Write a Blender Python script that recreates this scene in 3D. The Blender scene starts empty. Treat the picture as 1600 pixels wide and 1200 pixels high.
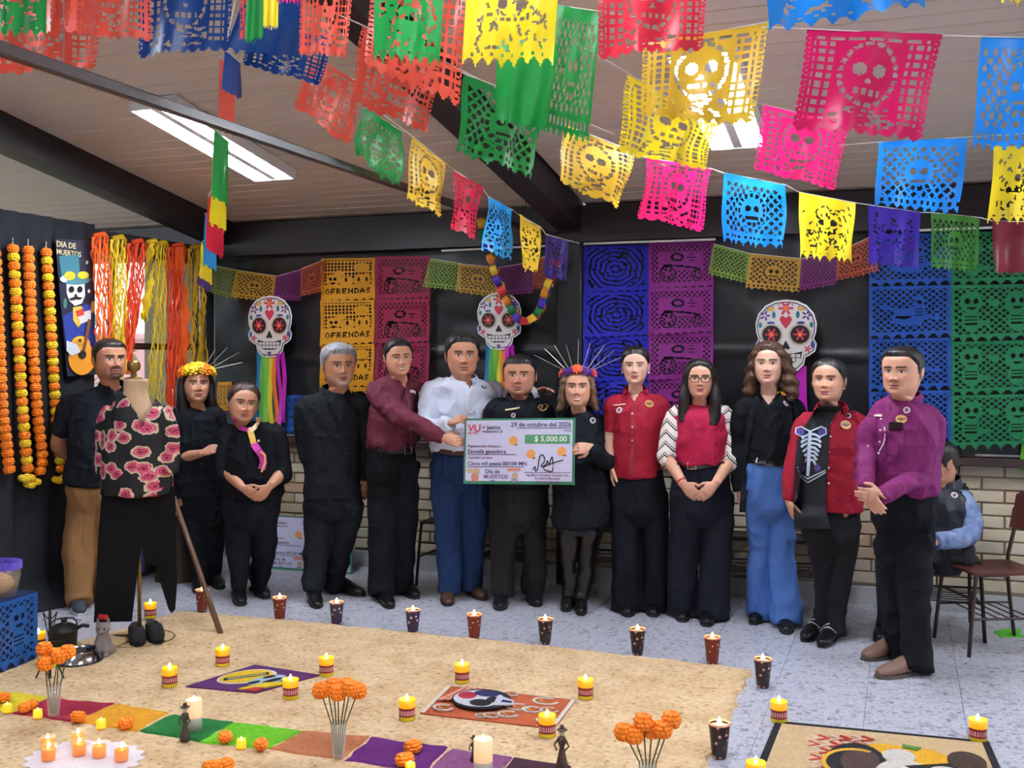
import bpy, math, random
import numpy as np
from mathutils import Vector, Matrix
from mathutils.bvhtree import BVHTree
PI = math.pi
random.seed(7); RNG = np.random.default_rng(11)
scene = bpy.context.scene
COL = scene.collection

# ---------------------------------------------------------------- camera, light, exposure
F, CX, CY, H = 1650.0, 800.0, 560.0, 1.6          # focal length (px), principal column, horizon row, eye height
YAW = math.radians(20.3)
FWD = Vector((-math.sin(YAW), math.cos(YAW), 0)); RGT = Vector((math.cos(YAW), math.sin(YAW), 0)); UP = Vector((0, 0, 1))
cam_d = bpy.data.cameras.new('camera'); cam = bpy.data.objects.new('camera', cam_d); COL.objects.link(cam)
cam.location = (0, 0, H); cam.rotation_euler = (PI/2, 0, YAW)
cam_d.sensor_width = 36; cam_d.lens = 36*F/1600; cam_d.shift_y = -(600-CY)/1600; cam_d.clip_start = 0.05
scene.camera = cam
world = bpy.data.worlds.new('world'); scene.world = world; world.use_nodes = True
wn = world.node_tree; wn.nodes.clear()
wb = wn.nodes.new('ShaderNodeBackground'); wo = wn.nodes.new('ShaderNodeOutputWorld')
wb.inputs[0].default_value = (0.80, 0.88, 1.0, 1); wb.inputs[1].default_value = 0.8
wn.links.new(wb.outputs[0], wo.inputs[0])
vs = scene.view_settings
vs.view_transform = 'Standard'; vs.look = 'None'; vs.gamma = 1.0; vs.use_curve_mapping = False
vs.exposure = 1.9
TUBE_POWER = 34.0                                   # emission of the fluorescent tubes (lamps are built below)

# ---------------------------------------------------------------- projection helpers: photo pixel -> point in the place
def W(px, py, t): return FWD*t + RGT*((px-CX)/F*t) + Vector((0, 0, H + (CY-py)/F*t))
def ray(px): return FWD + RGT*((px-CX)/F)
def G(px, py, z=0.0): return W(px, py, (H-z)*F/(py-CY))
def onY(px, py, Y): return W(px, py, Y/ray(px).y)
def onX(px, py, X): return W(px, py, X/ray(px).x)
def depth_of(p): return Vector((p[0], p[1], 0)).dot(FWD)

# ---------------------------------------------------------------- materials
def lin(c):
    f = lambda v: (v/255)/12.92 if v/255 <= 0.04045 else ((v/255+0.055)/1.055)**2.4
    return (f(c[0]), f(c[1]), f(c[2]), 1.0)
MATS = {}
class NT:
    def __init__(s, m): s.t = m.node_tree; s.n = s.t.nodes; s.l = s.t.links
    def new(s, k, **kw):
        o = s.n.new(k)
        for a, b in kw.items(): setattr(o, a, b)
        return o
    def link(s, a, b): s.l.new(a, b)
    def math(s, op, a, b=None, c=None):
        o = s.n.new('ShaderNodeMath'); o.operation = op
        for i, v in enumerate((a, b, c)):
            if v is None: continue
            if hasattr(v, 'links'): s.l.new(v, o.inputs[i])
            else: o.inputs[i].default_value = v
        return o.outputs[0]
    def ramp(s, fac, stops, interp='LINEAR'):
        r = s.n.new('ShaderNodeValToRGB'); r.color_ramp.interpolation = interp
        e = r.color_ramp.elements
        while len(e) < len(stops): e.new(0.5)
        for k, (p, c) in enumerate(stops): e[k].position = p; e[k].color = lin(c)
        s.l.new(fac, r.inputs[0]); return r.outputs[0]
    def mix(s, fac, a, b):
        m = s.n.new('ShaderNodeMix'); m.data_type = 'RGBA'
        for v, i in ((fac, 0), (a, 6), (b, 7)):
            if hasattr(v, 'links'): s.l.new(v, m.inputs[i])
            else: m.inputs[i].default_value = v
        return m.outputs[2]
def mat(name, col, rough=0.6, metal=0.0, var=None, bump=None, spec=0.5, emit=None, trans=0.0, coat=0.0, stretch=None, sheen=0.0, alpha=1.0):
    """var=(scale, other colour, amount); bump=(scale, strength); stretch=(x,y,z) scale of the coordinates"""
    if name in MATS: return MATS[name]
    m = bpy.data.materials.new(name); m.use_nodes = True; t = NT(m); p = t.n['Principled BSDF']
    p.inputs['Base Color'].default_value = lin(col); p.inputs['Roughness'].default_value = rough
    p.inputs['Metallic'].default_value = metal; p.inputs['Specular IOR Level'].default_value = spec
    p.inputs['Coat Weight'].default_value = coat
    if sheen: p.inputs['Sheen Weight'].default_value = sheen
    if trans: p.inputs['Transmission Weight'].default_value = trans
    if alpha < 1: p.inputs['Alpha'].default_value = alpha
    if var or bump:
        co = t.new('ShaderNodeTexCoord'); mp = t.new('ShaderNodeMapping'); t.link(co.outputs['Object'], mp.inputs[0])
        if stretch: mp.inputs['Scale'].default_value = stretch
    if var:
        n = t.new('ShaderNodeTexNoise'); n.inputs['Scale'].default_value = var[0]; n.inputs['Detail'].default_value = 5
        t.link(mp.outputs[0], n.inputs[0])
        r = t.ramp(n.outputs[0], [(0.5-var[2]/2, col), (0.5+var[2]/2, var[1])]); t.link(r, p.inputs['Base Color'])
    if bump:
        n = t.new('ShaderNodeTexNoise'); n.inputs['Scale'].default_value = bump[0]; n.inputs['Detail'].default_value = 6
        t.link(mp.outputs[0], n.inputs[0]); b = t.new('ShaderNodeBump'); b.inputs['Strength'].default_value = bump[1]
        b.inputs['Distance'].default_value = 0.01
        t.link(n.outputs[0], b.inputs['Height']); t.link(b.outputs[0], p.inputs['Normal'])
    if emit: p.inputs['Emission Color'].default_value = lin(emit[0]); p.inputs['Emission Strength'].default_value = emit[1]
    MATS[name] = m; return m
def paper(name, col, gloss=0.35, thru=0.45):
    """thin coloured plastic or tissue paper: part of the light comes through"""
    if name in MATS: return MATS[name]
    m = bpy.data.materials.new(name); m.use_nodes = True; t = NT(m); p = t.n['Principled BSDF']
    p.inputs['Base Color'].default_value = lin(col); p.inputs['Roughness'].default_value = gloss
    tr = t.new('ShaderNodeBsdfTranslucent'); tr.inputs[0].default_value = lin(col)
    mx = t.new('ShaderNodeMixShader'); mx.inputs[0].default_value = thru
    t.link(p.outputs[0], mx.inputs[1]); t.link(tr.outputs[0], mx.inputs[2]); t.link(mx.outputs[0], t.n['Material Output'].inputs[0])
    MATS[name] = m; return m
def attr_mat(name, rough=0.5, bump=None, sss=0.0):
    if name in MATS: return MATS[name]
    m = bpy.data.materials.new(name); m.use_nodes = True; t = NT(m); p = t.n['Principled BSDF']
    a = t.new('ShaderNodeAttribute'); a.attribute_name = 'Col'; t.link(a.outputs['Color'], p.inputs['Base Color'])
    p.inputs['Roughness'].default_value = rough
    if bump:
        co = t.new('ShaderNodeTexCoord'); n = t.new('ShaderNodeTexNoise'); n.inputs['Scale'].default_value = bump[0]
        t.link(co.outputs['Object'], n.inputs[0]); b = t.new('ShaderNodeBump'); b.inputs['Strength'].default_value = bump[1]; b.inputs['Distance'].default_value = 0.004
        t.link(n.outputs[0], b.inputs['Height']); t.link(b.outputs[0], p.inputs['Normal'])
    MATS[name] = m; return m

# ---------------------------------------------------------------- mesh builder
class MB:
    def __init__(s): s.v = []; s.f = []; s.mi = []
    def add(s, v, f, mi=0):
        o = len(s.v); s.v.extend([tuple(p) for p in v]); s.f.extend([tuple(i+o for i in q) for q in f]); s.mi.extend([mi]*len(f)); return s
    def box(s, c, d, rot=None, mi=0):
        c = Vector(c); x, y, z = d[0]/2, d[1]/2, d[2]/2
        v = [Vector((sx*x, sy*y, sz*z)) for sz in (-1, 1) for sy in (-1, 1) for sx in (-1, 1)]
        if rot is not None: v = [rot @ p for p in v]
        return s.add([p+c for p in v], [(0,2,3,1),(4,5,7,6),(0,1,5,4),(2,6,7,3),(0,4,6,2),(1,3,7,5)], mi)
    def bbox(s, c, d, r=0.006, mi=0):
        """box with chamfered edges"""
        c = Vector(c); h = [k/2 for k in d]; r = min(r, *[k*0.45 for k in h]); v = []; idx = {}
        for a in range(3):
            for sx in (-1, 1):
                for sy in (-1, 1):
                    for sz in (-1, 1):
                        q = [sx*(h[0]-r), sy*(h[1]-r), sz*(h[2]-r)]; q[a] = (sx, sy, sz)[a]*h[a]
                        idx[(a, sx, sy, sz)] = len(v); v.append(c+Vector(q))
        f = []; S = (-1, 1)
        for sg in S:
            f.append([idx[(0, sg, a, b)] for a, b in ((-1,-1),(1,-1),(1,1),(-1,1))][::sg])
            f.append([idx[(1, a, sg, b)] for a, b in ((-1,-1),(-1,1),(1,1),(1,-1))][::sg])
            f.append([idx[(2, a, b, sg)] for a, b in ((-1,-1),(1,-1),(1,1),(-1,1))][::sg])
        for a in S:
            for b in S:
                f.append([idx[(0,a,b,-1)], idx[(0,a,b,1)], idx[(1,a,b,1)], idx[(1,a,b,-1)]][::a*b])
                f.append([idx[(0,a,-1,b)], idx[(2,a,-1,b)], idx[(2,a,1,b)], idx[(0,a,1,b)]][::a*b])
                f.append([idx[(1,-1,a,b)], idx[(1,1,a,b)], idx[(2,1,a,b)], idx[(2,-1,a,b)]][::a*b])
                for e in S: f.append([idx[(0,a,b,e)], idx[(1,a,b,e)], idx[(2,a,b,e)]][::a*b*e])
        return s.add(v, f, mi)
    def tube(s, pts, rad, ref=None, n=8, caps=True, mi=0, smooth=0):
        pts = [Vector(p) for p in pts]
        if not isinstance(rad, (list, tuple)): rad = [rad]*len(pts)
        rad = [(r, r) if not isinstance(r, (tuple, list)) else r for r in rad]
        if smooth and len(pts) > 2: pts, rad = resample(pts, rad, smooth)
        v = []; f = []; m = len(pts); last = None
        for i, p in enumerate(pts):
            t = (pts[min(i+1, m-1)]-pts[max(i-1, 0)])
            if t.length < 1e-9: t = Vector((0, 0, 1))
            t.normalize()
            rf = Vector(ref) if ref is not None else (last if last is not None else (Vector((1, 0, 0)) if abs(t.x) < 0.8 else Vector((0, 1, 0))))
            a = rf - t*rf.dot(t)
            if a.length < 1e-6: a = t.orthogonal()
            a.normalize(); last = a; b = t.cross(a)
            for k in range(n):
                w = 2*PI*k/n; v.append(p + a*(rad[i][0]*math.cos(w)) + b*(rad[i][1]*math.sin(w)))
        for i in range(m-1):
            for k in range(n): f.append((i*n+k, i*n+(k+1)%n, (i+1)*n+(k+1)%n, (i+1)*n+k))
        if caps:
            v.append(pts[0]); v.append(pts[-1]); c0, c1 = len(v)-2, len(v)-1
            for k in range(n): f.append((c0, (k+1)%n, k)); f.append((c1, (m-1)*n+k, (m-1)*n+(k+1)%n))
        return s.add(v, f, mi)
    def lathe(s, prof, c=(0, 0, 0), n=20, mi=0, axis=None):
        """prof: (radius, height) from bottom to top"""
        c = Vector(c); v = []; f = []; m = len(prof)
        for r, z in prof:
            for k in range(n): w = 2*PI*k/n; v.append(Vector((r*math.cos(w), r*math.sin(w), z)))
        if axis is not None: v = [axis @ p for p in v]
        for i in range(m-1):
            for k in range(n): f.append((i*n+k, i*n+(k+1)%n, (i+1)*n+(k+1)%n, (i+1)*n+k))
        return s.add([p+c for p in v], f, mi)
    def ball(s, c, r, n=10, m=7, mi=0, rot=None, jag=0.0):
        r = (r, r, r) if not isinstance(r, (tuple, list)) else r; c = Vector(c); v = []; f = []
        for i in range(m+1):
            for k in range(n):
                a = PI*i/m; w = 2*PI*k/n; q = 1+jag*math.sin(5*w+3*i)*math.sin(a)*(1 if (i+k) % 2 else -1)
                p = Vector((r[0]*math.sin(a)*math.cos(w)*q, r[1]*math.sin(a)*math.sin(w)*q, -r[2]*math.cos(a)*q))
                v.append((rot @ p if rot is not None else p)+c)
        for i in range(m):
            for k in range(n): f.append((i*n+k, i*n+(k+1)%n, (i+1)*n+(k+1)%n, (i+1)*n+k))
        return s.add(v, f, mi)
    def prism(s, poly, o, ex, ey, th, mi=0):
        """flat outline (list of 2D points) placed at o with axes ex, ey and thickness th along ex x ey"""
        o, ex, ey = Vector(o), Vector(ex), Vector(ey); nz = ex.cross(ey).normalized()*th; n = len(poly)
        v = [o+ex*a+ey*b for a, b in poly]; v += [p+nz for p in v]
        f = [tuple(range(n-1, -1, -1)), tuple(range(n, 2*n))]+[(i, (i+1)%n, n+(i+1)%n, n+i) for i in range(n)]
        return s.add(v, f, mi)
    def build(s, name, m=None, parent=None, org=None, smooth=False, local=False, attr=None):
        return obj(name, s.v, s.f, m, parent, org, smooth, local, s.mi, attr)
def resample(pts, rad, k):
    P = []; R = []; m = len(pts)
    for i in range(m-1):
        p0, p1, p2, p3 = pts[max(i-1, 0)], pts[i], pts[i+1], pts[min(i+2, m-1)]
        r0, r1, r2, r3 = rad[max(i-1, 0)], rad[i], rad[i+1], rad[min(i+2, m-1)]
        for j in range(k):
            t = j/k; a = -t+2*t*t-t**3; b = 2-5*t*t+3*t**3; c = t+4*t*t-3*t**3; d = -t*t+t**3
            P.append((p0*a+p1*b+p2*c+p3*d)*0.5); R.append(tuple(max(0.001, (r0[q]*a+r1[q]*b+r2[q]*c+r3[q]*d)*0.5) for q in (0, 1)))
    P.append(pts[-1]); R.append(rad[-1]); return P, R
ORG = {}
def obj(name, v, f, m=None, parent=None, org=None, smooth=False, local=False, mi=None, attr=None):
    v = np.asarray([tuple(p) for p in v] if not isinstance(v, np.ndarray) else v, dtype=float)
    if local: o = Vector((0, 0, 0)) if org is None else Vector(org)
    elif parent is not None: o = Vector(ORG[parent.name])
    elif org is not None: o = Vector(org)
    else: o = Vector(((v[:, 0].min()+v[:, 0].max())/2, (v[:, 1].min()+v[:, 1].max())/2, v[:, 2].min()))
    if not local: v = v-np.array(o)
    me = bpy.data.meshes.new(name); me.from_pydata(v.tolist(), [], [tuple(int(i) for i in q) for q in f])
    if m is not None:
        for k in (m if isinstance(m, (list, tuple)) else [m]): me.materials.append(k)
        if isinstance(m, (list, tuple)) and mi is not None: me.polygons.foreach_set('material_index', np.array(mi, dtype=np.int32))
    if smooth: me.polygons.foreach_set('use_smooth', [True]*len(me.polygons))
    if attr is not None:
        a = me.color_attributes.new('Col', 'FLOAT_COLOR', 'POINT'); a.data.foreach_set('color', np.asarray(attr, dtype=np.float32).ravel())
    me.update()
    ob = bpy.data.objects.new(name, me); COL.objects.link(ob)
    if parent is not None: ob.parent = parent; ORG[ob.name] = ORG.get(parent.name, o)
    else: ob.location = o; ORG[ob.name] = tuple(o)
    return ob
def tag(o, label, cat, group=None, kind=None):
    if label: o['label'] = label
    if cat: o['category'] = cat
    if group: o['group'] = group
    if kind: o['kind'] = kind
    return o
def struct(o): o['kind'] = 'structure'; return o
def empty(name, loc, label=None, cat=None, group=None):
    e = bpy.data.objects.new(name, None); COL.objects.link(e); e.location = loc; e.empty_display_size = 0.05
    ORG[e.name] = tuple(loc); tag(e, label, cat, group); return e
def copy_tree(o, loc=None, rz=None, label=None, group=None, parent=None):
    c = o.copy(); COL.objects.link(c); c.parent = parent
    if loc is not None: c.location = loc; ORG[c.name] = tuple(loc)
    if rz is not None: c.rotation_euler = (0, 0, rz)
    if label: c['label'] = label
    if group: c['group'] = group
    for ch in list(o.children): copy_tree(ch, parent=c)
    return c
def text(s, size, m, o, ex, ey, parent, name='lettering', th=0.001, align='LEFT'):
    """flat print as thin letters; o = baseline start, ex/ey = directions"""
    cu = bpy.data.curves.new(name, 'FONT'); cu.body = s; cu.size = size; cu.extrude = th; cu.align_x = align; cu.resolution_u = 2; cu.offset = size*.012
    ob = bpy.data.objects.new(name, cu); COL.objects.link(ob)
    dg = bpy.context.evaluated_depsgraph_get(); dg.update(); me = bpy.data.meshes.new_from_object(ob.evaluated_get(dg))
    COL.objects.unlink(ob); bpy.data.objects.remove(ob); bpy.data.curves.remove(cu)
    ex, ey = Vector(ex).normalized(), Vector(ey).normalized(); nz = ex.cross(ey)
    v = [Vector(o)+ex*p.co.x+ey*p.co.y+nz*p.co.z for p in me.vertices]; f = [tuple(q.vertices) for q in me.polygons]
    bpy.data.meshes.remove(me); return obj(name, v, f, m, parent)
def vnoise(P, scale, seed=0):
    """smooth value noise on an array of points"""
    q = np.asarray(P, dtype=float)*np.asarray(scale)+seed*17.31; i = np.floor(q).astype(np.int64); f = q-i; f = f*f*(3-2*f)
    def h(a, b, c):
        n = (a*73856093) ^ (b*19349663) ^ (c*83492791); n = (n ^ (n >> 13))*1274126177; return ((n & 0xffff)/65535.0)*2-1
    r = 0
    for dx in (0, 1):
        for dy in (0, 1):
            for dz in (0, 1):
                w = (f[:, 0] if dx else 1-f[:, 0])*(f[:, 1] if dy else 1-f[:, 1])*(f[:, 2] if dz else 1-f[:, 2])
                r = r+w*h(i[:, 0]+dx, i[:, 1]+dy, i[:, 2]+dz)
    return r
def sgrid(fn, nu, nv):
    """grid surface from fn(u, v) -> point"""
    v = [fn(a/nu, b/nv) for b in range(nv+1) for a in range(nu+1)]
    f = [(b*(nu+1)+a, b*(nu+1)+a+1, (b+1)*(nu+1)+a+1, (b+1)*(nu+1)+a) for b in range(nv) for a in range(nu)]
    return v, f
# ================================================================ THE ROOM
YW, XL = 7.25, -5.30                 # back wall, left wall
SL = 0.168                            # roof slope
def zc(y): return 2.675+SL*(YW-y)
m_ceil = mat('ceiling_plank', (214, 200, 188), 0.45, var=(1.2, (204, 190, 178), 0.8), stretch=(0.4, 3, 3))
m_dark = mat('dark_steel_beam', (42, 37, 42), 0.42, var=(3, (34, 30, 35), 0.6))
m_wall = mat('cream_wall', (225, 215, 195), 0.8, var=(2, (215, 205, 185), 0.6))
def floor_material():
    m = bpy.data.materials.new('terrazzo'); m.use_nodes = True; t = NT(m); p = t.n['Principled BSDF']
    co = t.new('ShaderNodeNewGeometry')
    mp = t.new('ShaderNodeMapping'); t.link(co.outputs['Position'], mp.inputs[0]); mp.inputs['Scale'].default_value = (1, 1, 1)
    v = t.new('ShaderNodeTexVoronoi'); v.inputs['Scale'].default_value = 42; t.link(mp.outputs[0], v.inputs[0])
    n = t.new('ShaderNodeTexNoise'); n.inputs['Scale'].default_value = 60; n.inputs['Detail'].default_value = 3; t.link(mp.outputs[0], n.inputs[0])
    chip = t.ramp(v.outputs['Color'], [(0.0, (80, 86, 104)), (0.16, (150, 154, 168)), (0.30, (206, 208, 218)), (1.0, (226, 226, 232))])
    grain = t.ramp(n.outputs[0], [(0.30, (120, 124, 140)), (0.44, (215, 216, 224)), (1.0, (236, 236, 240))])
    mx = t.new('ShaderNodeMix'); mx.data_type = 'RGBA'; mx.blend_type = 'MULTIPLY'; mx.inputs[0].default_value = 0.85
    t.link(grain, mx.inputs[6]); t.link(chip, mx.inputs[7]); t.link(mx.outputs[2], p.inputs['Base Color'])
    p.inputs['Roughness'].default_value = 0.32; return m
m_floor = floor_material()
m_joint = mat('tile_joint', (184, 184, 192), 0.8)
fl = struct(MB().box((-0.4, -0.4, -0.06), (11.0, 15.6, 0.10)).build("floor", m_joint, org=(0, 0, -0.01)))
ts = 0.42; tb = MB().bbox((0, 0, -0.005), (ts-0.002, ts-0.002, 0.01), 0.0006); tile0 = None
for j in range(11):
    for i in range(20):
        x, y = XL+0.1+ts*(i+0.5), YW-ts*(j+0.5)
        if x > 2.9 or (j > 3 and -4.6 < x < -1.5 and j > 4): continue
        if tile0 is None: tile0 = tb.build('tile', m_floor, fl, local=True); c = tile0
        else: c = tile0.copy(); COL.objects.link(c)
        c.parent = fl; c.location = (x, y, 0.01)
near = MB().box((-0.4, (-8.2+YW-11*ts)/2, -0.005), (11.0, YW-11*ts+8.2, 0.01)).box((4.0, 4.94, -0.005), (2.2, 4.62, 0.01)).box((-3.0, 3.9, -0.005), (3.4, 2.6, 0.0099))
near.build('tile_field', m_floor, fl)['kind'] = 'stuff'

# ceiling: planks run along the wall; each bay between the rafters has its own boards
cl = struct(MB().add([(-9.5, YW+0.3, zc(YW+0.3)+0.05), (5.2, YW+0.3, zc(YW+0.3)+0.05), (5.2, -1, zc(-1)+0.05), (-9.5, -1, zc(-1)+0.05),
      (-9.5, YW+0.3, zc(YW+0.3)+0.15), (5.2, YW+0.3, zc(YW+0.3)+0.15), (5.2, -1, zc(-1)+0.15), (-9.5, -1, zc(-1)+0.15)],
      [(0,1,2,3),(7,6,5,4),(0,4,5,1),(1,5,6,2),(2,6,7,3),(3,7,4,0)]).build('ceiling', m_ceil, org=(0, 0, 2.7)))
ang = math.atan(SL); pw = 0.125
for bay, (x0, x1) in enumerate(((-9.4, -5.22), (-5.05, -2.31), (-2.11, 0.78), (0.98, 5.1))):
    pm = MB().bbox((0, 0, 0), (x1-x0-0.004, pw-0.006, 0.016), 0.004); first = None
    for k in range(34):
        y = YW+0.1-(k+0.5)*pw*math.cos(ang)
        if y < (3.0 if bay in (1, 2) else 4.6): break
        if first is None: first = pm.build('plank', m_ceil, cl, local=True); c = first
        else: c = first.copy(); COL.objects.link(c)
        c.parent = cl; c.location = Vector(((x0+x1)/2, y, zc(y)+0.012))-Vector(ORG[cl.name]); c.rotation_euler = (-ang, 0, 0)
MB().add([(-9.5, -1, zc(-1)), (5.2, -1, zc(-1)), (5.2, -8.2, 2.8), (-9.5, -8.2, 2.8)], [(0, 1, 2, 3)]).build('ceiling_rear_slope', m_ceil, cl)
def rafter(x, name):
    y0, y1 = YW-0.05, -1.0; v = []
    for y in (y0, y1):
        for dx in (-0.085, 0.085):
            for dz in (0.03, -0.19): v.append((x+dx, y, zc(y)+dz))
    return struct(MB().add(v, [(0,1,3,2),(4,6,7,5),(0,4,5,1),(2,3,7,6),(0,2,6,4),(1,5,7,3)]).build(name, m_dark))
rafter(-5.135, 'trim_1'); rafter(-2.21, 'trim_2'); rafter(0.88, 'trim_3')
struct(MB().box((-2.1, YW-0.02, 2.545), (14.6, 0.2, 0.26)).box((-2.1, YW-0.13, 2.44), (6.2, 0.05, 0.05)).build('trim_4', m_dark))      # beam over the windows
struct(MB().bbox((-2.21, YW-0.03, 1.25), (0.19, 0.2, 2.5), 0.012).build('trim_5', mat('black_column', (24, 26, 32), 0.35)))

# back wall: brick apron under the covered windows
m_mortar = mat('mortar', (176, 166, 150), 0.9)
wb_ = struct(MB().box((-2.0, YW+0.075, 0.5), (8.2, 0.13, 1.0)).box((-2.0, YW+0.2, 1.7), (8.2, 0.1, 1.6)).build('wall_back', m_mortar, org=(0, YW, 0)))
BR = [mat('brick_%s' % n, c, 0.75, var=(9, d, 0.8), bump=(40, 0.25)) for n, c, d in
      (('cream', (208, 196, 172), (196, 182, 158)), ('buff', (200, 186, 160), (186, 172, 148)), ('grey', (204, 194, 176), (190, 180, 164)), ('rose', (196, 170, 146), (184, 158, 136)))]
bw, bh = 0.262, 0.08
protos = [MB().bbox((0, 0, 0), (bw-0.012, 0.03, bh-0.011), 0.004) for _ in BR]; pob = [None]*4
for r in range(10):
    for k in range(29):
        x = XL+bw*(k+0.5+(0.5 if r % 2 else 0.0)); q = random.choice((0, 0, 1, 1, 2, 2, 3)); z = 0.135+bh*(r+0.5)
        if pob[q] is None: pob[q] = protos[q].build('brick', BR[q], wb_, local=True); c = pob[q]
        else: c = pob[q].copy(); COL.objects.link(c)
        c.parent = wb_; c.location = (x, 0.002+random.uniform(-0.003, 0.003), z)
struct(MB().bbox((-2.0, YW-0.006, 0.055), (8.2, 0.03, 0.125), 0.004).build('baseboard_back', mat('grey_tile_skirting', (188, 188, 190), 0.45, var=(6, (172, 172, 176), 0.7))))
m_frame = mat('brown_window_frame', (58, 44, 42), 0.45)
m_alu = mat('aluminium_edge', (190, 190, 195), 0.3, metal=0.8)
for k, (x0, x1) in enumerate(((-5.25, -2.31), (-2.11, 1.95))):
    w = struct(MB().bbox(((x0+x1)/2, YW-0.05, 0.955), (x1-x0, 0.14, 0.05), 0.006).box(((x0+x1)/2, YW+0.05, 1.0), (x1-x0, 0.06, 0.04)).box(((x0+x1)/2, YW+0.05, 2.4), (x1-x0, 0.06, 0.04))
        .box((x0+0.02, YW+0.05, 1.7), (0.04, 0.06, 1.4)).box((x1-0.02, YW+0.05, 1.7), (0.04, 0.06, 1.4)).build('window_%d' % (k+1), m_frame))
    MB().box(((x0+x1)/2, YW-0.035, 0.995), (x1-x0, 0.02, 0.014)).build('sill_edge', m_alu, w)
m_black = mat('black_plastic_sheet', (26, 28, 34), 0.38, var=(2.5, (20, 22, 28), 0.7), bump=(5, 0.5))
def sheet(x0, x1, label, seed):
    nu, nv = 64, 44; P = np.array([(x0+(x1-x0)*a/nu, 0, 0.99+1.44*b/nv) for b in range(nv+1) for a in range(nu+1)])
    d = vnoise(P, (3.1, 1, 2.2), seed)*0.012+np.abs(vnoise(P, (5, 1, 3.3), seed+3))*0.02+vnoise(P, (11, 1, 6), seed+5)*0.005
    fold = np.exp(-((P[:, 2]-(1.62+0.03*np.sin(P[:, 0]*2+seed)))/0.02)**2)*0.018
    P[:, 1] = YW-0.035-d-fold; f = [(b*(nu+1)+a, b*(nu+1)+a+1, (b+1)*(nu+1)+a+1, (b+1)*(nu+1)+a) for b in range(nv) for a in range(nu)]
    return tag(obj('plastic_sheet', P, f, m_black, smooth=True), label, 'plastic sheet', 'black sheets over the windows')
sheet(-5.24, -2.32, 'black plastic sheet over the window left of the dark column', 1)
sheet(-2.10, 1.95, 'black plastic sheet over the window right of the dark column', 4)
# white curtain rails above the sheets
for a, b, lb in (((690, 392), (858, 384), 'white curtain rail left of the dark column'), ((912, 381), (1118, 374), 'white curtain rail over the blue paper banner'), ((1436, 360), (1640, 352), 'white curtain rail over the green paper banner')):
    p, q = onY(*a, YW-0.16), onY(*b, YW-0.16)
    tag(MB().tube([p, q], 0.008, n=8).build('curtain_rail', mat('white_rail', (220, 220, 222), 0.35)), lb, 'rail', 'curtain rails')

# left wall with an open window, black cloth below and beside it
wl = struct(MB().box((XL-0.07, 2.0, 1.25), (0.14, 7.6, 2.5)).box((XL-0.07, 6.5, 0.45), (0.14, 1.5, 0.9)).box((XL-0.07, 7.23, 1.25), (0.14, 0.1, 2.5)).box((XL-0.07, 6.5, 2.46), (0.14, 1.5, 0.09)).build('wall_left', mat('dark_left_wall', (40, 40, 46), 0.8)))
w3 = struct(MB().box((XL-0.06, 6.5, 1.69), (0.05, 1.4, 0.05)).box((XL-0.06, 6.5, 0.93), (0.06, 1.4, 0.05)).box((XL-0.06, 6.5, 2.38), (0.06, 1.4, 0.05)).box((XL-0.06, 6.15, 1.65), (0.05, 0.03, 1.5)).box((XL-0.06, 6.85, 1.65), (0.05, 0.03, 1.5)).build('window_3', m_frame))
m_glass = mat('window_glass', (235, 245, 240), 0.03, trans=1.0, spec=0.3)
for y0, y1 in ((5.82, 6.13), (6.17, 6.83), (6.87, 7.17)):
    for z0, z1 in ((0.96, 1.66), (1.72, 2.35)): MB().box((XL-0.06, (y0+y1)/2, (z0+z1)/2), (0.004, y1-y0, z1-z0)).build('pane', m_glass, w3)
struct(MB().box((5.12, -0.4, 2.2), (0.14, 15.6, 4.5)).build('wall_right', m_wall)); struct(MB().box((-0.4, -8.2, 2.2), (11, 0.14, 4.5)).build('wall_rear', m_wall))
struct(MB().box((XL-0.07, -5.0, 1.25), (0.14, 6.4, 2.5)).build('wall_left_rear', m_wall))
# what the open window looks out on
struct(MB().box((-16, 6, -0.08), (21, 30, 0.1)).build('ground_outside', mat('courtyard_ground', (170, 165, 150), 0.9)))
tag(MB().box((-11.5, 12, 0.95), (0.2, 12, 1.9)).bbox((-11.5, 12, 1.95), (0.34, 12, 0.12), 0.02).build('garden_wall', mat('pink_plaster', (214, 160, 160), 0.85)), 'pale pink courtyard wall seen through the fringed window', 'wall')
def bush(p, r, label, nl=420):
    e = empty('shrub', p, label, 'shrub', 'shrubs outside the window'); mb = MB(); st = MB()
    for k in range(6):
        a = k*1.05; st.tube([Vector((0, 0, 0))+Vector(p), Vector(p)+Vector((math.cos(a)*r*0.4, math.sin(a)*r*0.4, r*1.2))], [0.03, 0.012], n=5)
    for _ in range(nl):
        d = Vector((random.gauss(0, 1), random.gauss(0, 1), random.gauss(0, 1))).normalized()*r*random.uniform(0.5, 1); c = Vector(p)+Vector((0, 0, r*1.25))+d
        u = Vector((random.gauss(0, 1), random.gauss(0, 1), random.gauss(0, 1))).normalized()*0.1; w = u.orthogonal().normalized()*0.045
        mb.add([c-u, c+w, c+u, c-w], [(0, 1, 2, 3)])
    mb.build('foliage', mat('leaf_green', (92, 122, 70), 0.6, var=(3, (130, 150, 100), 0.8)), e)['kind'] = 'stuff'; st.build('stems', mat('bark', (90, 74, 60), 0.9), e)
bush((-9.2, 9.6, -0.03), 1.0, 'leafy green shrub outside the window, nearer the corner'); bush((-8.4, 8.0, -0.03), 0.8, 'leafy green shrub outside the window, nearer the poster')

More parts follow.
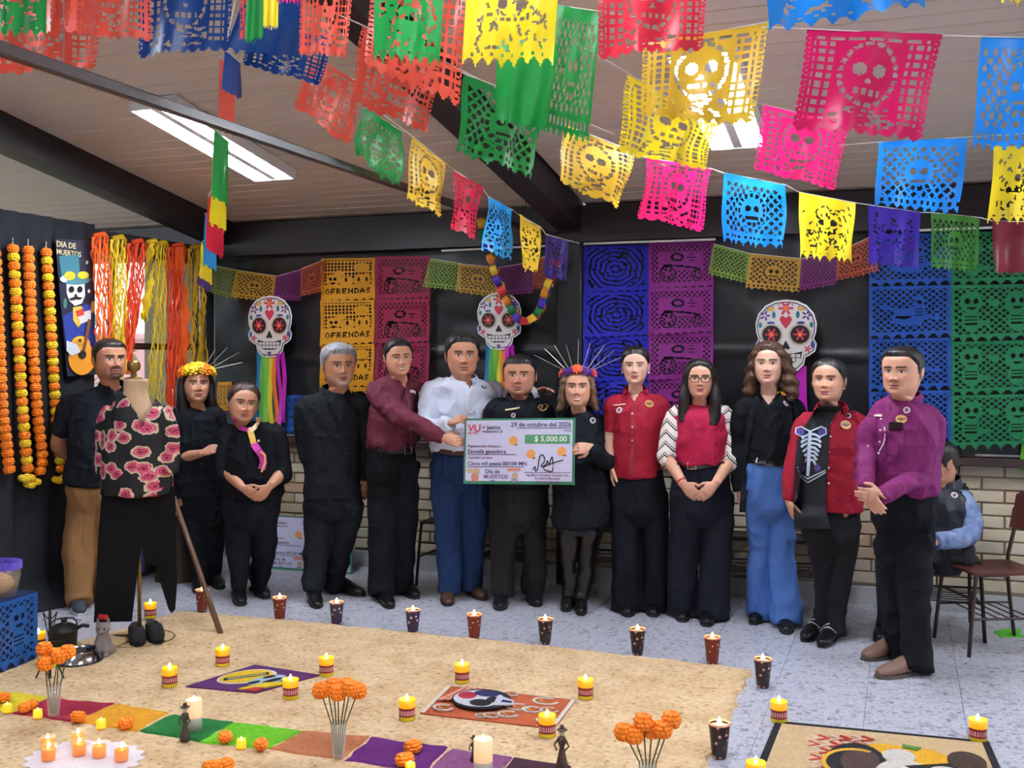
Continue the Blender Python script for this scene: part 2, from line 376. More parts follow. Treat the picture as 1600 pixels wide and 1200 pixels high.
# ---- ceiling lamps: twin fluorescent tubes in white reflector trays
m_tray = mat('lamp_tray', (232, 232, 234), 0.35); m_tube = mat('fluorescent_tube', (255, 255, 255), 0.5, emit=((240, 247, 255), TUBE_POWER))
m_louvre = mat('lamp_louvre', (205, 208, 212), 0.25, metal=0.7)
def lamp(x, y, label, seen):
    e = empty('ceiling_lamp', (x, y, zc(y)), label, 'lamp', 'twin-tube ceiling lamps'); e.rotation_euler = (-ang, 0, 0)
    tr = MB().box((0, 0, -0.012), (0.32, 1.26, 0.02))
    for s in (-1, 1): tr.box((s*0.155, 0, -0.04), (0.012, 1.26, 0.06)); tr.box((0, s*0.624, -0.04), (0.32, 0.012, 0.06))
    tr.box((0, 0, -0.04), (0.05, 1.24, 0.05)); tr.build('tray', m_tray, e, local=True)
    for s in (-1, 1):
        MB().tube([(s*0.085, -0.6, -0.05), (s*0.085, 0.6, -0.05)], 0.017, n=12).build('tube', m_tube, e, local=True)
        if seen:
            lm = MB().box((0, 0, 0), (0.12, 0.004, 0.016)).build('louvre', m_louvre, e, local=True); lm.location = (s*0.085, -0.57, -0.062)
            for k in range(1, 13): c = lm.copy(); COL.objects.link(c); c.parent = e; c.location = (s*0.085, -0.57+k*0.095, -0.062)
for x, xs in ((-3.96, 'left'), (-0.88, 'right')): lamp(x, 5.5, {'left': 'lit twin-tube ceiling lamp left of the sloping rafter', 'right': 'lit twin-tube ceiling lamp behind the yellow paper flags'}[xs], True)
for y in (2.3, -0.9):
    for x in (-3.96, -0.88, 2.2): lamp(x, y, 'lit twin-tube ceiling lamp over the near part of the room', False)
lamp(2.2, 5.5, 'lit twin-tube ceiling lamp near the right wall', False)
for x in (-2.4, 2.2):
    e = lamp(x, -3.6, 'lit twin-tube ceiling lamp at the far rear of the room', False)
# long square rail hung below the roof
p0, p1 = Vector((-2.45, 2.2, 2.497)), Vector((-2.45, YW-0.1, 2.497))
rl = empty('ceiling_rail', (-2.45, 4.7, 2.5), 'long thin brown square steel rail running below the ceiling', 'rail')
MB().bbox((-2.45, (p0.y+p1.y)/2, 2.497), (0.035, p1.y-p0.y, 0.04), 0.004).build('bar', mat('brown_rail', (52, 42, 42), 0.35), rl)
hg = MB()
for y in (2.6, 6.9): hg.tube([(-2.45, y, 2.50), (-2.45, y, zc(y))], 0.0025, n=6)
hg.build('hanger_rods', m_dark, rl)
# ================================================================ PEOPLE
def remesh(mb, voxel, it=5, fac=0.5):
    me = bpy.data.meshes.new('tmp'); me.from_pydata([tuple(p) for p in mb.v], [], mb.f); ob = bpy.data.objects.new('tmp', me); COL.objects.link(ob)
    r = ob.modifiers.new('r', 'REMESH'); r.mode = 'VOXEL'; r.voxel_size = voxel
    s = ob.modifiers.new('s', 'SMOOTH'); s.factor = fac; s.iterations = it
    dg = bpy.context.evaluated_depsgraph_get(); ev = ob.evaluated_get(dg); m2 = ev.to_mesh()
    n = len(m2.vertices); v = np.empty(n*3); m2.vertices.foreach_get('co', v); nr = np.empty(n*3); m2.vertices.foreach_get('normal', nr)
    f = [tuple(p.vertices) for p in m2.polygons]; ev.to_mesh_clear(); bpy.data.objects.remove(ob); bpy.data.meshes.remove(me)
    return v.reshape(-1, 3), nr.reshape(-1, 3), f
def folds(v, n, amp, sc=(9, 9, 4), seed=0):
    w = np.stack([vnoise(v, (6, 6, 6), seed+k) for k in (20, 21, 22)], 1)*.05
    a = vnoise(v+w, sc, seed); b = vnoise(v+w, np.array(sc)*2.1, seed+9)
    return v+n*((1-np.abs(a)*2.2)*amp*.8+(1-np.abs(b)*2)*amp*0.4)[:, None]
M_SKIN = attr_mat('skin', 0.48, bump=(350, 0.12))
def hair_mat(name, c, c2):
    return mat('hair_'+name, c, 0.38, var=(60, c2, 0.7), bump=(90, 0.55), stretch=(1, 1, 0.12), spec=0.45)
def smoothstep(x, a, b):
    t = np.clip((x-a)/(b-a), 0, 1); return t*t*(3-2*t)
PZ  = [-.235, -.21, -.17, -.15, -.130, -.120, -.113, -.105, -.09, -.07, -.05, -.03, 0, .03, .06, .085, .10, .109, .1125]
PW  = [.085, .068, .056, .054, .054, .053, .050, .050, .054, .061, .067, .071, .0745, .0765, .0725, .060, .043, .020, .0005]
PF  = [.060, .052, .046, .046, .054, .064, .078, .087, .0925, .0925, .0925, .0915, .089, .0925, .088, .071, .050, .022, .0005]
PB  = [.070, .062, .058, .057, .058, .060, .061, .062, .065, .071, .078, .087, .097, .101, .094, .074, .051, .022, .0005]
def smooth_interp(z, xs, ys):
    y = np.interp(z, xs, ys); k = 0.004
    return (y+np.interp(z-k, xs, ys)+np.interp(z+k, xs, ys)+np.interp(z-2*k, xs, ys)*0.5+np.interp(z+2*k, xs, ys)*0.5)/4
ZR = np.concatenate([np.linspace(-.235, -.125, 14, endpoint=False), np.linspace(-.125, .045, 74, endpoint=False), np.linspace(.045, .112, 22)])
NC = 100
UU = np.linspace(-1, 1, NC, endpoint=False); TH = PI*(UU*0.42+0.58*UU**3)
def head_grid(o):
    """rows x columns of head points in head space (face towards -y), with per-vertex colour"""
    g = lambda x, z, x0, z0, sx, sz: np.exp(-((x-x0)/sx)**2-((z-z0)/sz)**2)
    z = ZR[:, None]+0*TH[None, :]; th = TH[None, :]+0*z
    w = smooth_interp(ZR, PZ, PW)[:, None]*(1+(o['wide']*1.08-1)*smoothstep(z, -.125, -.10)); fr = smooth_interp(ZR, PZ, PF)[:, None]; bk = smooth_interp(ZR, PZ, PB)[:, None]
    jaw = np.exp(-((z+0.082)/0.03)**2); s, c = np.sin(th), np.cos(th); e = 0.88
    wf = np.interp(ZR, [-.125, -.115, -.107, -.095, -.08, -.06, -.04], [1.0, .80, .84, .95, 1.02, 1.02, 1.0])[:, None]*(1+o['jaw']*jaw)
    nk = 1-o.get('slim', .10)*smoothstep(-z, .085, .125)*(1-smoothstep(-z, .19, .235)); w = w*nk
    w = w*(1+(wf-1)*smoothstep(c, -.1, .5))
    x = w*np.sign(s)*np.abs(s)**e; y = np.where(c > 0, -fr*np.abs(c)**e, bk*np.abs(c)**e)
    front = np.clip(c, 0, 1)**0.5; ax = np.abs(x)
    neck = smoothstep(z, -.118, -.105)
    nz = np.interp(ZR, [-.046, -.042, -.034, -.02, 0, .016, .028, .04], [0, .006, .0225, .017, .0085, .0035, .001, 0])[:, None]*o['nose']
    nw = np.interp(ZR, [-.042, -.034, -.02, 0, .03], [.013, .0125, .0095, .0075, .009])[:, None]
    d = nz*np.exp(-(x/nw)**2) + .0075*o['nose']*g(ax, z, .0145, -.037, .0062, .006)
    d = d - .0105*g(ax, z, .031, .003, .017, .012) + .0058*g(ax, z, .031, 0, .0125, .0072) + .0035*g(ax, z, .03, .022, .02, .006)
    d = d + .0055*o['cheek']*g(ax, z, .041, -.033, .018, .02) - .003*g(ax, z, .03, -.062, .008, .016)
    mz = -.067+o['smile']*.55*(ax**2)/.02
    d = d + .0055*np.exp(-((z-mz-.0055)/.0042)**2-(x/.02)**2) + .0065*np.exp(-((z-mz+.0065)/.005)**2-(x/.018)**2) - .0045*np.exp(-((z-mz)/.0018)**2-(x/.023)**2)
    d = d + .005*g(x, z, 0, -.1, .017, .011) - .003*g(x, z, 0, -.084, .02, .005) - .002*g(x, z, 0, -.052, .005, .006)
    y = y - d*front*neck
    # colours
    sk = np.array(lin(o['skin'])[:3]); col = np.ones(z.shape+(3,))*sk
    def paint(mask, c, a=1.0):
        nonlocal col
        k = (np.clip(mask, 0, 1)*a*(np.cos(th) > 0))[..., None]; col = col*(1-k)+np.array(lin(c)[:3])*k
    paint(g(ax, z, .042, -.03, .022, .02), o.get('blush', (196, 110, 96)), 0.28)
    paint(g(x, z, 0, -.036, .016, .012), (190, 105, 90), 0.2)
    paint(g(ax, z, .031, .001, .02, .011), (110, 66, 56), o.get('lid', 0.35))  # lid: shade under the brow, painted into the skin around the eyes
    if o.get('beard'):
        bc, ba, style = o['beard']
        if style == 'goatee':
            k = np.exp(-((z+.048)/.007)**4-(ax/.028)**6)+np.exp(-((ax-.026)/.006)**2)*(z < -.045)*(z > -.095)+np.exp(-((z+.097)/.015)**4-(ax/.024)**4)
        elif style == 'chin': k = np.exp(-((z+.099)/.017)**4-(ax/.026)**4)+0.4*np.exp(-((z+.047)/.006)**4-(ax/.026)**4)
        elif style == 'moustache': k = np.exp(-((z+.048)/.0065)**4-(ax/.027)**6)
        else: k = 0
        paint(k, bc, ba)
        if style != 'moustache': paint(smoothstep(-z, .035, .06)*(1-smoothstep(-z, .1, .118)), bc, 0.22)
    lipm = np.clip(np.exp(-((z-mz-.005)/.0058)**4-(x/.0255)**4)+np.exp(-((z-mz+.0060)/.0070)**4-(x/.0225)**4), 0, 1); paint(lipm, o['lip'], 0.9)
    if o['smile'] > 0.25: paint(np.exp(-((z-mz+.001)/.0048)**4-(x/.0215)**6), (236, 230, 222), 0.95)
    else: paint(np.exp(-((z-mz)/.0014)**2-(x/.026)**4), (88, 40, 38), 0.85)
    ez = .0005; eb = .0056*o.get('eye', 1.0)
    ex_ = (ax-.0315)/.0165; q = ex_**2+((z-ez)/eb)**2
    paint((q < 1)*1.0, (196, 184, 176)); paint(((ax-.0315)**2+(z-ez)**2 < .0064**2)*(q < 1.05), (38, 26, 22))
    paint(np.exp(-((z-ez-eb*np.sqrt(np.clip(1-ex_**2, 0, 1))-.0008)/.0022)**2)*(np.abs(ex_) < 1.12), (30, 20, 20), 1.0)
    paint(np.exp(-((z-ez+eb*np.sqrt(np.clip(1-ex_**2, 0, 1))+.0006)/.0012)**2)*(np.abs(ex_) < 1), (90, 58, 52), 0.6)
    bz = .0220-((ax-.033)/.03)**2*.0035+o.get('brow_z', 0)
    paint(np.exp(-((z-bz)/(.0048*o.get('brow', 1.0)))**4)*(ax > .011)*(ax < .055), o['browc'], 0.88)
    paint(g(ax, z, .0085, -.0425, .004, .0018), (90, 44, 38), 0.5)
    if 'shave' in o: paint(smoothstep(-z, .05, .075)*(1-smoothstep(-z, .1, .12)), o['shave'], 0.35)
    ht = o.get('scalp', o['browc']); top = smoothstep(z-hairline(TH, o)[None, :], 0.0, .006)[..., None]; col = col*(1-top*0.75)+np.array(lin(ht)[:3])*top*0.75
    return np.stack([x, y, z], -1), col
def hairline(th, o):
    a = np.abs(th)*180/PI
    return np.interp(a, [0, 25, 45, 58, 72, 82, 96, 110, 130, 180], o.get('hl', [.066, .066, .058, .035, .02, -.022, -.006, -.01, -.05, -.06]))
def grid_faces(nr, nc, wrap=True):
    return [(r*nc+k, r*nc+(k+1) % nc, (r+1)*nc+(k+1) % nc, (r+1)*nc+k) for r in range(nr-1) for k in range(nc)]
HF = grid_faces(len(ZR), NC)
def grid_normals(P):
    du = np.roll(P, -1, 1)-np.roll(P, 1, 1); dv = np.gradient(P, axis=0); n = np.cross(du, dv); return n/(np.linalg.norm(n, axis=-1, keepdims=True)+1e-9)
HDEF = dict(wide=1.0, jaw=0.0, nose=1.0, cheek=1.0, smile=0.05, skin=(196, 144, 116), lip=(150, 84, 78), browc=(36, 28, 26))

def hand(mb, wr, d, n, thumb, curl=0.5, L=1.0, spread=0.0):
    """palm plus five fingers; d = pointing direction, n = palm normal (fingers curl towards it), thumb = +1/-1 side"""
    d = d.normalized(); n = (n-d*n.dot(d)).normalized(); s = d.cross(n)*thumb
    mb.tube([wr-d*.03*L, wr, wr+d*.03*L, wr+d*.065*L, wr+d*.088*L], [(.024*L, .019*L), (.026*L, .019*L), (.035*L, .017*L), (.041*L, .0145*L), (.039*L, .011*L)], ref=s, n=12)
    for off, ln, fr in ((.030, .066, .0088), (.0105, .076, .0092), (-.0095, .072, .009), (-.029, .056, .008)):
        p = wr+d*(.082-abs(off-.005)*.18)*L+s*off*L; a = curl*0.55; pts = [p-d*.012*L]; rr = [fr*L*1.05]; dd = d+s*(off*spread)
        for q, fl in enumerate((.46, .31, .23)):
            dr = (dd*math.cos(a)+n*math.sin(a)).normalized(); pts.append(p); rr.append(fr*L*(1.02-q*.07)); p = p+dr*ln*fl*L; a += curl*(0.95 if q == 0 else 0.6)
        pts.append(p); rr.append(fr*L*0.72); mb.tube(pts, rr, n=8)
    p = wr+d*.022*L+s*.026*L+n*.004*L; dr = (d*0.72+s*0.62+n*0.28).normalized(); p2 = p+dr*.038*L; dr2 = (d*0.9+s*(0.28-curl*0.3)+n*(0.2+curl*0.35)).normalized(); p3 = p2+dr2*.034*L
    mb.tube([p-dr*.012*L, p, p2, p3, p3+dr2*.012*L], [.013*L, .0135*L, .0108*L, .0092*L, .006*L], n=8)

def person(key, label, head, feet, pelvis, torso, legs, arms, look, outfit, group='people standing in line for the photo', dep=None, seated=False):
    """all positions are photo pixels turned into points at the person's own distance (dz = metres nearer the camera)"""
    fp = []
    for hx, hy, tx, ty in feet: fp.append((G(hx, hy), G(tx, ty)))
    D = dep if dep else sum(depth_of((a+b)/2) for a, b in fp)/len(fp)
    s = D/F; r = ray(pelvis[0]).normalized(); yv = r; xv = Vector((r.y, -r.x, 0)); seed = sum(ord(c) for c in key) % 97
    body_yaw = look.get('body', 0.0)*PI/180
    bx = (xv*math.cos(body_yaw)+yv*math.sin(body_yaw)); by = (yv*math.cos(body_yaw)-xv*math.sin(body_yaw))
    PT = lambda px, py, dz=0.0: W(px, py, D-dz)
    base = Vector((0, 0, 0)); c = sum((a+b for a, b in fp), Vector())/(2*len(fp)) if fp else PT(*pelvis)
    base = Vector((c.x, c.y, 0))
    # ---------------- head
    o = dict(HDEF); o.update(look)
    hx, htop, hchin = head[:3]; hs = (hchin-htop)*s/.232; hc = PT(hx, (htop+hchin)/2+1.5, head[3] if len(head) > 3 else 0.03)
    hy = look.get('yaw', 0)*PI/180; pitch = look.get('pitch', 0)*PI/180; roll = look.get('roll', 0)*PI/180
    rx = Vector(ray(hx)).normalized(); hxv = Vector((rx.y, -rx.x, 0)); hyv = rx
    X = hxv*math.cos(hy)+hyv*math.sin(hy); Y = hyv*math.cos(hy)-hxv*math.sin(hy)
    R = Matrix((X, Y, UP)).transposed() @ Matrix.Rotation(-pitch, 3, 'X') @ Matrix.Rotation(roll, 3, 'Y')
    Rn = np.array(R); gridP, gridC = head_grid(o); nr = len(ZR)
    def place(P):
        q = P*hs; k = smoothstep(-P[..., 2:3], .10, .2)            # the neck stays upright towards its base
        tilted = q @ Rn.T; straight = q.copy() @ np.array(Matrix((X, Y, UP)).transposed()).T
        nb = PT(*look['neck']) if 'neck' in look else None
        out = tilted*(1-k)+straight*k+np.array(hc)
        if nb is not None:
            tgt = np.array(nb); cur = np.array(hc)+np.array([0, 0, -.2*hs]); sh = tgt-cur; sh[2] = 0; out = out+k*sh
        return out
    HP = place(gridP); skin_mb_v = [HP.reshape(-1, 3)]; skin_f = list(HF); cols = [gridC.reshape(-1, 3)]
    # cap the crown
    nv = HP.reshape(-1, 3).shape[0]; skin_f.append(tuple(range(nv-NC, nv)))
    def addskin(v, f, c):
        k = sum(len(a) for a in skin_mb_v); skin_mb_v.append(np.asarray(v)); skin_f.extend([tuple(i+k for i in q) for q in f]); cols.append(np.ones((len(v), 3))*np.array(c))
    skl = lin(o['skin'])[:3]
    for sg in (-1, 1):                                             # ears
        e = MB(); e.ball((0, 0, 0), (.0075, .0165, .031), 10, 8); ev = np.array(e.v); ev[:, 1] += ev[:, 2]*0.22; ev[:, 0] += np.abs(ev[:, 1])*0.25
        dent = np.exp(-((ev[:, 1])/.009)**2-((ev[:, 2]-.002)/.015)**2); ev[:, 0] -= dent*.004
        ev[:, 0] = sg*(ev[:, 0]+.0765*1.06*o['wide']); ev[:, 1] += .012; ev[:, 2] -= .006
        addskin(place(ev), e.f, np.array(skl)*0.92)
    # ---------------- body under the clothes
    pel = PT(*pelvis); core = MB()
    tp = [PT(a, b) for a, b, *_ in torso]; tr = [(q[2]*s*0.9, q[3]*0.9) for q in torso]
    tp2 = tp+[PT(*look['neck'])] if 'neck' in look else tp; tr2 = tr+[(.05, .05)] if 'neck' in look else tr
    core.tube(tp2, tr2, ref=bx, n=14)
    LEG = []
    for li, lg in enumerate(legs):
        n = len(lg); pts = []; fd = depth_of(sum(fp[li], Vector())/2) if fp else D
        for k, q in enumerate(lg):
            t = D+(fd-D)*k/(n-1)-(q[3] if len(q) > 3 else 0); pts.append((W(q[0], q[1], t), q[2]*t/F))
        LEG.append(pts); core.tube([p for p, _ in pts], [max(.02, w*0.75) for _, w in pts], n=10)
    hands = MB(); ARM = []
    for am in arms:
        pts = [PT(q[0], q[1], q[2]) for q in am['p']]; rr = [q[3]*s for q in am['p']]; ARM.append((pts, rr)); core.tube(pts, [w*0.72 for w in rr], n=10)
    cv, cn, cf = remesh(core, 0.016, 3); addskin(cv, cf, skl)
    for am, (pts, rr) in zip(arms, ARM):
        cut = am.get('sleeve', 1.0)
        if am.get('hand', True) is False and cut >= 1: continue
        mb = MB(); el, wr = pts[-2], pts[-1]; fr = am.get('fr', .040)
        if cut < 1:
            a = pts[0]+(pts[1]-pts[0])*0.45
            mb.tube([a, el, el+(wr-el)*0.35, wr], [fr*1.08, fr, fr*0.98, .0265], n=14, smooth=3)
        else: mb.tube([el+(wr-el)*0.6, wr], [.026, .025], n=12)
        if am.get('hand', True):
            hd = am['hand']; q = W(hd[0], hd[1], D-hd[2]); d = q-wr
            n = xv*hd[3][0]+yv*(-hd[3][1])+UP*hd[3][2]
            hand(mb, wr, d, n, hd[4], hd[5] if len(hd) > 5 else 0.5, look.get('hand', 0.97))
        v, n_, f = remesh(mb, 0.0042, 3); addskin(v, f, np.array(skl)*0.94)
    V = np.concatenate(skin_mb_v); Cc = np.concatenate(cols); Cc = np.concatenate([Cc, np.ones((len(Cc), 1))], 1)
    P = obj('person', V, skin_f, M_SKIN, org=base, smooth=True, attr=Cc); tag(P, label, 'person', group)
    # ---------------- hair shell
    hm = look['hairm']; N = grid_normals(HP); zrel = gridP[..., 2]-hairline(TH, o)[None, :]
    th_ = o.get('hair_t', .010)*hs; topk = smoothstep(gridP[..., 2], 0.0, .09)
    msk = smoothstep(zrel, -.001, o.get('edge', .022)); rough = vnoise(gridP.reshape(-1, 3), (60, 60, 25), seed).reshape(zrel.shape)
    HS = HP+N*((msk*(th_*(0.55+0.75*topk)+rough*o.get('hair_n', .0016)))-.0012*(1-msk))[..., None]
    hv = HS.reshape(-1, 3); keep = (zrel > -.003).reshape(-1)
    hf = [q for q in HF if all(keep[i] for i in q)]; hf.append(tuple(range(nv-NC, nv)))
    used = sorted(set(i for q in hf for i in q)); mp = {a: b for b, a in enumerate(used)}
    hair = obj('hair', hv[used], [tuple(mp[i] for i in q) for q in hf], hm, P, smooth=True)
    HL = lambda x, y, z: Vector(place(np.array([[x, y, z]]))[0])
    if look.get('locks'):
        lk = MB()
        for pts, w in look['locks']:
            lk.tube([HL(*p) for p in pts], [(a*hs, b*hs) for a, b in w], ref=X, n=10, smooth=4)
        v, n_, f = remesh(lk, 0.007, 3); wav = look.get('wave', 0.0)
        if wav: v = v+n_*(wav*np.sin(v[:, 2]*95+vnoise(v, (14, 14, 6), seed)*4))[:, None]
        v = v+n_*(vnoise(v, (70, 70, 14), seed)*.0035)[:, None]
        obj('long_hair', v, f, hm, P, smooth=True)
    # ---------------- trousers
    rec = dict(o=P, D=D, s=s, xv=xv, yv=yv, bx=bx, by=by, PT=PT, HL=HL, hs=hs, X=X, Y=Y, fp=fp, parts={}, hc=hc)
    tm = outfit.get('trousers')
    if tm:
        mb = MB(); hips = outfit['hips']
        hips = [(hips[0][0], hips[0][1]+22, hips[0][2]*.62, hips[0][3]*.55)]+list(hips); mb.tube([PT(a, b) for a, b, *_ in hips], [(q[2]*s, q[3]) for q in hips], ref=bx, n=20, smooth=3)
        for pts in LEG: mb.tube([p for p, _ in pts], [(w, w*outfit.get('leg_d', 1.0)) for _, w in pts], ref=bx, n=16, smooth=3)
        v, n_, f = remesh(mb, 0.0085, 3); v = folds(v, n_, 1.5*outfit.get('leg_fold', .009), (8, 8, 5), seed)
        v[:, 2] = np.maximum(v[:, 2], 0.012)
        rec['parts']['trousers'] = obj(outfit.get('trousers_name', 'trousers'), v, f, tm, P, smooth=True)
    # ---------------- shoes
    for k, (hl, to) in enumerate(fp):
        st = outfit['shoe']; d = (to-hl); d.z = 0; L = max(d.length, .15); d.normalize(); w = Vector((-d.y, d.x, 0)); sc = outfit.get('shoe_w', .046); b = MB(); hh = outfit.get('heel', 0.0)
        b.tube([hl-d*.045+UP*(.05+hh), hl-d*.02+UP*(.055+hh), hl+d*L*.3+UP*(.055+hh*.7), hl+d*L*.62+UP*.040, hl+d*L*.88+UP*.032, hl+d*(L+.012)+UP*.024],
               [(.022, .03), (.034, .048), (sc*.86, .050), (sc, .036), (sc*.92, .028), (sc*.45, .016)], ref=w, n=14, smooth=3)
        b.tube([hl+UP*(.03+hh), hl+UP*(outfit.get('shoe_h', .13)+hh)], [(.045, .05), (.04, .045)], ref=w, n=12)
        v, n_, f = remesh(b, 0.007, 3); v[:, 2] = np.maximum(v[:, 2], .012)
        sh = obj('shoe', v, f, st, P, smooth=True)
        pr = [(-L*.02-.045, -.012), (-L*.02-.045, .012), (-.02, .036), (L*.3, .036), (L*.62, sc*1.03), (L*.9, sc*.86), (L+.018, .018), (L+.018, -.018), (L*.9, -sc*.86), (L*.62, -sc*1.03), (L*.3, -.036), (-.02, -.036)]
        MB().prism(pr, hl+UP*.001, d, w, 0.016 if d.cross(w).z > 0 else -0.016).build('sole', outfit.get('sole', MATS['shoe_sole']), sh)
        if hh > 0.03: MB().tube([hl+UP*.002, hl+UP*(.05+hh)], [.012, .028], n=8).build('heel', outfit['shoe'], sh)
    # ---------------- top
    up = outfit['top']; mb = MB(); tq = outfit.get('shirt', torso)
    nk = PT(*look['neck']); pts = [PT(a, b) for a, b, *_ in tq]; rad = [(q[2]*s, q[3]) for q in tq]
    mb.tube(pts+[nk], rad+[(.060*hs*1.0, .060*hs)], ref=bx, n=22, smooth=3)
    for am, (ap, ar) in zip(arms, ARM):
        cut = am.get('sleeve', 1.0); nkp = nk+(ap[0]-nk)*0.25; q = [ap[0]]; rr = [ar[0]]; ins = (pts[-1]+(ap[0]-pts[-1])*0.45)
        mb.tube([nk+(ap[0]-nk)*0.1-UP*.022, nk+(ap[0]-nk)*0.6-UP*.02, ap[0]-UP*.004], [ar[0]*0.7, ar[0]*0.78, ar[0]*0.88], n=12, smooth=3); mb.ball(ap[0], ar[0]*0.97, 12, 8)
        lens = [(ap[i+1]-ap[i]).length for i in range(len(ap)-1)]; tot = sum(lens)*cut; acc = 0
        for i in range(len(ap)-1):
            if acc+lens[i] <= tot+1e-6: q.append(ap[i+1]); rr.append(ar[i+1]); acc += lens[i]
            else:
                k = (tot-acc)/lens[i]; q.append(ap[i]+(ap[i+1]-ap[i])*k); rr.append(ar[i]+(ar[i+1]-ar[i])*k); break
        q0 = q; q = [ins-UP*.005, q[0]]+q[1:]; rr = [rr[0]*0.85]+rr
        if not am.get('bare'):
            if 'sleeve_mat' in outfit:
                sm = MB(); sm.tube(q, [w*1.06 for w in rr], n=14, smooth=4); v, n_, f = remesh(sm, .009, 3); obj('sleeve', folds(v, n_, .007, (11, 11, 9), seed+2), f, outfit['sleeve_mat'], P, smooth=True)
                mb.tube(q[:2], [w*0.7 for w in rr[:2]], n=12)
            else: mb.tube(q, rr, n=14, smooth=4)
    v, n_, f = remesh(mb, 0.008, 3); v = folds(v, n_, 1.5*outfit.get('fold', .008), (9, 9, 7), seed+4)
    if outfit.get('vneck'):
        # open neckline: cut the faces in front of the throat
        ax, ay, aw = outfit['vneck']; tip = PT(ax, ay); q = v-np.array(tip); lx = q @ np.array(xv); lf = -(q @ np.array(yv)); lz = q[:, 2]
        inside = (np.abs(lx) < lz*aw) & (lz > 0) & (lf > -0.2); f = [p for p in f if not all(inside[i] for i in p)]
    rec['parts']['top'] = obj(outfit.get('top_name', 'shirt'), v, f, up, P, smooth=True)
    rec['bvh'] = BVHTree.FromPolygons([Vector(p) for p in v], f); rec['top_v'] = v
    return rec

# ---- things fixed to the front of a garment: a ray from the eye finds the cloth
EYE = Vector((0, 0, H))
def hit(rec, px, py, off=0.004):
    d = (W(px, py, 1.0)-EYE).normalized(); p, n, i, t = rec['bvh'].ray_cast(EYE, d)
    if p is None: p = rec['PT'](px, py, .14); n = -rec['yv']
    if n.dot(d) > 0: n = -n
    return p+n*off, n
def disc(rec, px, py, r, m, name, th=0.004, sub=None, squash=1.0, off=0.001):
    p, n = hit(rec, px, py, off); ex = n.cross(UP).normalized()*-1; ey = ex.cross(n)*-1
    poly = [(r*math.cos(2*PI*k/18), r*squash*math.sin(2*PI*k/18)) for k in range(18)]
    ey = UP-n*UP.dot(n); ey.normalize(); ex = ey.cross(n)
    b = MB().prism(poly, p, ex, ey, th).build(name, m, rec['o'])
    if sub: MB().prism([(a*.62+.1*r*math.sin(5*k), c*.62) for k, (a, c) in enumerate(poly)], p+n*th*0.9, ex, ey, .002).build('emblem', sub, b)
    return b
def button(rec, px, py, m, r=.006): return disc(rec, px, py, r, m, 'button', .003)
def strip(rec, pts, wpx, m, name, off=0.004, closed=False):
    """flat ribbon lying on the cloth through the given pixels"""
    P = []; n0 = []
    for q in pts:
        p, n = hit(rec, q[0], q[1], off); P.append(p); n0.append(n)
    v = []; f = []
    for i, p in enumerate(P):
        t = (P[min(i+1, len(P)-1)]-P[max(i-1, 0)]).normalized(); w = n0[i].cross(t).normalized()*(wpx*rec['s']/2)
        v += [p-w, p+w, p+w+n0[i]*.003, p-w+n0[i]*.003]
    for i in range(len(P)-1):
        a = i*4; b = a+4
        for k in range(4): f.append((a+k, a+(k+1) % 4, b+(k+1) % 4, b+k))
    f += [(3, 2, 1, 0), (len(v)-4, len(v)-3, len(v)-2, len(v)-1)]
    return obj(name, v, f, m, rec['o'])
def collar(rec, m, neck, w=.066, hgt=.028, flap=None, open_=0.5, name='collar'):
    """standing band round the neck, open at the front, with two turned-down points"""
    c = rec['PT'](*neck); hs = rec['hs']; X, Y = rec['X'], rec['Y']; X = rec['bx']; Y = rec['by']; v = []; f = []; n = 28; mb = MB()
    for k in range(n+1):
        a = -PI/2+open_+(2*PI-2*open_)*k/n
        for dz, rr in ((-.016, 1.14), (hgt, 0.98), (hgt+.002, 1.07), (hgt*.1, 1.26)):
            slope = .022*math.sin(a)
            v.append(c+X*(math.cos(a)*w*hs*rr)+Y*(math.sin(a)*w*hs*rr*0.95)+UP*(dz+slope))
    for k in range(n):
        for q in range(3): f.append((k*4+q, (k+1)*4+q, (k+1)*4+q+1, k*4+q+1))
    mb.add(v, f)
    if flap:
        for sg in (-1, 1):
            a = -PI/2+sg*open_; top = c+X*(math.cos(a)*w*hs*1.07)+Y*(math.sin(a)*w*hs*1.02)+UP*(hgt+.022*math.sin(a))
            out = c+X*(sg*w*hs*1.15)+Y*(-w*hs*.55)+UP*(.012)
            tip, tn = hit(rec, *flap[0 if sg < 0 else 1], .010)
            mid = (top+tip)/2-rec['yv']*.012
            mb.add([top, out, tip, mid], [(0, 1, 2), (0, 2, 3)]); mb.add([top+Y*.006, out+Y*.006, tip+Y*.006, mid+Y*.006], [(2, 1, 0), (3, 2, 0)])
    return mb.build(name, m, rec['o'], smooth=False)
def belt(rec, pts, m, bm=None, w=9, bx=None, bs=10):
    """belt drawn across the waist between the given pixels, with a buckle"""
    b = rec['bvh']; v = rec['parts'].get('trousers')
    tv = np.array([tuple(q.co) for q in v.data.vertices])+np.array(ORG[rec['o'].name]); rec['bvh'] = BVHTree.FromPolygons([Vector(q) for q in tv], [tuple(p.vertices) for p in v.data.polygons])
    bl = strip(rec, pts, w, m, 'belt', .006)
    if bm:
        p, n = hit(rec, bx[0], bx[1], .012); ey = (UP-n*UP.dot(n)).normalized(); ex = ey.cross(n); h = bs*rec['s']/2
        MB().tube([p+ex*h*1.3+ey*h, p-ex*h*1.3+ey*h, p-ex*h*1.3-ey*h, p+ex*h*1.3-ey*h, p+ex*h*1.3+ey*h], .004, n=6).build('buckle', bm, bl)
    rec['bvh'] = b
mat('shoe_sole', (30, 28, 30), 0.7)
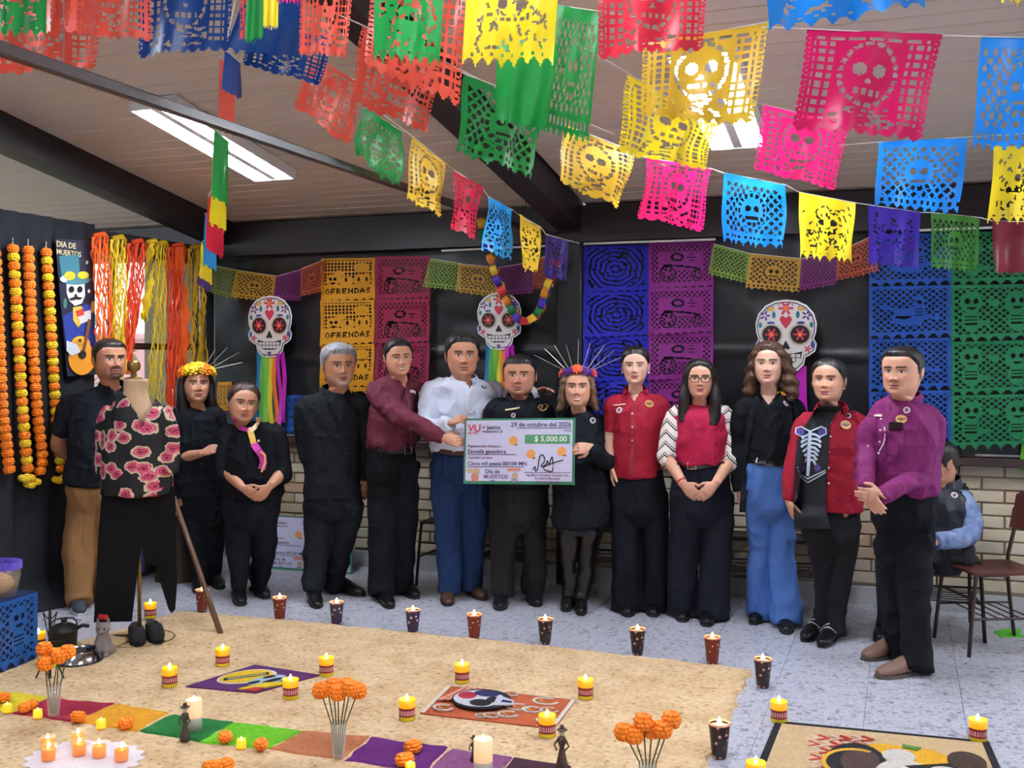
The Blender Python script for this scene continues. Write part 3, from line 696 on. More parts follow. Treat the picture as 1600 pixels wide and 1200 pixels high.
hb = hair_mat('black', (22, 18, 20), (40, 34, 36)); hdb = hair_mat('dark_brown', (48, 34, 30), (74, 52, 44)); hgrey = hair_mat('grey', (78, 80, 88), (178, 180, 188))
hbr = hair_mat('brown_waves', (62, 42, 34), (104, 76, 58)); hlt = hair_mat('highlighted', (84, 64, 52), (140, 112, 88))
def wrinkle(m, sc=6.0, dist=.025, st=.30):
    t = NT(m); p_ = t.n['Principled BSDF']; p_.inputs['Specular IOR Level'].default_value = .2; co = t.new('ShaderNodeTexCoord'); n = t.new('ShaderNodeTexNoise'); n.inputs['Scale'].default_value = sc; n.inputs['Distortion'].default_value = 1.6; n.inputs['Detail'].default_value = 3
    mp = t.new('ShaderNodeMapping'); mp.inputs['Scale'].default_value = (1, 1, 1.5); t.link(co.outputs['Object'], mp.inputs[0]); t.link(mp.outputs[0], n.inputs[0]); r = t.math('ABSOLUTE', t.math('SUBTRACT', n.outputs[0], .5)); b = t.new('ShaderNodeBump'); b.inputs['Strength'].default_value = st; b.inputs['Distance'].default_value = dist; t.link(r, b.inputs['Height'])
    if p_.inputs['Normal'].links: t.link(p_.inputs['Normal'].links[0].from_socket, b.inputs['Normal'])
    t.link(b.outputs[0], p_.inputs['Normal']); return m
c_black = mat('black_cloth', (15, 18, 25), 0.85, bump=(220, .05)); c_polo = mat('black_polo_cloth', (23, 28, 39), 0.8, bump=(180, .05))
c_suit = mat('charcoal_suit_cloth', (19, 24, 31), 0.8, bump=(200, .05)); c_navy = mat('navy_shirt_cloth', (14, 17, 28), 0.75, bump=(180, .05))
c_coat = mat('dark_coat_cloth', (17, 22, 31), 0.8, bump=(160, .05)); c_trous = mat('dark_trouser_cloth', (18, 21, 31), 0.85, bump=(200, .05))
c_slate = mat('slate_trouser_cloth', (26, 29, 42), 0.85, bump=(200, .05)); c_legg = mat('charcoal_jeans_cloth', (34, 35, 40), 0.85, bump=(200, .05))
c_khaki = mat('khaki_cloth', (150, 112, 72), 0.85, var=(6, (136, 98, 62), 0.8), bump=(160, .05)); c_maroon = mat('maroon_cloth', (104, 44, 62), 0.7, var=(5, (92, 36, 54), 0.8), bump=(160, .05))
c_white = mat('white_shirt_cloth', (206, 213, 232), 0.75, bump=(160, .05)); c_red = mat('red_shirt_cloth', (162, 30, 54), 0.7, var=(5, (148, 24, 46), 0.8), bump=(160, .05))
c_pink = mat('crimson_knit', (178, 32, 74), 0.75, var=(5, (166, 28, 66), 0.8), bump=(160, .05)); c_purple = mat('plum_shirt_cloth', (126, 38, 102), 0.65, var=(5, (112, 32, 90), 0.8), bump=(160, .05))
c_jean = mat('dark_blue_denim', (32, 56, 98), 0.85, var=(7, (24, 44, 80), 0.7), bump=(260, .05)); c_jeanl = mat('mid_blue_denim', (62, 98, 168), 0.85, var=(5, (84, 122, 188), 0.8), bump=(260, .05))
c_leather = mat('black_leather', (20, 20, 24), 0.28); c_shoe = mat('black_shoe_leather', (22, 22, 26), 0.3); c_canvas = mat('slate_canvas', (54, 64, 78), 0.8)
c_boot = mat('tan_boot_leather', (128, 98, 84), 0.5, var=(12, (112, 84, 72), 0.7)); c_brown = mat('brown_leather', (78, 50, 38), 0.45)
m_metal = mat('steel_buckle', (200, 200, 205), 0.25, metal=1.0); m_gold = mat('gold_thread', (208, 170, 96), 0.5); m_wbtn = mat('white_button', (236, 230, 232), 0.3); m_badge = mat('white_badge', (224, 216, 222), 0.35)
m_badged = mat('dark_badge', (44, 44, 50), 0.35); m_badgep = mat('badge_print', (120, 70, 80), 0.5); m_pearl = mat('pearl', (235, 230, 225), 0.2); m_cream = mat('cream_thread', (226, 208, 170), 0.6)
mat('white_sole', (212, 210, 208), 0.7)
def zigzag_mat():
    m = bpy.data.materials.new('zigzag_knit'); m.use_nodes = True; t = NT(m); p = t.n['Principled BSDF']
    co = t.new('ShaderNodeNewGeometry'); se = t.new('ShaderNodeSeparateXYZ'); t.link(co.outputs['Position'], se.inputs[0])
    u = t.math('MULTIPLY', se.outputs['X'], 17.0); tri = t.math('PINGPONG', u, 1.0); ph = t.math('ADD', t.math('MULTIPLY', tri, -0.85), t.math('MULTIPLY', se.outputs['Z'], 15.0)); fr = t.math('FRACT', ph)
    c = t.ramp(fr, [(0, (222, 216, 210)), (.30, (222, 216, 210)), (.31, (24, 24, 30)), (.45, (24, 24, 30)), (.46, (206, 200, 196)), (.58, (206, 200, 196)), (.59, (40, 40, 46)), (.66, (40, 40, 46)), (.67, (222, 216, 210))], 'CONSTANT')
    t.link(c, p.inputs['Base Color']); p.inputs['Roughness'].default_value = .8; return m
for k_ in [k_ for k_ in MATS if k_.endswith('_cloth') or k_.endswith('_denim') or k_.endswith('_knit')]: wrinkle(MATS[k_])
SK = dict(a=(198, 144, 116), b=(188, 132, 104), c=(208, 156, 130), d=(222, 178, 156), e=(180, 124, 96))
MHL = [.070, .070, .058, .032, .020, -.024, -.004, -.012, -.052, -.062]
WHL = [.078, .070, .052, .028, .006, -.010, -.02, -.03, -.06, -.07]

def emblem(rec, px, py, r):
    b = disc(rec, px, py, r, m_gold, 'chest_emblem', .003, squash=.75); p, n = hit(rec, px, py, .003); ey = (UP-n*UP.dot(n)).normalized(); ex = ey.cross(n)
    for k, (a, c, q, w) in enumerate(((0, -.1, .42, .34), (-.55, .05, .16, .3), (.55, .05, .16, .3), (0, .42, .5, .1))): MB().prism([(r*(a+q*math.cos(t)), r*.75*(c+w*math.sin(t))) for t in [2*PI*j/12 for j in range(12)]], p, ex, ey, .0015).build('emblem_stitching', m_badgep, b)
P1 = person('p1', 'man in a black polo shirt and khaki trousers standing behind the flowered blouse', (171, 528, 592, .05), [(117, 941, 126, 962), (160, 931, 172, 944)], (150, 770),
    [(152, 775, 47, .12), (158, 730, 52, .14), (162, 690, 54, .14), (163, 655, 52, .13), (165, 632, 44, .11)],
    [[(133, 770, 27), (128, 830, 25), (122, 880, 23), (122, 925, 20), (124, 943, 20)], [(170, 770, 27), (170, 830, 25), (166, 880, 22), (162, 920, 19), (162, 934, 19)]],
    [dict(p=[(112, 634, 0, 17), (90, 692, -.02, 14), (112, 728, -.16, 9)], sleeve=.42, hand=False, fr=.048), dict(p=[(212, 628, 0, 16), (222, 690, -.02, 14), (205, 735, -.12, 9)], sleeve=.42, hand=False)],
    dict(neck=(175, 606), yaw=22, body=15, skin=SK['b'], hairm=hb, hl=[.062, .064, .062, .05, .03, -.03, .0, -.02, -.05, -.06], hair_t=.006, wide=1.06, jaw=.10, beard=((40, 30, 28), .75, 'goatee'), lip=(168, 100, 92), nose=1.0, lid=.45),  # lid sets how strongly the brow shade is painted on
    dict(top=c_polo, top_name='polo_shirt', trousers=c_khaki, shoe=c_canvas, sole=MATS['white_sole'], hips=[(150, 790, 40, .11), (152, 765, 46, .12), (154, 745, 46, .12)], shirt=[(155, 757, 52, .135), (158, 730, 53, .145), (162, 690, 55, .14), (163, 655, 53, .13), (165, 632, 44, .11)], vneck=(180, 617, .5)))
collar(P1, c_polo, (177, 604), flap=((168, 617), (187, 614)))
P2 = person('p2', 'woman in a black jacket wearing a crown of yellow and orange flowers', (307, 571, 628, .03), [(308, 912, 312, 928), (330, 905, 345, 921)], (315, 780),
    [(312, 790, 38, .11), (310, 750, 38, .11), (308, 705, 39, .12), (308, 670, 38, .12), (309, 650, 33, .10)],
    [[(302, 790, 20), (305, 840, 16), (310, 880, 14), (312, 910, 13)], [(332, 790, 19), (332, 840, 16), (330, 880, 14), (328, 905, 13)]],
    [dict(p=[(277, 655, 0, 14), (281, 715, .08, 13), (316, 708, .17, 8)], sleeve=.62, hand=(338, 700, .19, (0, -.6, -.5), 1, .55), fr=.04), dict(p=[(340, 652, -.02, 13), (352, 712, -.06, 12), (345, 745, -.05, 9)], sleeve=1, hand=False)],
    dict(neck=(312, 640), slim=.18, yaw=8, pitch=4, skin=SK['a'], hairm=hb, hl=WHL, hair_t=.014, eye=.7, lip=(150, 84, 80),
         locks=[([(-.04, .03, .10), (-.085, .03, .03), (-.095, .02, -.08), (-.10, .0, -.18), (-.085, -.02, -.24)], [(.03, .04), (.03, .05), (.035, .05), (.04, .045), (.02, .02)]),
                ([(.04, .03, .10), (.085, .03, .03), (.09, .02, -.08), (.092, .01, -.17), (.09, .0, -.22)], [(.03, .04), (.028, .05), (.032, .05), (.035, .045), (.02, .02)]), ([(0, .08, .06), (0, .1, -.08), (0, .1, -.22)], [(.08, .03), (.085, .035), (.07, .03)])]),
    dict(top=c_coat, top_name='jacket', trousers=c_black, shoe=c_shoe, hips=[(316, 800, 34, .10), (315, 775, 37, .11), (314, 750, 36, .11)], shirt=[(313, 776, 41, .12), (311, 740, 40, .12), (308, 705, 40, .125), (308, 670, 38, .12), (309, 650, 33, .10)]))
P3 = person('p3', 'short woman in black with a pink and yellow neck scarf', (380, 598, 659, .03), [(370, 928, 377, 947), (398, 921, 416, 936)], (392, 790),
    [(393, 790, 42, .13), (395, 750, 46, .14), (395, 715, 44, .14), (394, 690, 41, .13), (392, 674, 34, .11)],
    [[(372, 800, 24), (372, 850, 18), (374, 895, 14), (372, 922, 12)], [(413, 800, 23), (413, 850, 18), (408, 890, 14), (403, 915, 12)]],
    [dict(p=[(356, 680, 0, 14), (352, 735, .06, 13), (380, 763, .2, 8)], sleeve=.58, hand=(402, 776, .22, (.1, -.7, .3), 1, .5), fr=.042), dict(p=[(432, 680, 0, 14), (443, 737, .04, 13), (421, 760, .2, 8)], sleeve=.72, hand=(404, 779, .22, (-.1, -.7, .3), -1, .5), fr=.042)],
    dict(neck=(388, 664), slim=.18, yaw=10, roll=6, skin=SK['a'], hairm=hdb, hl=WHL, edge=.04, hair_t=.012, wide=1.04, cheek=1.3, lip=(158, 84, 80), eye=.9),
    dict(top=c_black, top_name='blouse', trousers=c_trous, shoe=c_shoe, heel=.04, hips=[(392, 810, 43, .12), (393, 785, 44, .13), (394, 760, 44, .13)], shirt=[(394, 778, 46, .14), (395, 750, 48, .145), (395, 715, 45, .145), (394, 690, 41, .13), (392, 674, 34, .11)]))
P4 = person('p4', 'grey-haired man in a charcoal suit with his hand at his side', (529, 537, 603, .03), [(487, 928, 496, 951), (524, 922, 566, 932)], (520, 780),
    [(520, 780, 40, .12), (520, 730, 42, .13), (520, 690, 46, .13), (521, 655, 47, .13), (521, 630, 42, .11)],
    [[(500, 785, 24), (496, 840, 21), (492, 890, 18), (489, 925, 17)], [(544, 785, 24), (534, 840, 21), (524, 885, 18), (517, 918, 16)]],
    [dict(p=[(477, 638, 0, 16), (478, 700, .0, 14), (498, 744, .09, 11)], sleeve=1, hand=(508, 768, .10, (.2, -.8, 0), -1, .45)), dict(p=[(566, 632, 0, 16), (577, 695, -.05, 14), (572, 750, -.06, 11)], sleeve=1, hand=(570, 772, -.06, (-.2, -.8, 0), 1, .4))],
    dict(neck=(523, 612), yaw=16, body=12, skin=SK['b'], hairm=hgrey, hl=[.060, .062, .055, .034, .022, -.024, -.004, -.012, -.052, -.062], hair_t=.015, hair_n=.004, browc=(70, 64, 64), scalp=(120, 120, 126), beard=((176, 172, 168), .7, 'chin'), wide=1.04, lip=(150, 90, 80)),
    dict(top=c_suit, top_name='suit_jacket', trousers=c_suit, shoe=c_shoe, hips=[(520, 800, 42, .12), (520, 775, 43, .12), (520, 740, 40, .12)], shirt=[(520, 778, 45, .135), (520, 730, 43, .135), (520, 690, 46, .135), (521, 655, 47, .13), (521, 630, 42, .11)], fold=.006))
P5 = person('p5', 'smiling man in a maroon shirt reaching across for the cheque', (622, 528, 585, .08), [(590, 926, 610, 951), (628, 921, 650, 936)], (612, 715),
    [(612, 712, 37, .12), (612, 680, 39, .13), (616, 645, 40, .13), (620, 618, 38, .12), (622, 604, 32, .10)],
    [[(600, 725, 26), (599, 800, 22), (597, 870, 20), (596, 915, 19), (595, 930, 18)], [(630, 725, 24), (632, 800, 21), (628, 870, 19), (627, 910, 17), (628, 922, 16)]],
    [dict(p=[(590, 616, .06, 17), (637, 657, .26, 15), (692, 684, .37, 10)], sleeve=1, hand=(730, 694, .40, (.1, -.9, -.2), 1, .35)), dict(p=[(652, 610, -.12, 15), (668, 660, -.22, 13), (690, 690, -.22, 10)], sleeve=1, hand=False)],
    dict(neck=(626, 592), yaw=14, body=30, roll=-3, pitch=-3, skin=SK['c'], hairm=hb, hl=MHL, hair_t=.008, smile=.8, eye=.55, lip=(170, 96, 88), wide=1.02, cheek=1.5),
    dict(top=c_maroon, trousers=c_black, shoe=c_shoe, hips=[(612, 745, 40, .12), (612, 715, 38, .12), (612, 695, 37, .12)], shirt=[(611, 700, 38, .125), (612, 680, 40, .135), (616, 645, 41, .135), (620, 618, 38, .12), (622, 604, 32, .10)], fold=.010, vneck=(632, 609, .5)))
collar(P5, c_maroon, (626, 590), flap=((620, 606), (636, 603)))
belt(P5, [(577, 699), (590, 702), (605, 704), (620, 705), (632, 704), (645, 701)], c_leather, m_metal, 8, (636, 704))
P6 = person('p6', 'man in a white shirt and blue jeans holding the left end of the cheque', (722, 521, 587, .03), [(697, 927, 700, 947), (727, 923, 756, 938)], (720, 715),
    [(718, 712, 41, .13), (718, 680, 46, .145), (720, 645, 49, .145), (722, 620, 48, .13), (723, 604, 40, .11)],
    [[(698, 720, 25), (698, 780, 23), (700, 840, 20), (702, 890, 18), (700, 925, 17)], [(742, 720, 25), (741, 780, 23), (739, 840, 20), (736, 890, 18), (733, 917, 17)]],
    [dict(p=[(677, 614, .03, 17), (668, 668, .16, 15), (703, 661, .34, 10)], sleeve=1, hand=(724, 652, .385, (.5, -.3, -.5), 1, .8)), dict(p=[(768, 612, -.04, 16), (800, 640, -.14, 14), (838, 612, -.10, 10)], sleeve=1, hand=(858, 606, -.04, (.1, .4, -.8), 1, .5))],
    dict(neck=(725, 596), yaw=8, skin=SK['b'], hairm=hb, hl=MHL, hair_t=.012, wide=1.06, jaw=.10, lip=(160, 96, 88), brow=1.2),
    dict(top=c_white, trousers=c_jean, shoe=c_brown, hips=[(720, 745, 44, .13), (719, 715, 43, .13), (718, 697, 41, .13)], shirt=[(718, 703, 43, .14), (718, 680, 47, .15), (720, 645, 50, .15), (722, 620, 48, .13), (723, 604, 40, .11)], fold=.012, vneck=(734, 609, .6)))
collar(P6, c_white, (725, 594), flap=((708, 601), (743, 598)), open_=.6)
belt(P6, [(678, 703), (690, 705), (705, 707), (720, 708), (735, 708)], c_brown, None, 7)
disc(P6, 756, 605, .017, m_badged, 'badge', sub=m_badge)
P7 = person('p7', 'man in a dark navy uniform shirt standing behind the cheque', (812, 553, 617, .03), [(783, 931, 782, 954), (829, 928, 839, 948)], (812, 790),
    [(811, 790, 40, .13), (811, 745, 46, .15), (811, 705, 48, .15), (811, 665, 47, .14), (812, 634, 40, .11)],
    [[(792, 790, 24), (789, 840, 21), (786, 890, 18), (784, 930, 18)], [(832, 790, 24), (834, 840, 21), (834, 890, 18), (833, 926, 17)]],
    [dict(p=[(773, 642, 0, 15), (766, 710, .04, 13), (790, 745, .16, 10)], sleeve=1, hand=False), dict(p=[(851, 642, 0, 15), (860, 710, .04, 13), (846, 750, .20, 10)], sleeve=1, hand=(864, 757, .36, (.1, -.3, .9), 1, .9))],
    dict(neck=(812, 624), yaw=-6, skin=SK['b'], hairm=hb, hl=[.06, .062, .06, .045, .03, -.02, .0, -.012, -.05, -.06], hair_t=.007, wide=1.1, jaw=.12, lip=(150, 90, 84), shave=(120, 90, 84)),
    dict(top=c_navy, top_name='uniform_shirt', trousers=mat('black_uniform_cloth', (16, 15, 19), .85), shoe=c_shoe, shoe_w=.05, hips=[(811, 810, 42, .13), (811, 780, 43, .14), (811, 750, 44, .14)], shirt=[(811, 762, 46, .145), (811, 740, 47, .15), (811, 705, 49, .155), (811, 665, 48, .145), (812, 634, 40, .11)], fold=.006))
collar(P7, c_navy, (812, 622), flap=((802, 634), (823, 633)), open_=.55)
disc(P7, 802, 649, .015, m_badge, 'badge', sub=m_badgep)
strip(P7, [(790, 641), (797, 640), (804, 639), (812, 637)], 2.5, m_cream, 'name_stitching')
strip(P7, [(840, 638), (843, 634), (848, 633), (846, 637), (842, 640), (847, 642), (852, 640), (856, 634), (851, 632)], 2, m_gold, 'chest_emblem')
P8 = person('p8', 'woman in a long dark coat wearing an orange and purple flower crown', (903, 572, 634, .05), [(889, 938, 884, 956), (908, 941, 908, 962)], (908, 790),
    [(910, 800, 42, .12), (909, 760, 42, .12), (909, 715, 38, .12), (908, 685, 37, .125), (908, 662, 32, .10)],
    [[(889, 800, 20), (888, 850, 14), (890, 890, 12), (890, 930, 12)], [(925, 800, 20), (921, 850, 14), (914, 895, 12), (908, 935, 12)]],
    [dict(p=[(880, 664, 0, 13), (875, 720, .06, 12), (868, 745, .16, 9)], sleeve=1, hand=False), dict(p=[(940, 666, 0, 14), (951, 722, .10, 13), (924, 699, .26, 9)], sleeve=1, hand=(900, 701, .285, (-.5, -.4, -.2), 1, .75))],
    dict(neck=(906, 646), slim=.18, yaw=-3, skin=SK['c'], hairm=hlt, hl=WHL, hair_t=.013, smile=.7, eye=.7, lip=(176, 84, 84), cheek=1.3,
         locks=[([(-.03, -.04, .10), (-.075, -.035, .05), (-.09, 0, -.03), (-.095, .01, -.1), (-.125, -.01, -.145)], [(.02, .025), (.02, .035), (.022, .045), (.025, .04), (.012, .02)]),
                ([(.03, -.04, .10), (.072, -.035, .05), (.088, 0, -.03), (.095, .01, -.1), (.11, -.01, -.14)], [(.02, .025), (.02, .035), (.022, .045), (.025, .04), (.012, .02)]), ([(0, .08, .06), (0, .1, -.05), (0, .1, -.14)], [(.08, .03), (.085, .035), (.07, .03)])], wave=.003),
    dict(top=c_coat, top_name='coat', trousers=c_leather, trousers_name='leather_leggings', shoe=c_shoe, shoe_h=.2, heel=.03, shoe_w=.04, hips=[(908, 815, 36, .10), (908, 785, 38, .11), (908, 750, 36, .11)],
         shirt=[(912, 822, 48, .135), (911, 790, 47, .135), (910, 750, 43, .13), (909, 715, 39, .125), (908, 685, 38, .13), (908, 662, 32, .10)], fold=.010))
collar(P8, c_coat, (906, 645), open_=.7); disc(P8, 926, 657, .019, m_badge, 'badge', sub=m_badged)
P9 = person('p9', 'woman with tied-back dark hair in a red button-up shirt', (993, 541, 599, .03), [(983, 946, 981, 964), (1019, 946, 1021, 964)], (998, 770),
    [(998, 770, 40, .12), (996, 720, 34, .11), (995, 685, 35, .12), (994, 655, 38, .125), (994, 630, 34, .10)],
    [[(979, 770, 22), (978, 830, 21), (978, 900, 21.5), (979, 957, 23)], [(1022, 770, 22), (1024, 830, 21), (1024, 900, 21), (1023, 957, 21)]],
    [dict(p=[(959, 634, 0, 14), (952, 695, -.02, 11), (957, 730, .0, 8)], sleeve=.42, hand=(957, 748, .0, (.5, 0, 0), 1, .5), fr=.036), dict(p=[(1030, 634, 0, 14), (1036, 695, -.05, 11), (1032, 735, -.08, 8)], sleeve=.42, hand=False, fr=.036)],
    dict(neck=(993, 614), slim=.18, yaw=-4, skin=SK['d'], hairm=hb, edge=.04, hl=[.072, .064, .050, .030, .010, -.006, -.012, -.03, -.06, -.07], hair_t=.011, lip=(170, 74, 84), smile=.12, wide=.98, brow=.8),
    dict(top=c_red, trousers=c_trous, shoe=c_shoe, hips=[(998, 800, 42, .12), (998, 770, 42, .12), (997, 735, 38, .11)], shirt=[(997, 744, 39, .125), (996, 715, 35, .115), (995, 685, 36, .125), (994, 655, 38, .13), (994, 630, 34, .10)], fold=.008, leg_fold=.006, vneck=(991, 630, .55)))
collar(P9, c_red, (993, 613), flap=((973, 621), (1013, 619)), open_=.75)
for y in (629, 646, 667, 688, 709): button(P9, 988 if y > 640 else 991, y, m_wbtn)
strip(P9, [(990, 635), (989, 670), (988, 705), (987, 741)], 8, mat('red_band', (146, 24, 46), .7), 'button_band', .003)
disc(P9, 968, 641, .020, m_badge, 'badge', sub=m_badgep); strip(P9, [(958, 633), (966, 633), (978, 632)], 1.5, m_cream, 'name_stitching')
emblem(P9, 1014, 631, .032)
P10 = person('p10', 'woman with long black hair, glasses and zigzag-patterned sleeves', (1093, 561, 619, .05), [(1068, 953, 1066, 972), (1107, 958, 1104, 979)], (1095, 775),
    [(1096, 775, 44, .13), (1094, 725, 40, .125), (1093, 690, 42, .13), (1092, 660, 40, .13), (1093, 644, 34, .10)],
    [[(1072, 770, 25), (1069, 840, 23), (1067, 900, 22), (1067, 962, 23)], [(1122, 770, 25), (1120, 840, 24), (1117, 900, 23), (1114, 966, 25)]],
    [dict(p=[(1055, 652, 0, 14), (1041, 712, .06, 13), (1068, 757, .21, 8)], sleeve=.60, hand=(1090, 778, .22, (.2, -.8, 0), 1, .45), fr=.038), dict(p=[(1135, 652, 0, 14), (1146, 712, .06, 13), (1117, 757, .22, 8)], sleeve=.64, hand=(1092, 780, .25, (-.2, -.8, 0), -1, .45), fr=.038)],
    dict(neck=(1093, 634), slim=.18, yaw=2, skin=SK['c'], hairm=hb, hl=WHL, hair_t=.012, lip=(150, 62, 70), cheek=1.2, wide=1.02,
         locks=[([(-.025, -.05, .095), (-.07, -.04, .05), (-.088, -.005, -.03), (-.095, -.03, -.12), (-.10, -.075, -.21), (-.10, -.10, -.27)], [(.02, .025), (.022, .035), (.026, .045), (.034, .04), (.036, .03), (.026, .015)]),
                ([(.03, -.05, .095), (.072, -.04, .05), (.088, -.005, -.03), (.095, -.03, -.12), (.088, -.085, -.22), (.075, -.115, -.29)], [(.02, .025), (.022, .035), (.026, .045), (.036, .04), (.04, .03), (.028, .015)]), ([(0, .08, .06), (0, .1, -.08), (0, .1, -.22)], [(.08, .03), (.085, .035), (.07, .03)])]),
    dict(top=c_pink, top_name='knit_top', sleeve_mat=zigzag_mat(), trousers=c_slate, shoe=c_shoe, hips=[(1096, 800, 46, .13), (1096, 765, 46, .13), (1095, 725, 40, .125)], shirt=[(1094, 724, 41, .13), (1093, 705, 43, .135), (1093, 685, 43, .135), (1092, 660, 40, .13), (1093, 644, 34, .10)], leg_fold=.006))
belt(P10, [(1058, 724), (1068, 727), (1080, 729), (1093, 730), (1107, 729), (1120, 727), (1132, 724)], c_leather, mat('pale_gold_buckle', (214, 200, 160), .3, metal=1.0), 8, (1081, 729))
P11 = person('p11', 'woman with wavy brown hair in a black top and flared blue jeans', (1201, 534, 599, .03), [(1193, 958, 1178, 976), (1227, 967, 1229, 991)], (1203, 765),
    [(1203, 765, 40, .12), (1201, 715, 36, .115), (1200, 680, 38, .12), (1201, 650, 40, .125), (1202, 630, 34, .10)],
    [[(1186, 765, 22), (1187, 830, 19), (1187, 890, 19), (1192, 940, 24), (1193, 960, 26)], [(1224, 765, 22), (1222, 830, 19), (1223, 890, 20), (1229, 945, 24), (1230, 974, 25)]],
    [dict(p=[(1163, 640, 0, 15), (1154, 705, -.03, 13), (1157, 765, -.02, 10)], sleeve=1, hand=(1160, 785, 0, (.4, -.4, 0), 1, .4)), dict(p=[(1241, 640, -.02, 15), (1254, 705, -.08, 13), (1252, 760, -.1, 10)], sleeve=1, hand=False)],
    dict(neck=(1202, 614), slim=.18, yaw=-6, skin=SK['d'], hairm=hbr, hl=[.074, .066, .05, .034, .022, .006, -.012, -.03, -.06, -.07], hair_t=.014, lip=(172, 84, 88), smile=.2, eye=.85, wave=.006,
         locks=[([(-.02, -.05, .10), (-.07, -.04, .055), (-.09, -.005, -.02), (-.1, .0, -.1), (-.11, -.02, -.17), (-.10, -.04, -.2)], [(.02, .025), (.024, .035), (.03, .045), (.036, .045), (.034, .035), (.015, .015)]),
                ([(.01, -.05, .105), (.075, -.04, .06), (.1, -.005, -.01), (.115, .0, -.09), (.125, -.02, -.16), (.13, -.04, -.2)], [(.02, .025), (.026, .035), (.034, .045), (.042, .045), (.042, .035), (.02, .02)]), ([(0, .08, .06), (0, .1, -.08), (0, .1, -.16)], [(.08, .03), (.09, .035), (.08, .03)])]),
    dict(top=c_black, top_name='black_top', trousers=c_jeanl, shoe=c_leather, hips=[(1204, 790, 39, .12), (1203, 755, 40, .125), (1202, 720, 36, .115)], shirt=[(1201, 722, 38, .12), (1200, 680, 39, .125), (1201, 650, 40, .13), (1202, 630, 34, .10)], vneck=(1201, 634, .72)))
belt(P11, [(1168, 719), (1180, 722), (1195, 724), (1210, 725), (1222, 724), (1234, 721)], c_leather, m_metal, 8, (1190, 721))
disc(P11, 1227, 631, .019, m_badge, 'badge', sub=m_badgep)
P12 = person('p12', 'woman in an open red shirt over a black ribcage T-shirt', (1295, 560, 626, .05), [(1282, 985, 1258, 1003), (1306, 992, 1284, 1012)], (1297, 820),
    [(1297, 825, 44, .12), (1297, 770, 44, .13), (1297, 720, 42, .13), (1297, 685, 42, .13), (1297, 660, 36, .11)],
    [[(1280, 825, 22), (1286, 870, 18), (1290, 920, 14), (1289, 965, 12), (1288, 985, 12)], [(1318, 825, 22), (1318, 870, 18), (1313, 920, 15), (1308, 970, 13), (1308, 992, 13)]],
    [dict(p=[(1257, 664, 0, 15), (1240, 730, .02, 13), (1232, 783, .06, 10)], sleeve=1, hand=(1240, 808, .08, (.6, -.2, 0), 1, .35)), dict(p=[(1338, 660, 0, 15), (1349, 730, .02, 13), (1340, 788, .06, 10)], sleeve=1, hand=(1336, 815, .06, (-.4, -.4, 0), -1, .55))],
    dict(neck=(1299, 640), slim=.18, yaw=-14, body=-8, skin=SK['c'], hairm=hb, hl=WHL, edge=.04, hair_t=.010, lip=(168, 96, 92), cheek=1.3, wide=1.03, eye=.8, pitch=3),
    dict(top=c_red, top_name='open_red_shirt', trousers=c_legg, shoe=c_shoe, sole=c_leather, hips=[(1298, 840, 42, .11), (1298, 815, 43, .12), (1297, 780, 42, .12)], shirt=[(1297, 797, 50, .14), (1297, 760, 48, .14), (1297, 720, 46, .14), (1297, 685, 44, .135), (1297, 660, 36, .11)], fold=.006))
P13 = person('p13', 'man in a plum shirt and black trousers with tan boots', (1410, 541, 617, .05), [(1401, 1023, 1352, 1032), (1440, 1050, 1374, 1060)], (1412, 790),
    [(1412, 790, 44, .13), (1408, 740, 56, .15), (1408, 700, 58, .15), (1410, 665, 55, .14), (1412, 640, 44, .12)],
    [[(1395, 800, 30), (1396, 870, 25), (1400, 940, 22), (1404, 1000, 20), (1405, 1024, 20)], [(1428, 800, 30), (1428, 880, 27), (1430, 950, 25), (1434, 1010, 23), (1434, 1046, 23)]],
    [dict(p=[(1362, 668, 0, 15), (1352, 725, .08, 13), (1351, 766, .26, 11)], sleeve=1, hand=(1366, 788, .30, (.3, -.7, 0), 1, .35)), dict(p=[(1454, 662, .02, 20), (1444, 740, .10, 17), (1373, 772, .28, 12)], sleeve=1, hand=(1354, 774, .33, (0, -.9, .1), -1, .6))],
    dict(neck=(1415, 626), yaw=-24, body=-32, skin=SK['c'], hairm=hb, hl=[.067, .068, .066, .05, .03, -.02, .0, -.012, -.05, -.06], hair_t=.009, wide=1.08, jaw=.1, lip=(166, 96, 90), beard=((60, 44, 40), .35, 'moustache'), cheek=1.2, blush=(206, 104, 90)),
    dict(top=c_purple, trousers=c_black, shoe=c_boot, sole=mat('grey_sole', (84, 80, 78), .8), shoe_w=.05, shoe_h=.16, hips=[(1412, 815, 46, .13), (1412, 790, 46, .14), (1410, 760, 48, .14)], shirt=[(1412, 772, 54, .155), (1408, 740, 57, .16), (1408, 700, 60, .16), (1410, 665, 56, .145), (1412, 640, 44, .12)], fold=.010, leg_fold=.012))
collar(P13, c_purple, (1415, 626), flap=((1392, 640), (1408, 645)), open_=.45)
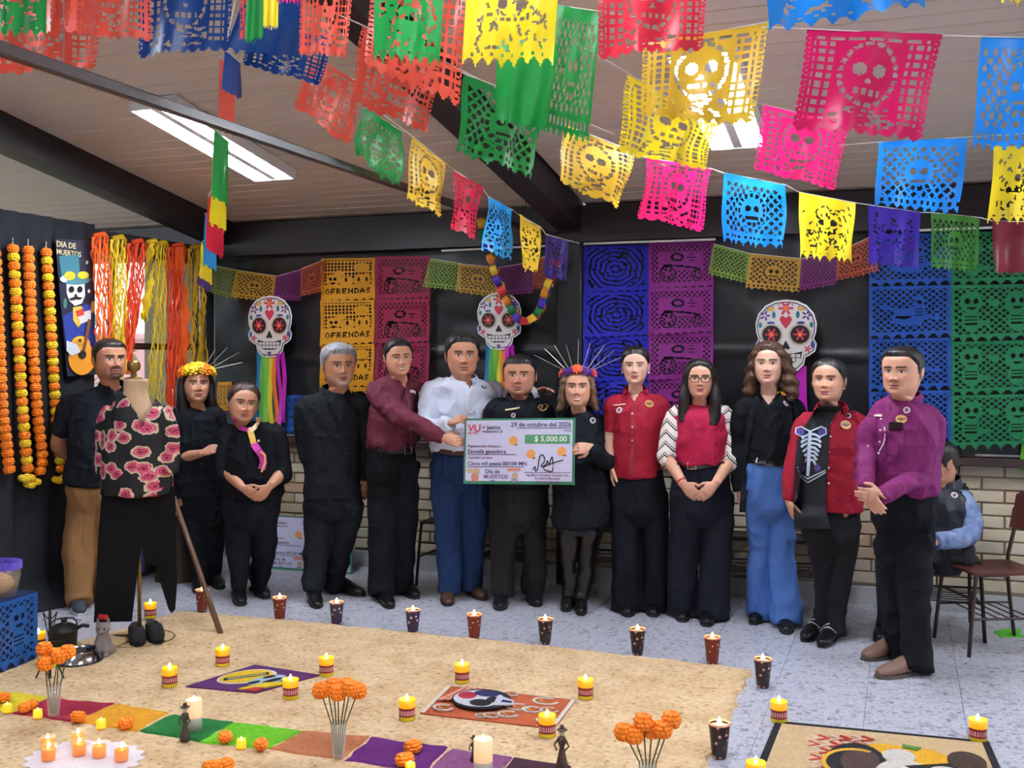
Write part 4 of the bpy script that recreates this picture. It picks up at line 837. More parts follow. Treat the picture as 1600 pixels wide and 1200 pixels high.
# ---- details on garments
for x, y in ((1373, 646), (1390, 642)): pass
strip(P13, [(1366, 651), (1372, 650), (1379, 650)], 4, m_cream, 'name_stitching'); disc(P13, 1417, 641, .017, m_badge, 'badge', sub=m_badgep)
emblem(P13, 1408, 655, .028)
strip(P13, [(1383, 668), (1384, 682), (1381, 694), (1375, 705)], 1.6, m_wbtn, 'cable')
p, n = hit(P13, 1400, 667, .006); ey = (UP-n*UP.dot(n)).normalized(); ex = ey.cross(n)
ph = MB().prism([(-.034, -.018), (.034, -.018), (.034, .014), (.028, .02), (-.028, .02), (-.034, .014)], p, ex, ey, .009).build('phone', mat('black_phone', (14, 14, 18), .15))
tag(ph, 'black phone sticking out of the plum shirt pocket', 'phone')
strip(P13, [(1385, 674), (1384, 700), (1384, 708), (1400, 712), (1412, 708), (1414, 690), (1416, 674)], 1.5, mat('plum_seam', (92, 26, 74), .8), 'pocket_seam', .002)
for x, y in ((1377, 655), (1376, 672), (1375, 690), (1373, 708)): button(P13, x, y, m_wbtn, .005)
# P12: black T-shirt panel with printed ribs, red shirt falling open beside it
def surf_patch(rec, poly, m, name, off, nu=10, nv=24):
    """cloth panel over the garment, bounded by left/right pixel columns per row: poly = [(y, x0, x1)]"""
    ys = [q[0] for q in poly]; v = []
    for b in range(nv+1):
        y = ys[0]+(ys[-1]-ys[0])*b/nv; x0 = np.interp(y, ys, [q[1] for q in poly]); x1 = np.interp(y, ys, [q[2] for q in poly])
        for a in range(nu+1): v.append(hit(rec, x0+(x1-x0)*a/nu, y, off)[0])
    n1 = len(v); bk = [p+rec['yv']*.008 for p in v]; f = []
    for b in range(nv):
        for a in range(nu):
            i = b*(nu+1)+a; f.append((i, i+nu+1, i+nu+2, i+1))
    return obj(name, v, f, m, rec['o'], smooth=True)
c_tee = mat('black_tee_cloth', (30, 32, 39), .85, bump=(160, .05))
tee = surf_patch(P12, [(634, 1280, 1314), (640, 1272, 1314), (650, 1268, 1304), (665, 1258, 1297), (690, 1246, 1296), (720, 1242, 1294), (760, 1240, 1291), (797, 1240, 1291), (826, 1241, 1298)], c_tee, 't_shirt', .010)
m_rib = mat('rib_print', (190, 206, 228), .6); m_vio = mat('violet_print', (78, 62, 140), .6)
for k in range(7):
    y = 682+k*6.5; wd = 16-abs(k-1.5)*1.6
    for sg in (-1, 1): strip(P12, [(1267+sg*2, y-3), (1267+sg*wd*.6, y-2.5), (1267+sg*wd, y+1+k*.5), (1267+sg*wd*1.02, y+4)], 3.6, m_rib, 'rib_print', .014)
strip(P12, [(1268, 675), (1267, 700), (1266, 725), (1265, 744)], 5.5, m_rib, 'spine_print', .015)
for sg in (-1, 1): strip(P12, [(1268, 675), (1268+sg*8, 672), (1268+sg*16, 667), (1268+sg*23, 670), (1268+sg*24, 678), (1268+sg*14, 683)], 2.2, m_rib, 'collarbone_print', .014); disc(P12, 1268+sg*17, 675, .022, m_vio, 'flower_print', .002, off=.012)
for sg in (-1, 1): disc(P12, 1266+sg*13, 731, .020, m_vio, 'flower_print', .002, off=.012)
for dy in (0, 5): strip(P12, [(1245, 730+dy), (1255, 742+dy), (1265, 748+dy), (1277, 741+dy), (1290, 733+dy)], 2.0, m_rib, 'hem_print', .014)
for y in (661, 682, 706, 731, 755): button(P12, 1298 if y < 700 else 1295, y, m_wbtn)
emblem(P12, 1321, 664, .034); disc(P12, 1325, 650, .017, m_badge, 'badge', sub=m_badged)
collar(P12, c_red, (1299, 640), flap=((1270, 655), (1322, 652)), open_=.95, w=.074)
strip(P12, [(1279, 640), (1284, 644), (1292, 645), (1302, 643), (1308, 639)], 1, m_metal, 'necklace', .016); disc(P12, 1285, 645, .006, m_pearl, 'pendant')
# P11 cardigan fronts
for side in (((630, 1172, 1182), (660, 1164, 1178), (720, 1160, 1168), (800, 1155, 1166)), ((628, 1236, 1250), (660, 1240, 1252), (700, 1240, 1254))):
    surf_patch(P11, list(side), c_coat, 'cardigan_front', .012, 6, 14)
strip(P11, [(1183, 613), (1191, 626), (1201, 638), (1211, 626), (1220, 613)], 5, c_coat, 'neckline', .004)
for hl, to in P12['fp']:
    d = (to-hl).normalized(); w = Vector((-d.y, d.x, 0)); c = hl+d*(to-hl).length*.45
    for k in (0, .035): MB().tube([c+d*k-w*.045+UP*(.062-k*.3), c+d*k+UP*(.092-k*.3), c+d*k+w*.045+UP*(.062-k*.3)], [(.008, .004)]*3, n=6, smooth=3).build('shoe_buckle', m_metal, P12['o'])
# P4 lapels and buttons
for pts in ([(508, 612), (513, 630), (522, 650), (533, 668)], [(545, 612), (543, 630), (540, 650), (536, 668)]): strip(P4, pts, 7, mat('lapel_cloth', (12, 15, 21), .85, spec=.15), 'lapel', .005)
for y in (676, 708): button(P4, 541, y, m_badged, .007)
collar(P4, c_suit, (523, 612), hgt=.03, open_=.6); strip(P4, [(535, 668), (538, 700), (541, 740), (545, 774)], 1.2, mat('seam', (14, 16, 20), .9), 'jacket_edge', .002)
strip(P5, [(634, 606), (640, 640), (642, 670), (640, 698)], 4, mat('maroon_band', (92, 34, 52), .7), 'button_band', .003)
strip(P5, [(640, 612), (644, 612), (648, 614)], 5, m_badge, 'chest_emblem')
for y in (616, 636, 655): button(P6, 735, y, m_wbtn, .005)
strip(P6, [(734, 606), (736, 625), (736, 645)], 6, c_white, 'button_band', .003)
disc(P2, 331, 655, .019, m_badged, 'badge', sub=c_black)
for y in (690, 725): button(P2, 314, y, m_badged, .006)
# P3 scarf
m_sc1 = mat('magenta_scarf', (196, 48, 160), .5); m_sc2 = mat('yellow_scarf', (232, 190, 90), .5); m_sc3 = mat('beige_scarf', (222, 186, 150), .5)
strip(P3, [(366, 655), (370, 664), (378, 671), (388, 674)], 7, m_sc1, 'scarf', .012); strip(P3, [(404, 652), (403, 662), (398, 670), (391, 675)], 8, m_sc3, 'scarf', .012)
strip(P3, [(391, 673), (394, 684), (397, 694)], 9, m_sc2, 'scarf', .012); strip(P3, [(397, 694), (402, 704), (409, 712), (411, 722), (409, 733)], 11, m_sc1, 'scarf', .012)
strip(P3, [(405, 705), (413, 712), (413, 724), (408, 738)], 3, m_sc2, 'scarf', .015); disc(P3, 391, 672, .014, m_sc3, 'scarf_knot', .012)
disc(P3, 404, 689, .008, m_gold, 'brooch')
# glasses of P10, hair clips and earrings
m_gl = mat('black_glasses', (16, 16, 20), .25)
g = MB(); HL = P10['HL']
for sg in (-1, 1):
    cx = sg*.032; pts = [HL(cx+.026*math.copysign(abs(math.cos(a))**.6, math.cos(a)), -.105+.010*abs(math.cos(a))*(1 if math.cos(a)*sg > 0 else 0), -.003+.017*math.copysign(abs(math.sin(a))**.7, math.sin(a))) for a in [2*PI*k/20 for k in range(21)]]
    g.tube(pts, .0022, n=6, caps=False); g.tube([HL(sg*.058, -.092, .004), HL(sg*.078, -.03, .002), HL(sg*.08, .01, 0)], .002, n=6)
g.tube([HL(-.007, -.107, .001), HL(0, -.11, .004), HL(.007, -.107, .001)], .0022, n=6); g.build('glasses', m_gl, P10['o'])
for R_, sgs, mm, rr in ((P9, (-1, 1), m_pearl, .006), (P8, (-1, 1), m_gold, .007), (P12, (1,), m_pearl, .006), (P10, (1,), m_pearl, .004)):
    for sg in sgs: MB().ball(R_['HL'](sg*.082, .004, -.042), rr, 8, 6).build('earring', mm, R_['o'], smooth=True)
bun = MB().ball(P12['HL'](.03, .12, .0), .035*P12['hs'], 12, 8, jag=.03); bun.build('bun', hb, P12['o'], smooth=True)
bun = MB().ball(P3['HL'](.0, .115, .0), .032, 12, 8); bun.build('bun', hdb, P3['o'], smooth=True)
# bracelets and watches
def band(rec, am_pts, k, m, r, name):
    a, b = rec['PT'](*am_pts[-2][:3]), rec['PT'](*am_pts[-1][:3]); p = a+(b-a)*k; d = (b-a).normalized()
    MB().tube([p-d*.005, p+d*.005], [r, r], n=14).build(name, m, rec['o'], smooth=True)
band(P10, [(1041, 712, .06), (1068, 757, .21)], .9, mat('red_cord', (170, 40, 44), .7), .031, 'bracelet')
band(P8, [(951, 722, .10), (924, 699, .26)], .98, m_metal, .031, 'watch'); band(P12, [(1349, 730, .02), (1340, 788, .06)], 1.0, c_leather, .031, 'bracelet')
# flower crowns
def flower(mb, c, r, n, seed=0):
    rnd = random.Random(seed); a0 = rnd.random()*6; n = n.normalized(); u = n.orthogonal().normalized(); w = n.cross(u)
    for ring, (k, rr, tilt) in enumerate(((9, 1.0, .25), (8, .8, .6), (6, .5, 1.0))):
        for i in range(k):
            a = a0+2*PI*i/k+ring*.4; d = u*math.cos(a)+w*math.sin(a); t = n.cross(d); e = c+d*r*rr+n*r*tilt*rr*.55+n*r*.12*ring; m_ = c+d*r*rr*.55+n*r*(tilt*.3+.15*ring)
            mb.add([c+n*r*.05*ring, m_+t*r*.24, e+t*r*.16, e+d*r*.06, e-t*r*.16, m_-t*r*.24], [(0, 1, 5), (1, 2, 4, 5), (2, 3, 4)])
def petal_mat(name, a, b): return mat(name, a, .6, var=(12, b, .8))
m_yel = petal_mat('yellow_petals', (242, 214, 40), (236, 190, 24)); m_ora = petal_mat('orange_petals', (252, 146, 24), (246, 120, 14)); m_pur = petal_mat('purple_petals', (108, 40, 150), (84, 28, 120)); m_cor = petal_mat('coral_petals', (250, 110, 50), (240, 86, 40))
def crown(rec, cols, sticks, label_name='flower_crown'):
    HL = rec['HL']; e = MB().tube([HL(.083*math.sin(a), .01-.085*math.cos(a), .086-.012*abs(math.sin(a))) for a in [-PI*.55+PI*1.1*k/14 for k in range(15)]], .006, n=6).build(label_name, mat('crown_band', (30, 28, 30), .7), rec['o'])
    for k, (a, m, r) in enumerate(cols):
        p = HL(.092*math.sin(a), .005-.085*math.cos(a), .104-.026*abs(math.sin(a))); n = (p-HL(0, .01, .03)).normalized(); b = MB(); flower(b, p, r, n, k); b.ball(p+n*r*.15, r*.45, 8, 6, jag=.1); b.build('flower', m, e)
    sk = MB()
    for a, L in sticks:
        p = HL(.085*math.sin(a), .01-.06*math.cos(a), .095); d = (rec['X']*math.sin(a)+UP*math.cos(a)); b = MB().tube([p, p+d*L], [.0022, .0016], n=5); b.build('spike', mat('silver_spike', (196, 192, 186), .35, metal=.5), e)
crown(P2, [(-1.45, m_ora, 0.047), (-1.1, m_ora, 0.050), (-.7, m_yel, 0.047), (-.35, m_yel, 0.058), (.05, m_yel, 0.050), (.4, m_ora, 0.055), (.75, m_ora, 0.043), (1.1, m_yel, 0.055), (1.45, m_yel, 0.043)], [(.75, .21), (1.05, .24), (1.35, .23), (.5, .16)])
crown(P8, [(-1.35, m_cor, .034), (-.8, m_pur, .032), (-.4, m_pur, .03), (0, m_cor, .036), (.45, m_pur, .032), (.85, m_pur, .03), (1.35, m_cor, .034)], [(-1.1, .22), (-.8, .2), (-.55, .19), (-.28, .17), (.02, .2), (.3, .18), (.62, .2), (.9, .2), (1.15, .22)])
# ================================================================ CUT-PAPER FLAGS AND WALL DECORATION
FONT = {'O': ('0110', '1001', '1001', '1001', '0110'), 'F': ('1111', '1000', '1110', '1000', '1000'), 'R': ('1110', '1001', '1110', '1010', '1001'), 'E': ('1111', '1000', '1110', '1000', '1111'),
        'N': ('1001', '1101', '1011', '1001', '1001'), 'D': ('1110', '1001', '1001', '1001', '1110'), 'A': ('0110', '1001', '1111', '1001', '1001'), 'S': ('0111', '1000', '0110', '0001', '1110')}
def picado(kind, nu, nv, seed=0):
    """True where the paper is solid"""
    rnd = np.random.default_rng(seed+100); u, v = np.meshgrid((np.arange(nu)+.5)/nu, (np.arange(nv)+.5)/nv); x = u-.5; fr = lambda a: a-np.floor(a); hole = np.zeros(u.shape, bool)
    ell = lambda cx, cy, a, b: ((x-cx)/a)**2+((v-cy)/b)**2
    if kind == 'skull':
        hole |= (np.abs(x) > .27) & (np.abs(x) < .43) & (v > .10) & (v < .84) & (fr(u*12.5) > .38) & (fr(v*13) > .38)
        hole |= (np.abs(x) > .455) & (np.abs(x) < .48) & (v > .08) & (v < .9) & (fr(v*22) > .55)
        hole |= (np.abs(x) < .42) & (v > .055) & (v < .09) & (fr(u*7) > .25)
        r = ell(0, .40, .20, .26); a = np.arctan2(v-.40, x); hole |= (r > 1.0) & (r < 1.35) & (fr(a*3.2) > .28) & (np.abs(x) < .26)
        hole |= (ell(-.08, .36, .055, .06) < 1) | (ell(.08, .36, .055, .06) < 1) | ((np.abs(x) < (v-.42)*.5) & (v > .42) & (v < .49))
        hole |= (np.abs(x) < .13) & (v > .535) & (v < .585) & (fr(u*16) > .42)
        hole |= (np.abs(x) < .25) & (v > .70) & (v < .86) & (rnd.random(u.shape) < .0) 
        for _ in range(26):
            cx, cy = rnd.uniform(-.24, .24), rnd.uniform(.70, .88); hole |= ell(cx, cy, rnd.uniform(.012, .035), rnd.uniform(.008, .02)) < 1
        hole |= v > .955+.045*np.abs(np.sin(u*PI*9))-.05
        hole |= (np.abs(x) > .485) & (fr(v*16) > .7)
    elif kind == 'fans':
        for _ in range(70):
            cx, cy, an = rnd.uniform(-.4, .4), rnd.uniform(.12, .84), rnd.uniform(0, PI); dx, dy = x-cx, v-cy; p = dx*np.cos(an)+dy*np.sin(an); q = -dx*np.sin(an)+dy*np.cos(an); hole |= (np.abs(p) < .034) & (np.abs(q) < .0125)
        hole |= (ell(-.1, .4, .05, .05) < 1) | (ell(.1, .4, .05, .05) < 1) | ((np.abs(x) < .16) & (v > .54) & (v < .575) & (fr(u*14) > .4))
        hole |= (np.abs(x) < .46) & (v > .87) & (v < .9) & (fr(u*9) > .75); hole |= v > 1-.085*np.abs(np.sin(u*PI*7))
    elif kind in ('lattice', 'lattice2'):
        k = 9; hole |= (fr(u*k+v*k*.8) > .36) & (fr(u*k-v*k*.8+30) > .36) & (np.abs(x) < .44) & (v > .1) & (v < .80)
        if kind == 'lattice':
            hole &= ~(ell(0, .46, .24, .27) < 1); hole |= (ell(0, .46, .22, .25) < 1) & (ell(0, .46, .17, .19) > 1) & (fr(np.arctan2(v-.46, x)*2.6) > .4); hole |= (ell(-.06, .44, .04, .05) < 1) | (ell(.06, .44, .04, .05) < 1) | ((np.abs(x) < .09) & (v > .56) & (v < .6))
        hole |= (v > .85) & (v < .9) & (fr(u*12) > .5); hole |= v > 1-.07*np.abs(np.sin(u*PI*8))
    elif kind == 'ofrenda':
        hole |= (v > .06) & (v < .62) & (np.abs(x) < .45) & (fr(u*16) > .32) & (fr(v*13) > .34)
        for cx, cy, a, b in ((-.26, .5, .13, .13), (-.02, .53, .13, .11), (.2, .52, .09, .15), (.34, .5, .08, .14), (.25, .22, .15, .10), (-.14, .36, .08, .08)): hole &= ~(ell(cx, cy, a, b) < 1)
        hole |= (ell(-.3, .48, .03, .035) < 1) | (ell(-.22, .48, .03, .035) < 1) | (ell(-.26, .58, .06, .02) < 1)
        for cx in (-.02, .2, .34): hole |= (ell(cx, .5, .02, .05) < 1)
        word = 'OFRENDAS'; w0 = 6
        for i, ch in enumerate(word):
            for ry, row in enumerate(FONT[ch]):
                for rx_, bit in enumerate(row):
                    if bit == '1':
                        cu = (.09+i*.105+rx_*.021); cv = .70+ry*.026; hole |= (u >= cu) & (u < cu+.021) & (v >= cv) & (v < cv+.026)
        hole |= v > 1-.05*np.abs(np.sin(u*PI*7))
    elif kind == 'cart':
        hole |= (fr(u*13+v*9) > .4) & (fr(u*13-v*9+30) > .4) & (v > .07) & (v < .86) & (np.abs(x) < .45)
        hole &= ~((np.abs(x) < .34) & (v > .22) & (v < .6)); hole &= ~((ell(-.2, .68, .15, .2) < 1) | (ell(.24, .72, .1, .14) < 1))
        for cx, cy, a, b in ((-.2, .68, .15, .2), (.24, .72, .1, .14)):
            r = ell(cx, cy, a, b); hole |= (r > .5) & (r < .8); hole |= (r < .42) & (r > .05) & (fr(np.arctan2((v-cy)*1.3, x-cx)*8/(2*PI)) > .4)
        hole |= (np.abs(x-.02) < .28) & (np.abs(v-.50-.25*(x+.3)**2) < .018); hole |= (ell(-.05, .33, .1, .09) < 1) & (ell(-.05, .33, .06, .05) > 1); hole |= (ell(.16, .34, .06, .08) < 1) & (fr(v*14) > .5)
        hole |= v > 1-.05*np.abs(np.sin(u*PI*8))
    elif kind == 'swirl':
        r = np.sqrt((x*1.1)**2+((v-.5)*1.0)**2); hole |= (fr(r*11+.12*np.sin(8*np.arctan2(v-.5, x))) > .66) & (np.abs(x) < .44) & (v > .06) & (v < .88)
        for _ in range(30):
            cx, cy = rnd.uniform(-.42, .42), rnd.uniform(.1, .85); hole |= ell(cx, cy, .028, .02) < 1
        hole |= v > 1-.05*np.abs(np.sin(u*PI*8))
    elif kind in ('bones', 'lute'):
        hole |= (fr(u*11+v*9) > .34) & (fr(u*11-v*9+30) > .34) & (np.abs(x) < .46) & (v > .05) & (v < .84)
        if kind == 'bones':
            for cx, q in ((-.27, 1), (.25, 1)):
                hole &= ~((ell(cx, .30, .13, .19) < 1) | (ell(cx, .62, .10, .20) < 1) | (ell(cx+.08, .66, .14, .06) < 1)); hole |= (ell(cx-.04, .28, .03, .045) < 1) | (ell(cx+.055, .28, .03, .045) < 1) | (ell(cx+.01, .40, .06, .016) < 1) | ((np.abs(x-cx) < .07) & (v > .5) & (v < .7) & (fr(v*16) > .55))
            hole &= ~(ell(0, .32, .07, .06) < 1)
        else:
            hole &= ~((ell(-.02, .58, .2, .16) < 1) | (ell(.12, .45, .07, .3) < 1) | ((np.abs(x) < .36) & (np.abs(v-.5-x*.35) < .035))); hole |= (ell(-.08, .58, .1, .03) < 1) | (ell(.12, .3, .03, .04) < 1) | ((np.abs(x-.12) < .05) & (v > .42) & (v < .6) & (fr(v*16) > .6))
        hole |= v > 1-.10*np.abs(np.sin(u*PI*7)); hole |= (np.abs(v-.93) < .02) & (fr(u*7) > .3) & (fr(u*7) < .7)
    elif kind == 'plain': hole |= v > 1-.06*np.abs(np.sin(u*PI*7))
    return ~hole
def cut_mesh(solid, fn):
    nv, nu = solid.shape; P = fn(*np.meshgrid(np.linspace(0, 1, nu+1), np.linspace(0, 1, nv+1))); P = P.reshape(-1, 3)
    b, a = np.nonzero(solid); i = b*(nu+1)+a; F_ = np.stack([i, i+nu+1, i+nu+2, i+1], 1); used, inv = np.unique(F_, return_inverse=True)
    return P[used], inv.reshape(-1, 4).tolist()
FC = dict(green=(24, 150, 66), coral=(226, 84, 66), blue=(14, 66, 138), yellow=(240, 214, 34), red=(220, 44, 66), gold=(232, 190, 56), pink=(244, 30, 112), magenta=(206, 22, 92), sky=(24, 136, 232), purple=(66, 40, 168), indigo=(56, 42, 120), leaf=(66, 138, 50), wine=(136, 26, 50), crim=(196, 36, 66), cyan=(40, 148, 220), dpurple=(60, 40, 120))
def flag(col, q, kind, label, d=None, k=(1, 1), res=(52, 56), seed=0, name='paper_flag', group='cut-paper flags hanging from strings'):
    (x0, y0), (x1, y1), (x2, y2), (x3, y3) = q; hpx = ((y3-y0)+(y2-y1))/2
    if d is None: d = min(6.75, max(2.9, .37*F/hpx))
    A, B, Cc, D_ = [np.array(p) for p in (W(x0, y0, d*k[0]), W(x1, y1, d*k[1]), W(x2, y2, d*k[1]), W(x3, y3, d*k[0]))]
    nrm = np.cross(B-A, D_-A); nrm = nrm/np.linalg.norm(nrm); wd = np.linalg.norm(B-A); ph = seed*1.7; wd = wd if res[0] > 12 else wd*.15
    def fn(u, v):
        P = A*((1-u)*(1-v))[..., None]+B*(u*(1-v))[..., None]+Cc*(u*v)[..., None]+D_*((1-u)*v)[..., None]
        rip = wd*(.05*np.sin(u*7+ph)*v+.028*np.sin(u*15+ph*2+v*2)*(.3+v)+.02*np.sin(v*6+u*4+ph)); return P+nrm*rip[..., None]
    v, f = cut_mesh(picado(kind, *res, seed), fn)
    o = obj(name, v, f, paper('paper_'+col, FC[col]), smooth=True, org=tuple((A+B)/2)); tag(o, label, 'paper flag', group); FL.append((label, Vector(A), Vector(B))); return o
FL = []
def Q(x0, y0, x1, y1, x2, y2, x3, y3): return ((x0, y0), (x1, y1), (x2, y2), (x3, y3))
# near flags overhead, left to right
flag('green', Q(-40, -70, 72, -75, 70, 58, -35, 62), 'fans', 'green cut-paper flag in the top left corner', 3.5, seed=1)
flag('coral', Q(70, -70, 150, -70, 150, 62, 70, 60), 'skull', 'coral cut-paper flag just right of the corner green one', 3.7, seed=2)
flag('coral', Q(108, -60, 238, -70, 235, 72, 104, 58), 'skull', 'coral cut-paper flag overlapping the first blue one at top left', 3.55, seed=3)
flag('coral', Q(-30, -20, 158, 0, 148, 114, -25, 122), 'skull', 'coral cut-paper flag lowest at left, over the ceiling rail', 3.9, seed=4)
flag('blue', Q(222, -60, 364, -70, 358, 85, 213, 97), 'skull', 'dark blue cut-paper flag hanging above the left ceiling lamp', 3.7, seed=5)
flag('coral', Q(376, -60, 392, -70, 390, 66, 374, 70), 'skull', 'narrow coral paper flag seen edge-on at top left', 3.4, seed=6, res=(16, 50))
flag('green', Q(388, -60, 414, -70, 411, 64, 383, 72), 'plain', 'narrow green paper flag seen edge-on between the blue ones', 3.3, seed=7, res=(20, 50))
flag('yellow', Q(412, -70, 436, -70, 434, 48, 411, 46), 'plain', 'narrow yellow paper flag seen edge-on at top left', 3.2, seed=8, res=(20, 50))
flag('pink', Q(430, -90, 474, -90, 470, 8, 432, 7), 'fans', 'pink paper flag whose lower edge just shows at the top', 3.0, seed=9, res=(24, 40))
flag('blue', Q(400, -60, 482, -60, 470, 96, 352, 84), 'plain', 'plain dark blue paper flag beside the narrow yellow one', 3.75, seed=10)
flag('blue', Q(392, 30, 522, 60, 498, 138, 378, 104), 'skull', 'dark blue cut-paper flag hanging crooked, lowest of the blue ones', 3.95, seed=11)
flag('coral', Q(472, -50, 554, -50, 540, 98, 466, 92), 'skull', 'orange-red cut-paper flag left of the sloping rafter', 3.55, seed=12)
flag('coral', Q(482, 84, 566, 132, 538, 230, 463, 176), 'skull', 'slanting coral cut-paper flag below the blue ones', 4.6, (.97, 1.05), seed=13)
flag('coral', Q(582, -40, 734, -40, 716, 178, 570, 112), 'skull', 'large orange-red cut-paper flag behind the green one', 3.75, seed=14, res=(60, 64))
flag('coral', Q(568, 40, 694, 96, 666, 216, 549, 164), 'skull', 'slanting orange-red cut-paper flag crossing the rafter', 4.1, (.97, 1.05), seed=15)
flag('green', Q(586, -60, 696, -60, 686, 104, 583, 96), 'fans', 'green cut-paper flag in front of the large orange-red one', 3.35, seed=16)
flag('green', Q(566, 168, 630, 206, 617, 294, 552, 244), 'lattice', 'small green cut-paper flag below the slanting orange-red ones', 5.0, (.97, 1.05), seed=17)
flag('yellow', Q(732, -60, 876, -60, 864, 104, 722, 104), 'fans', 'bright yellow cut-paper flag at the top, left of the red one', 3.3, seed=18, res=(60, 60))
flag('green', Q(728, 116, 852, 164, 832, 282, 716, 240), 'lattice', 'green cut-paper flag with lattice, lowest over the rafter', 4.3, (.97, 1.05), seed=19, res=(60, 60))
flag('green', Q(776, 60, 874, 70, 852, 210, 774, 192), 'plain', 'shiny green paper flag under the bright yellow one', 3.7, seed=20)
flag('green', Q(872, 8, 938, 18, 919, 228, 846, 208), 'lattice', 'tall green cut-paper flag left of the big red one', 3.6, seed=21, res=(48, 64))
flag('gold', Q(643, 212, 696, 255, 690, 345, 635, 314), 'skull', 'small yellow cut-paper flag hanging beside the ceiling rail end', 5.4, (.97, 1.04), seed=22, res=(40, 48))
flag('crim', Q(711, 267, 753, 293, 745, 384, 706, 361), 'skull', 'small red cut-paper flag between yellow and blue, left of the column', 5.7, (.97, 1.04), seed=23, res=(36, 48))
flag('cyan', Q(763, 307, 802, 329, 793, 408, 757, 394), 'lattice', 'small blue cut-paper flag left of the column', 6.1, (.97, 1.03), seed=24, res=(34, 44))
flag('gold', Q(810, 335, 845, 355, 838, 430, 812, 418), 'fans', 'small yellow cut-paper flag nearest the column', 6.35, (.97, 1.03), seed=25, res=(34, 44))
flag('dpurple', Q(853, 366, 889, 376, 885, 442, 850, 432), 'fans', 'small dark purple paper flag hanging in front of the column', 6.55, seed=26, res=(34, 40))
flag('red', Q(933, -60, 1108, -60, 1098, 84, 936, 98), 'skull', 'big red cut-paper flag at the top centre', 3.3, seed=27, res=(64, 60))
flag('gold', Q(1004, 70, 1202, 34, 1172, 204, 1001, 190), 'skull', 'big golden cut-paper flag covering the right ceiling lamp', 3.7, seed=28, res=(70, 64))
flag('gold', Q(880, 194, 993, 238, 968, 332, 866, 285), 'skull', 'golden cut-paper flag, lowest and leftmost of the golden cluster', 5.0, (.97, 1.05), seed=29)
flag('yellow', Q(984, 116, 1119, 196, 1104, 271, 967, 244), 'skull', 'yellow cut-paper flag in front of the pink one', 4.4, (.97, 1.05), seed=30, res=(60, 56))
flag('pink', Q(1010, 246, 1113, 264, 1097, 368, 1001, 346), 'skull', 'pink cut-paper flag hanging below the yellow cluster', 5.2, (.98, 1.03), seed=31)
flag('sky', Q(1130, 270, 1228, 289, 1220, 390, 1125, 380), 'lattice', 'sky blue cut-paper flag between the pink and the yellow one', 5.2, (.99, 1.02), seed=32)
flag('yellow', Q(1248, 300, 1337, 317, 1331, 412, 1250, 404), 'fans', 'yellow cut-paper flag between sky blue and purple, above a skull', 5.35, (.99, 1.01), seed=33)
flag('purple', Q(1358, 320, 1438, 332, 1436, 424, 1357, 416), 'fans', 'purple cut-paper flag left of the leaf green one', 5.5, seed=34)
flag('leaf', Q(1454, 332, 1532, 340, 1525, 427, 1457, 422), 'lattice', 'leaf green cut-paper flag between the purple and dark red ones', 5.6, seed=35)
flag('wine', Q(1549, 345, 1650, 348, 1648, 428, 1552, 430), 'plain', 'dark red paper flag at the right edge', 5.7, seed=36)
flag('pink', Q(1193, 163, 1326, 195, 1303, 304, 1178, 270), 'skull', 'hot pink cut-paper flag partly behind the large magenta one', 4.4, seed=37, res=(56, 52))
flag('magenta', Q(1262, 45, 1472, 55, 1440, 229, 1238, 208), 'skull', 'large magenta cut-paper flag, biggest on the right', 3.5, seed=38, res=(76, 66))
flag('sky', Q(1373, 222, 1514, 214, 1492, 336, 1367, 324), 'lattice', 'sky blue cut-paper flag below the large magenta one', 4.5, seed=39, res=(60, 52))
flag('sky', Q(1192, -110, 1452, -130, 1448, 12, 1197, 56), 'fans', 'sky blue cut-paper flag at the top edge right of centre', 3.0, seed=40, res=(70, 50))
flag('sky', Q(1534, 57, 1664, 60, 1655, 240, 1521, 234), 'lattice', 'sky blue cut-paper flag at the upper right edge', 3.4, seed=41, res=(56, 64))
flag('yellow', Q(1553, 228, 1650, 232, 1645, 352, 1545, 350), 'fans', 'yellow cut-paper flag at the right edge below the sky blue', 4.6, seed=42)
flag('yellow', Q(1560, -110, 1660, -110, 1660, 10, 1562, 10), 'fans', 'yellow paper flag whose tip shows in the top right corner', 3.0, seed=43, res=(30, 40))
# a string of flags seen almost edge-on, running away towards the corner
for k, (c, x0, y0, x1, y1, d, lb) in enumerate((('blue', 356, 84, 371, 150, 3.9, 'blue paper flag seen edge-on, nearest on the string towards the corner'), ('coral', 348, 96, 362, 212, 4.2, 'red paper flag seen edge-on on the string towards the corner'),
     ('green', 340, 208, 352, 318, 4.5, 'green paper flag seen edge-on in front of the lamp tray'), ('yellow', 337, 250, 349, 360, 4.8, 'yellow paper flag seen edge-on below the left lamp'), ('red', 330, 312, 343, 400, 5.2, 'red paper flag seen edge-on below the yellow one'),
     ('cyan', 325, 340, 334, 422, 5.6, 'blue paper flag seen edge-on near the window corner'), ('yellow', 320, 385, 327, 442, 6.0, 'yellow paper flag seen edge-on at the window corner'), ('dpurple', 317, 420, 323, 452, 6.4, 'purple paper tip at the end of the edge-on string'))):
    flag(c, Q(x0-5, y0-6, x1+5, y0+14, x1+5, y1+6, x0-9, y1-8), 'plain', lb, d, (.96, 1.05), res=(10, 40), seed=50+k, group='paper flags seen edge-on')
def string_of(words, label, pre=None, post=None):
    pts = [];
    if pre: pts.append(W(*pre))
    for w in words:
        for lb, a, b in FL:
            if lb == w: pts += [a, b]
    if post: pts.append(W(*post))
    tag(MB().tube(pts, .0022, n=5).build('flag_string', mat('white_string', (222, 220, 214), .8)), label, 'string', 'strings carrying the paper flags')
L = [q[0] for q in FL]; n_ = lambda s: next(x for x in L if s in x)
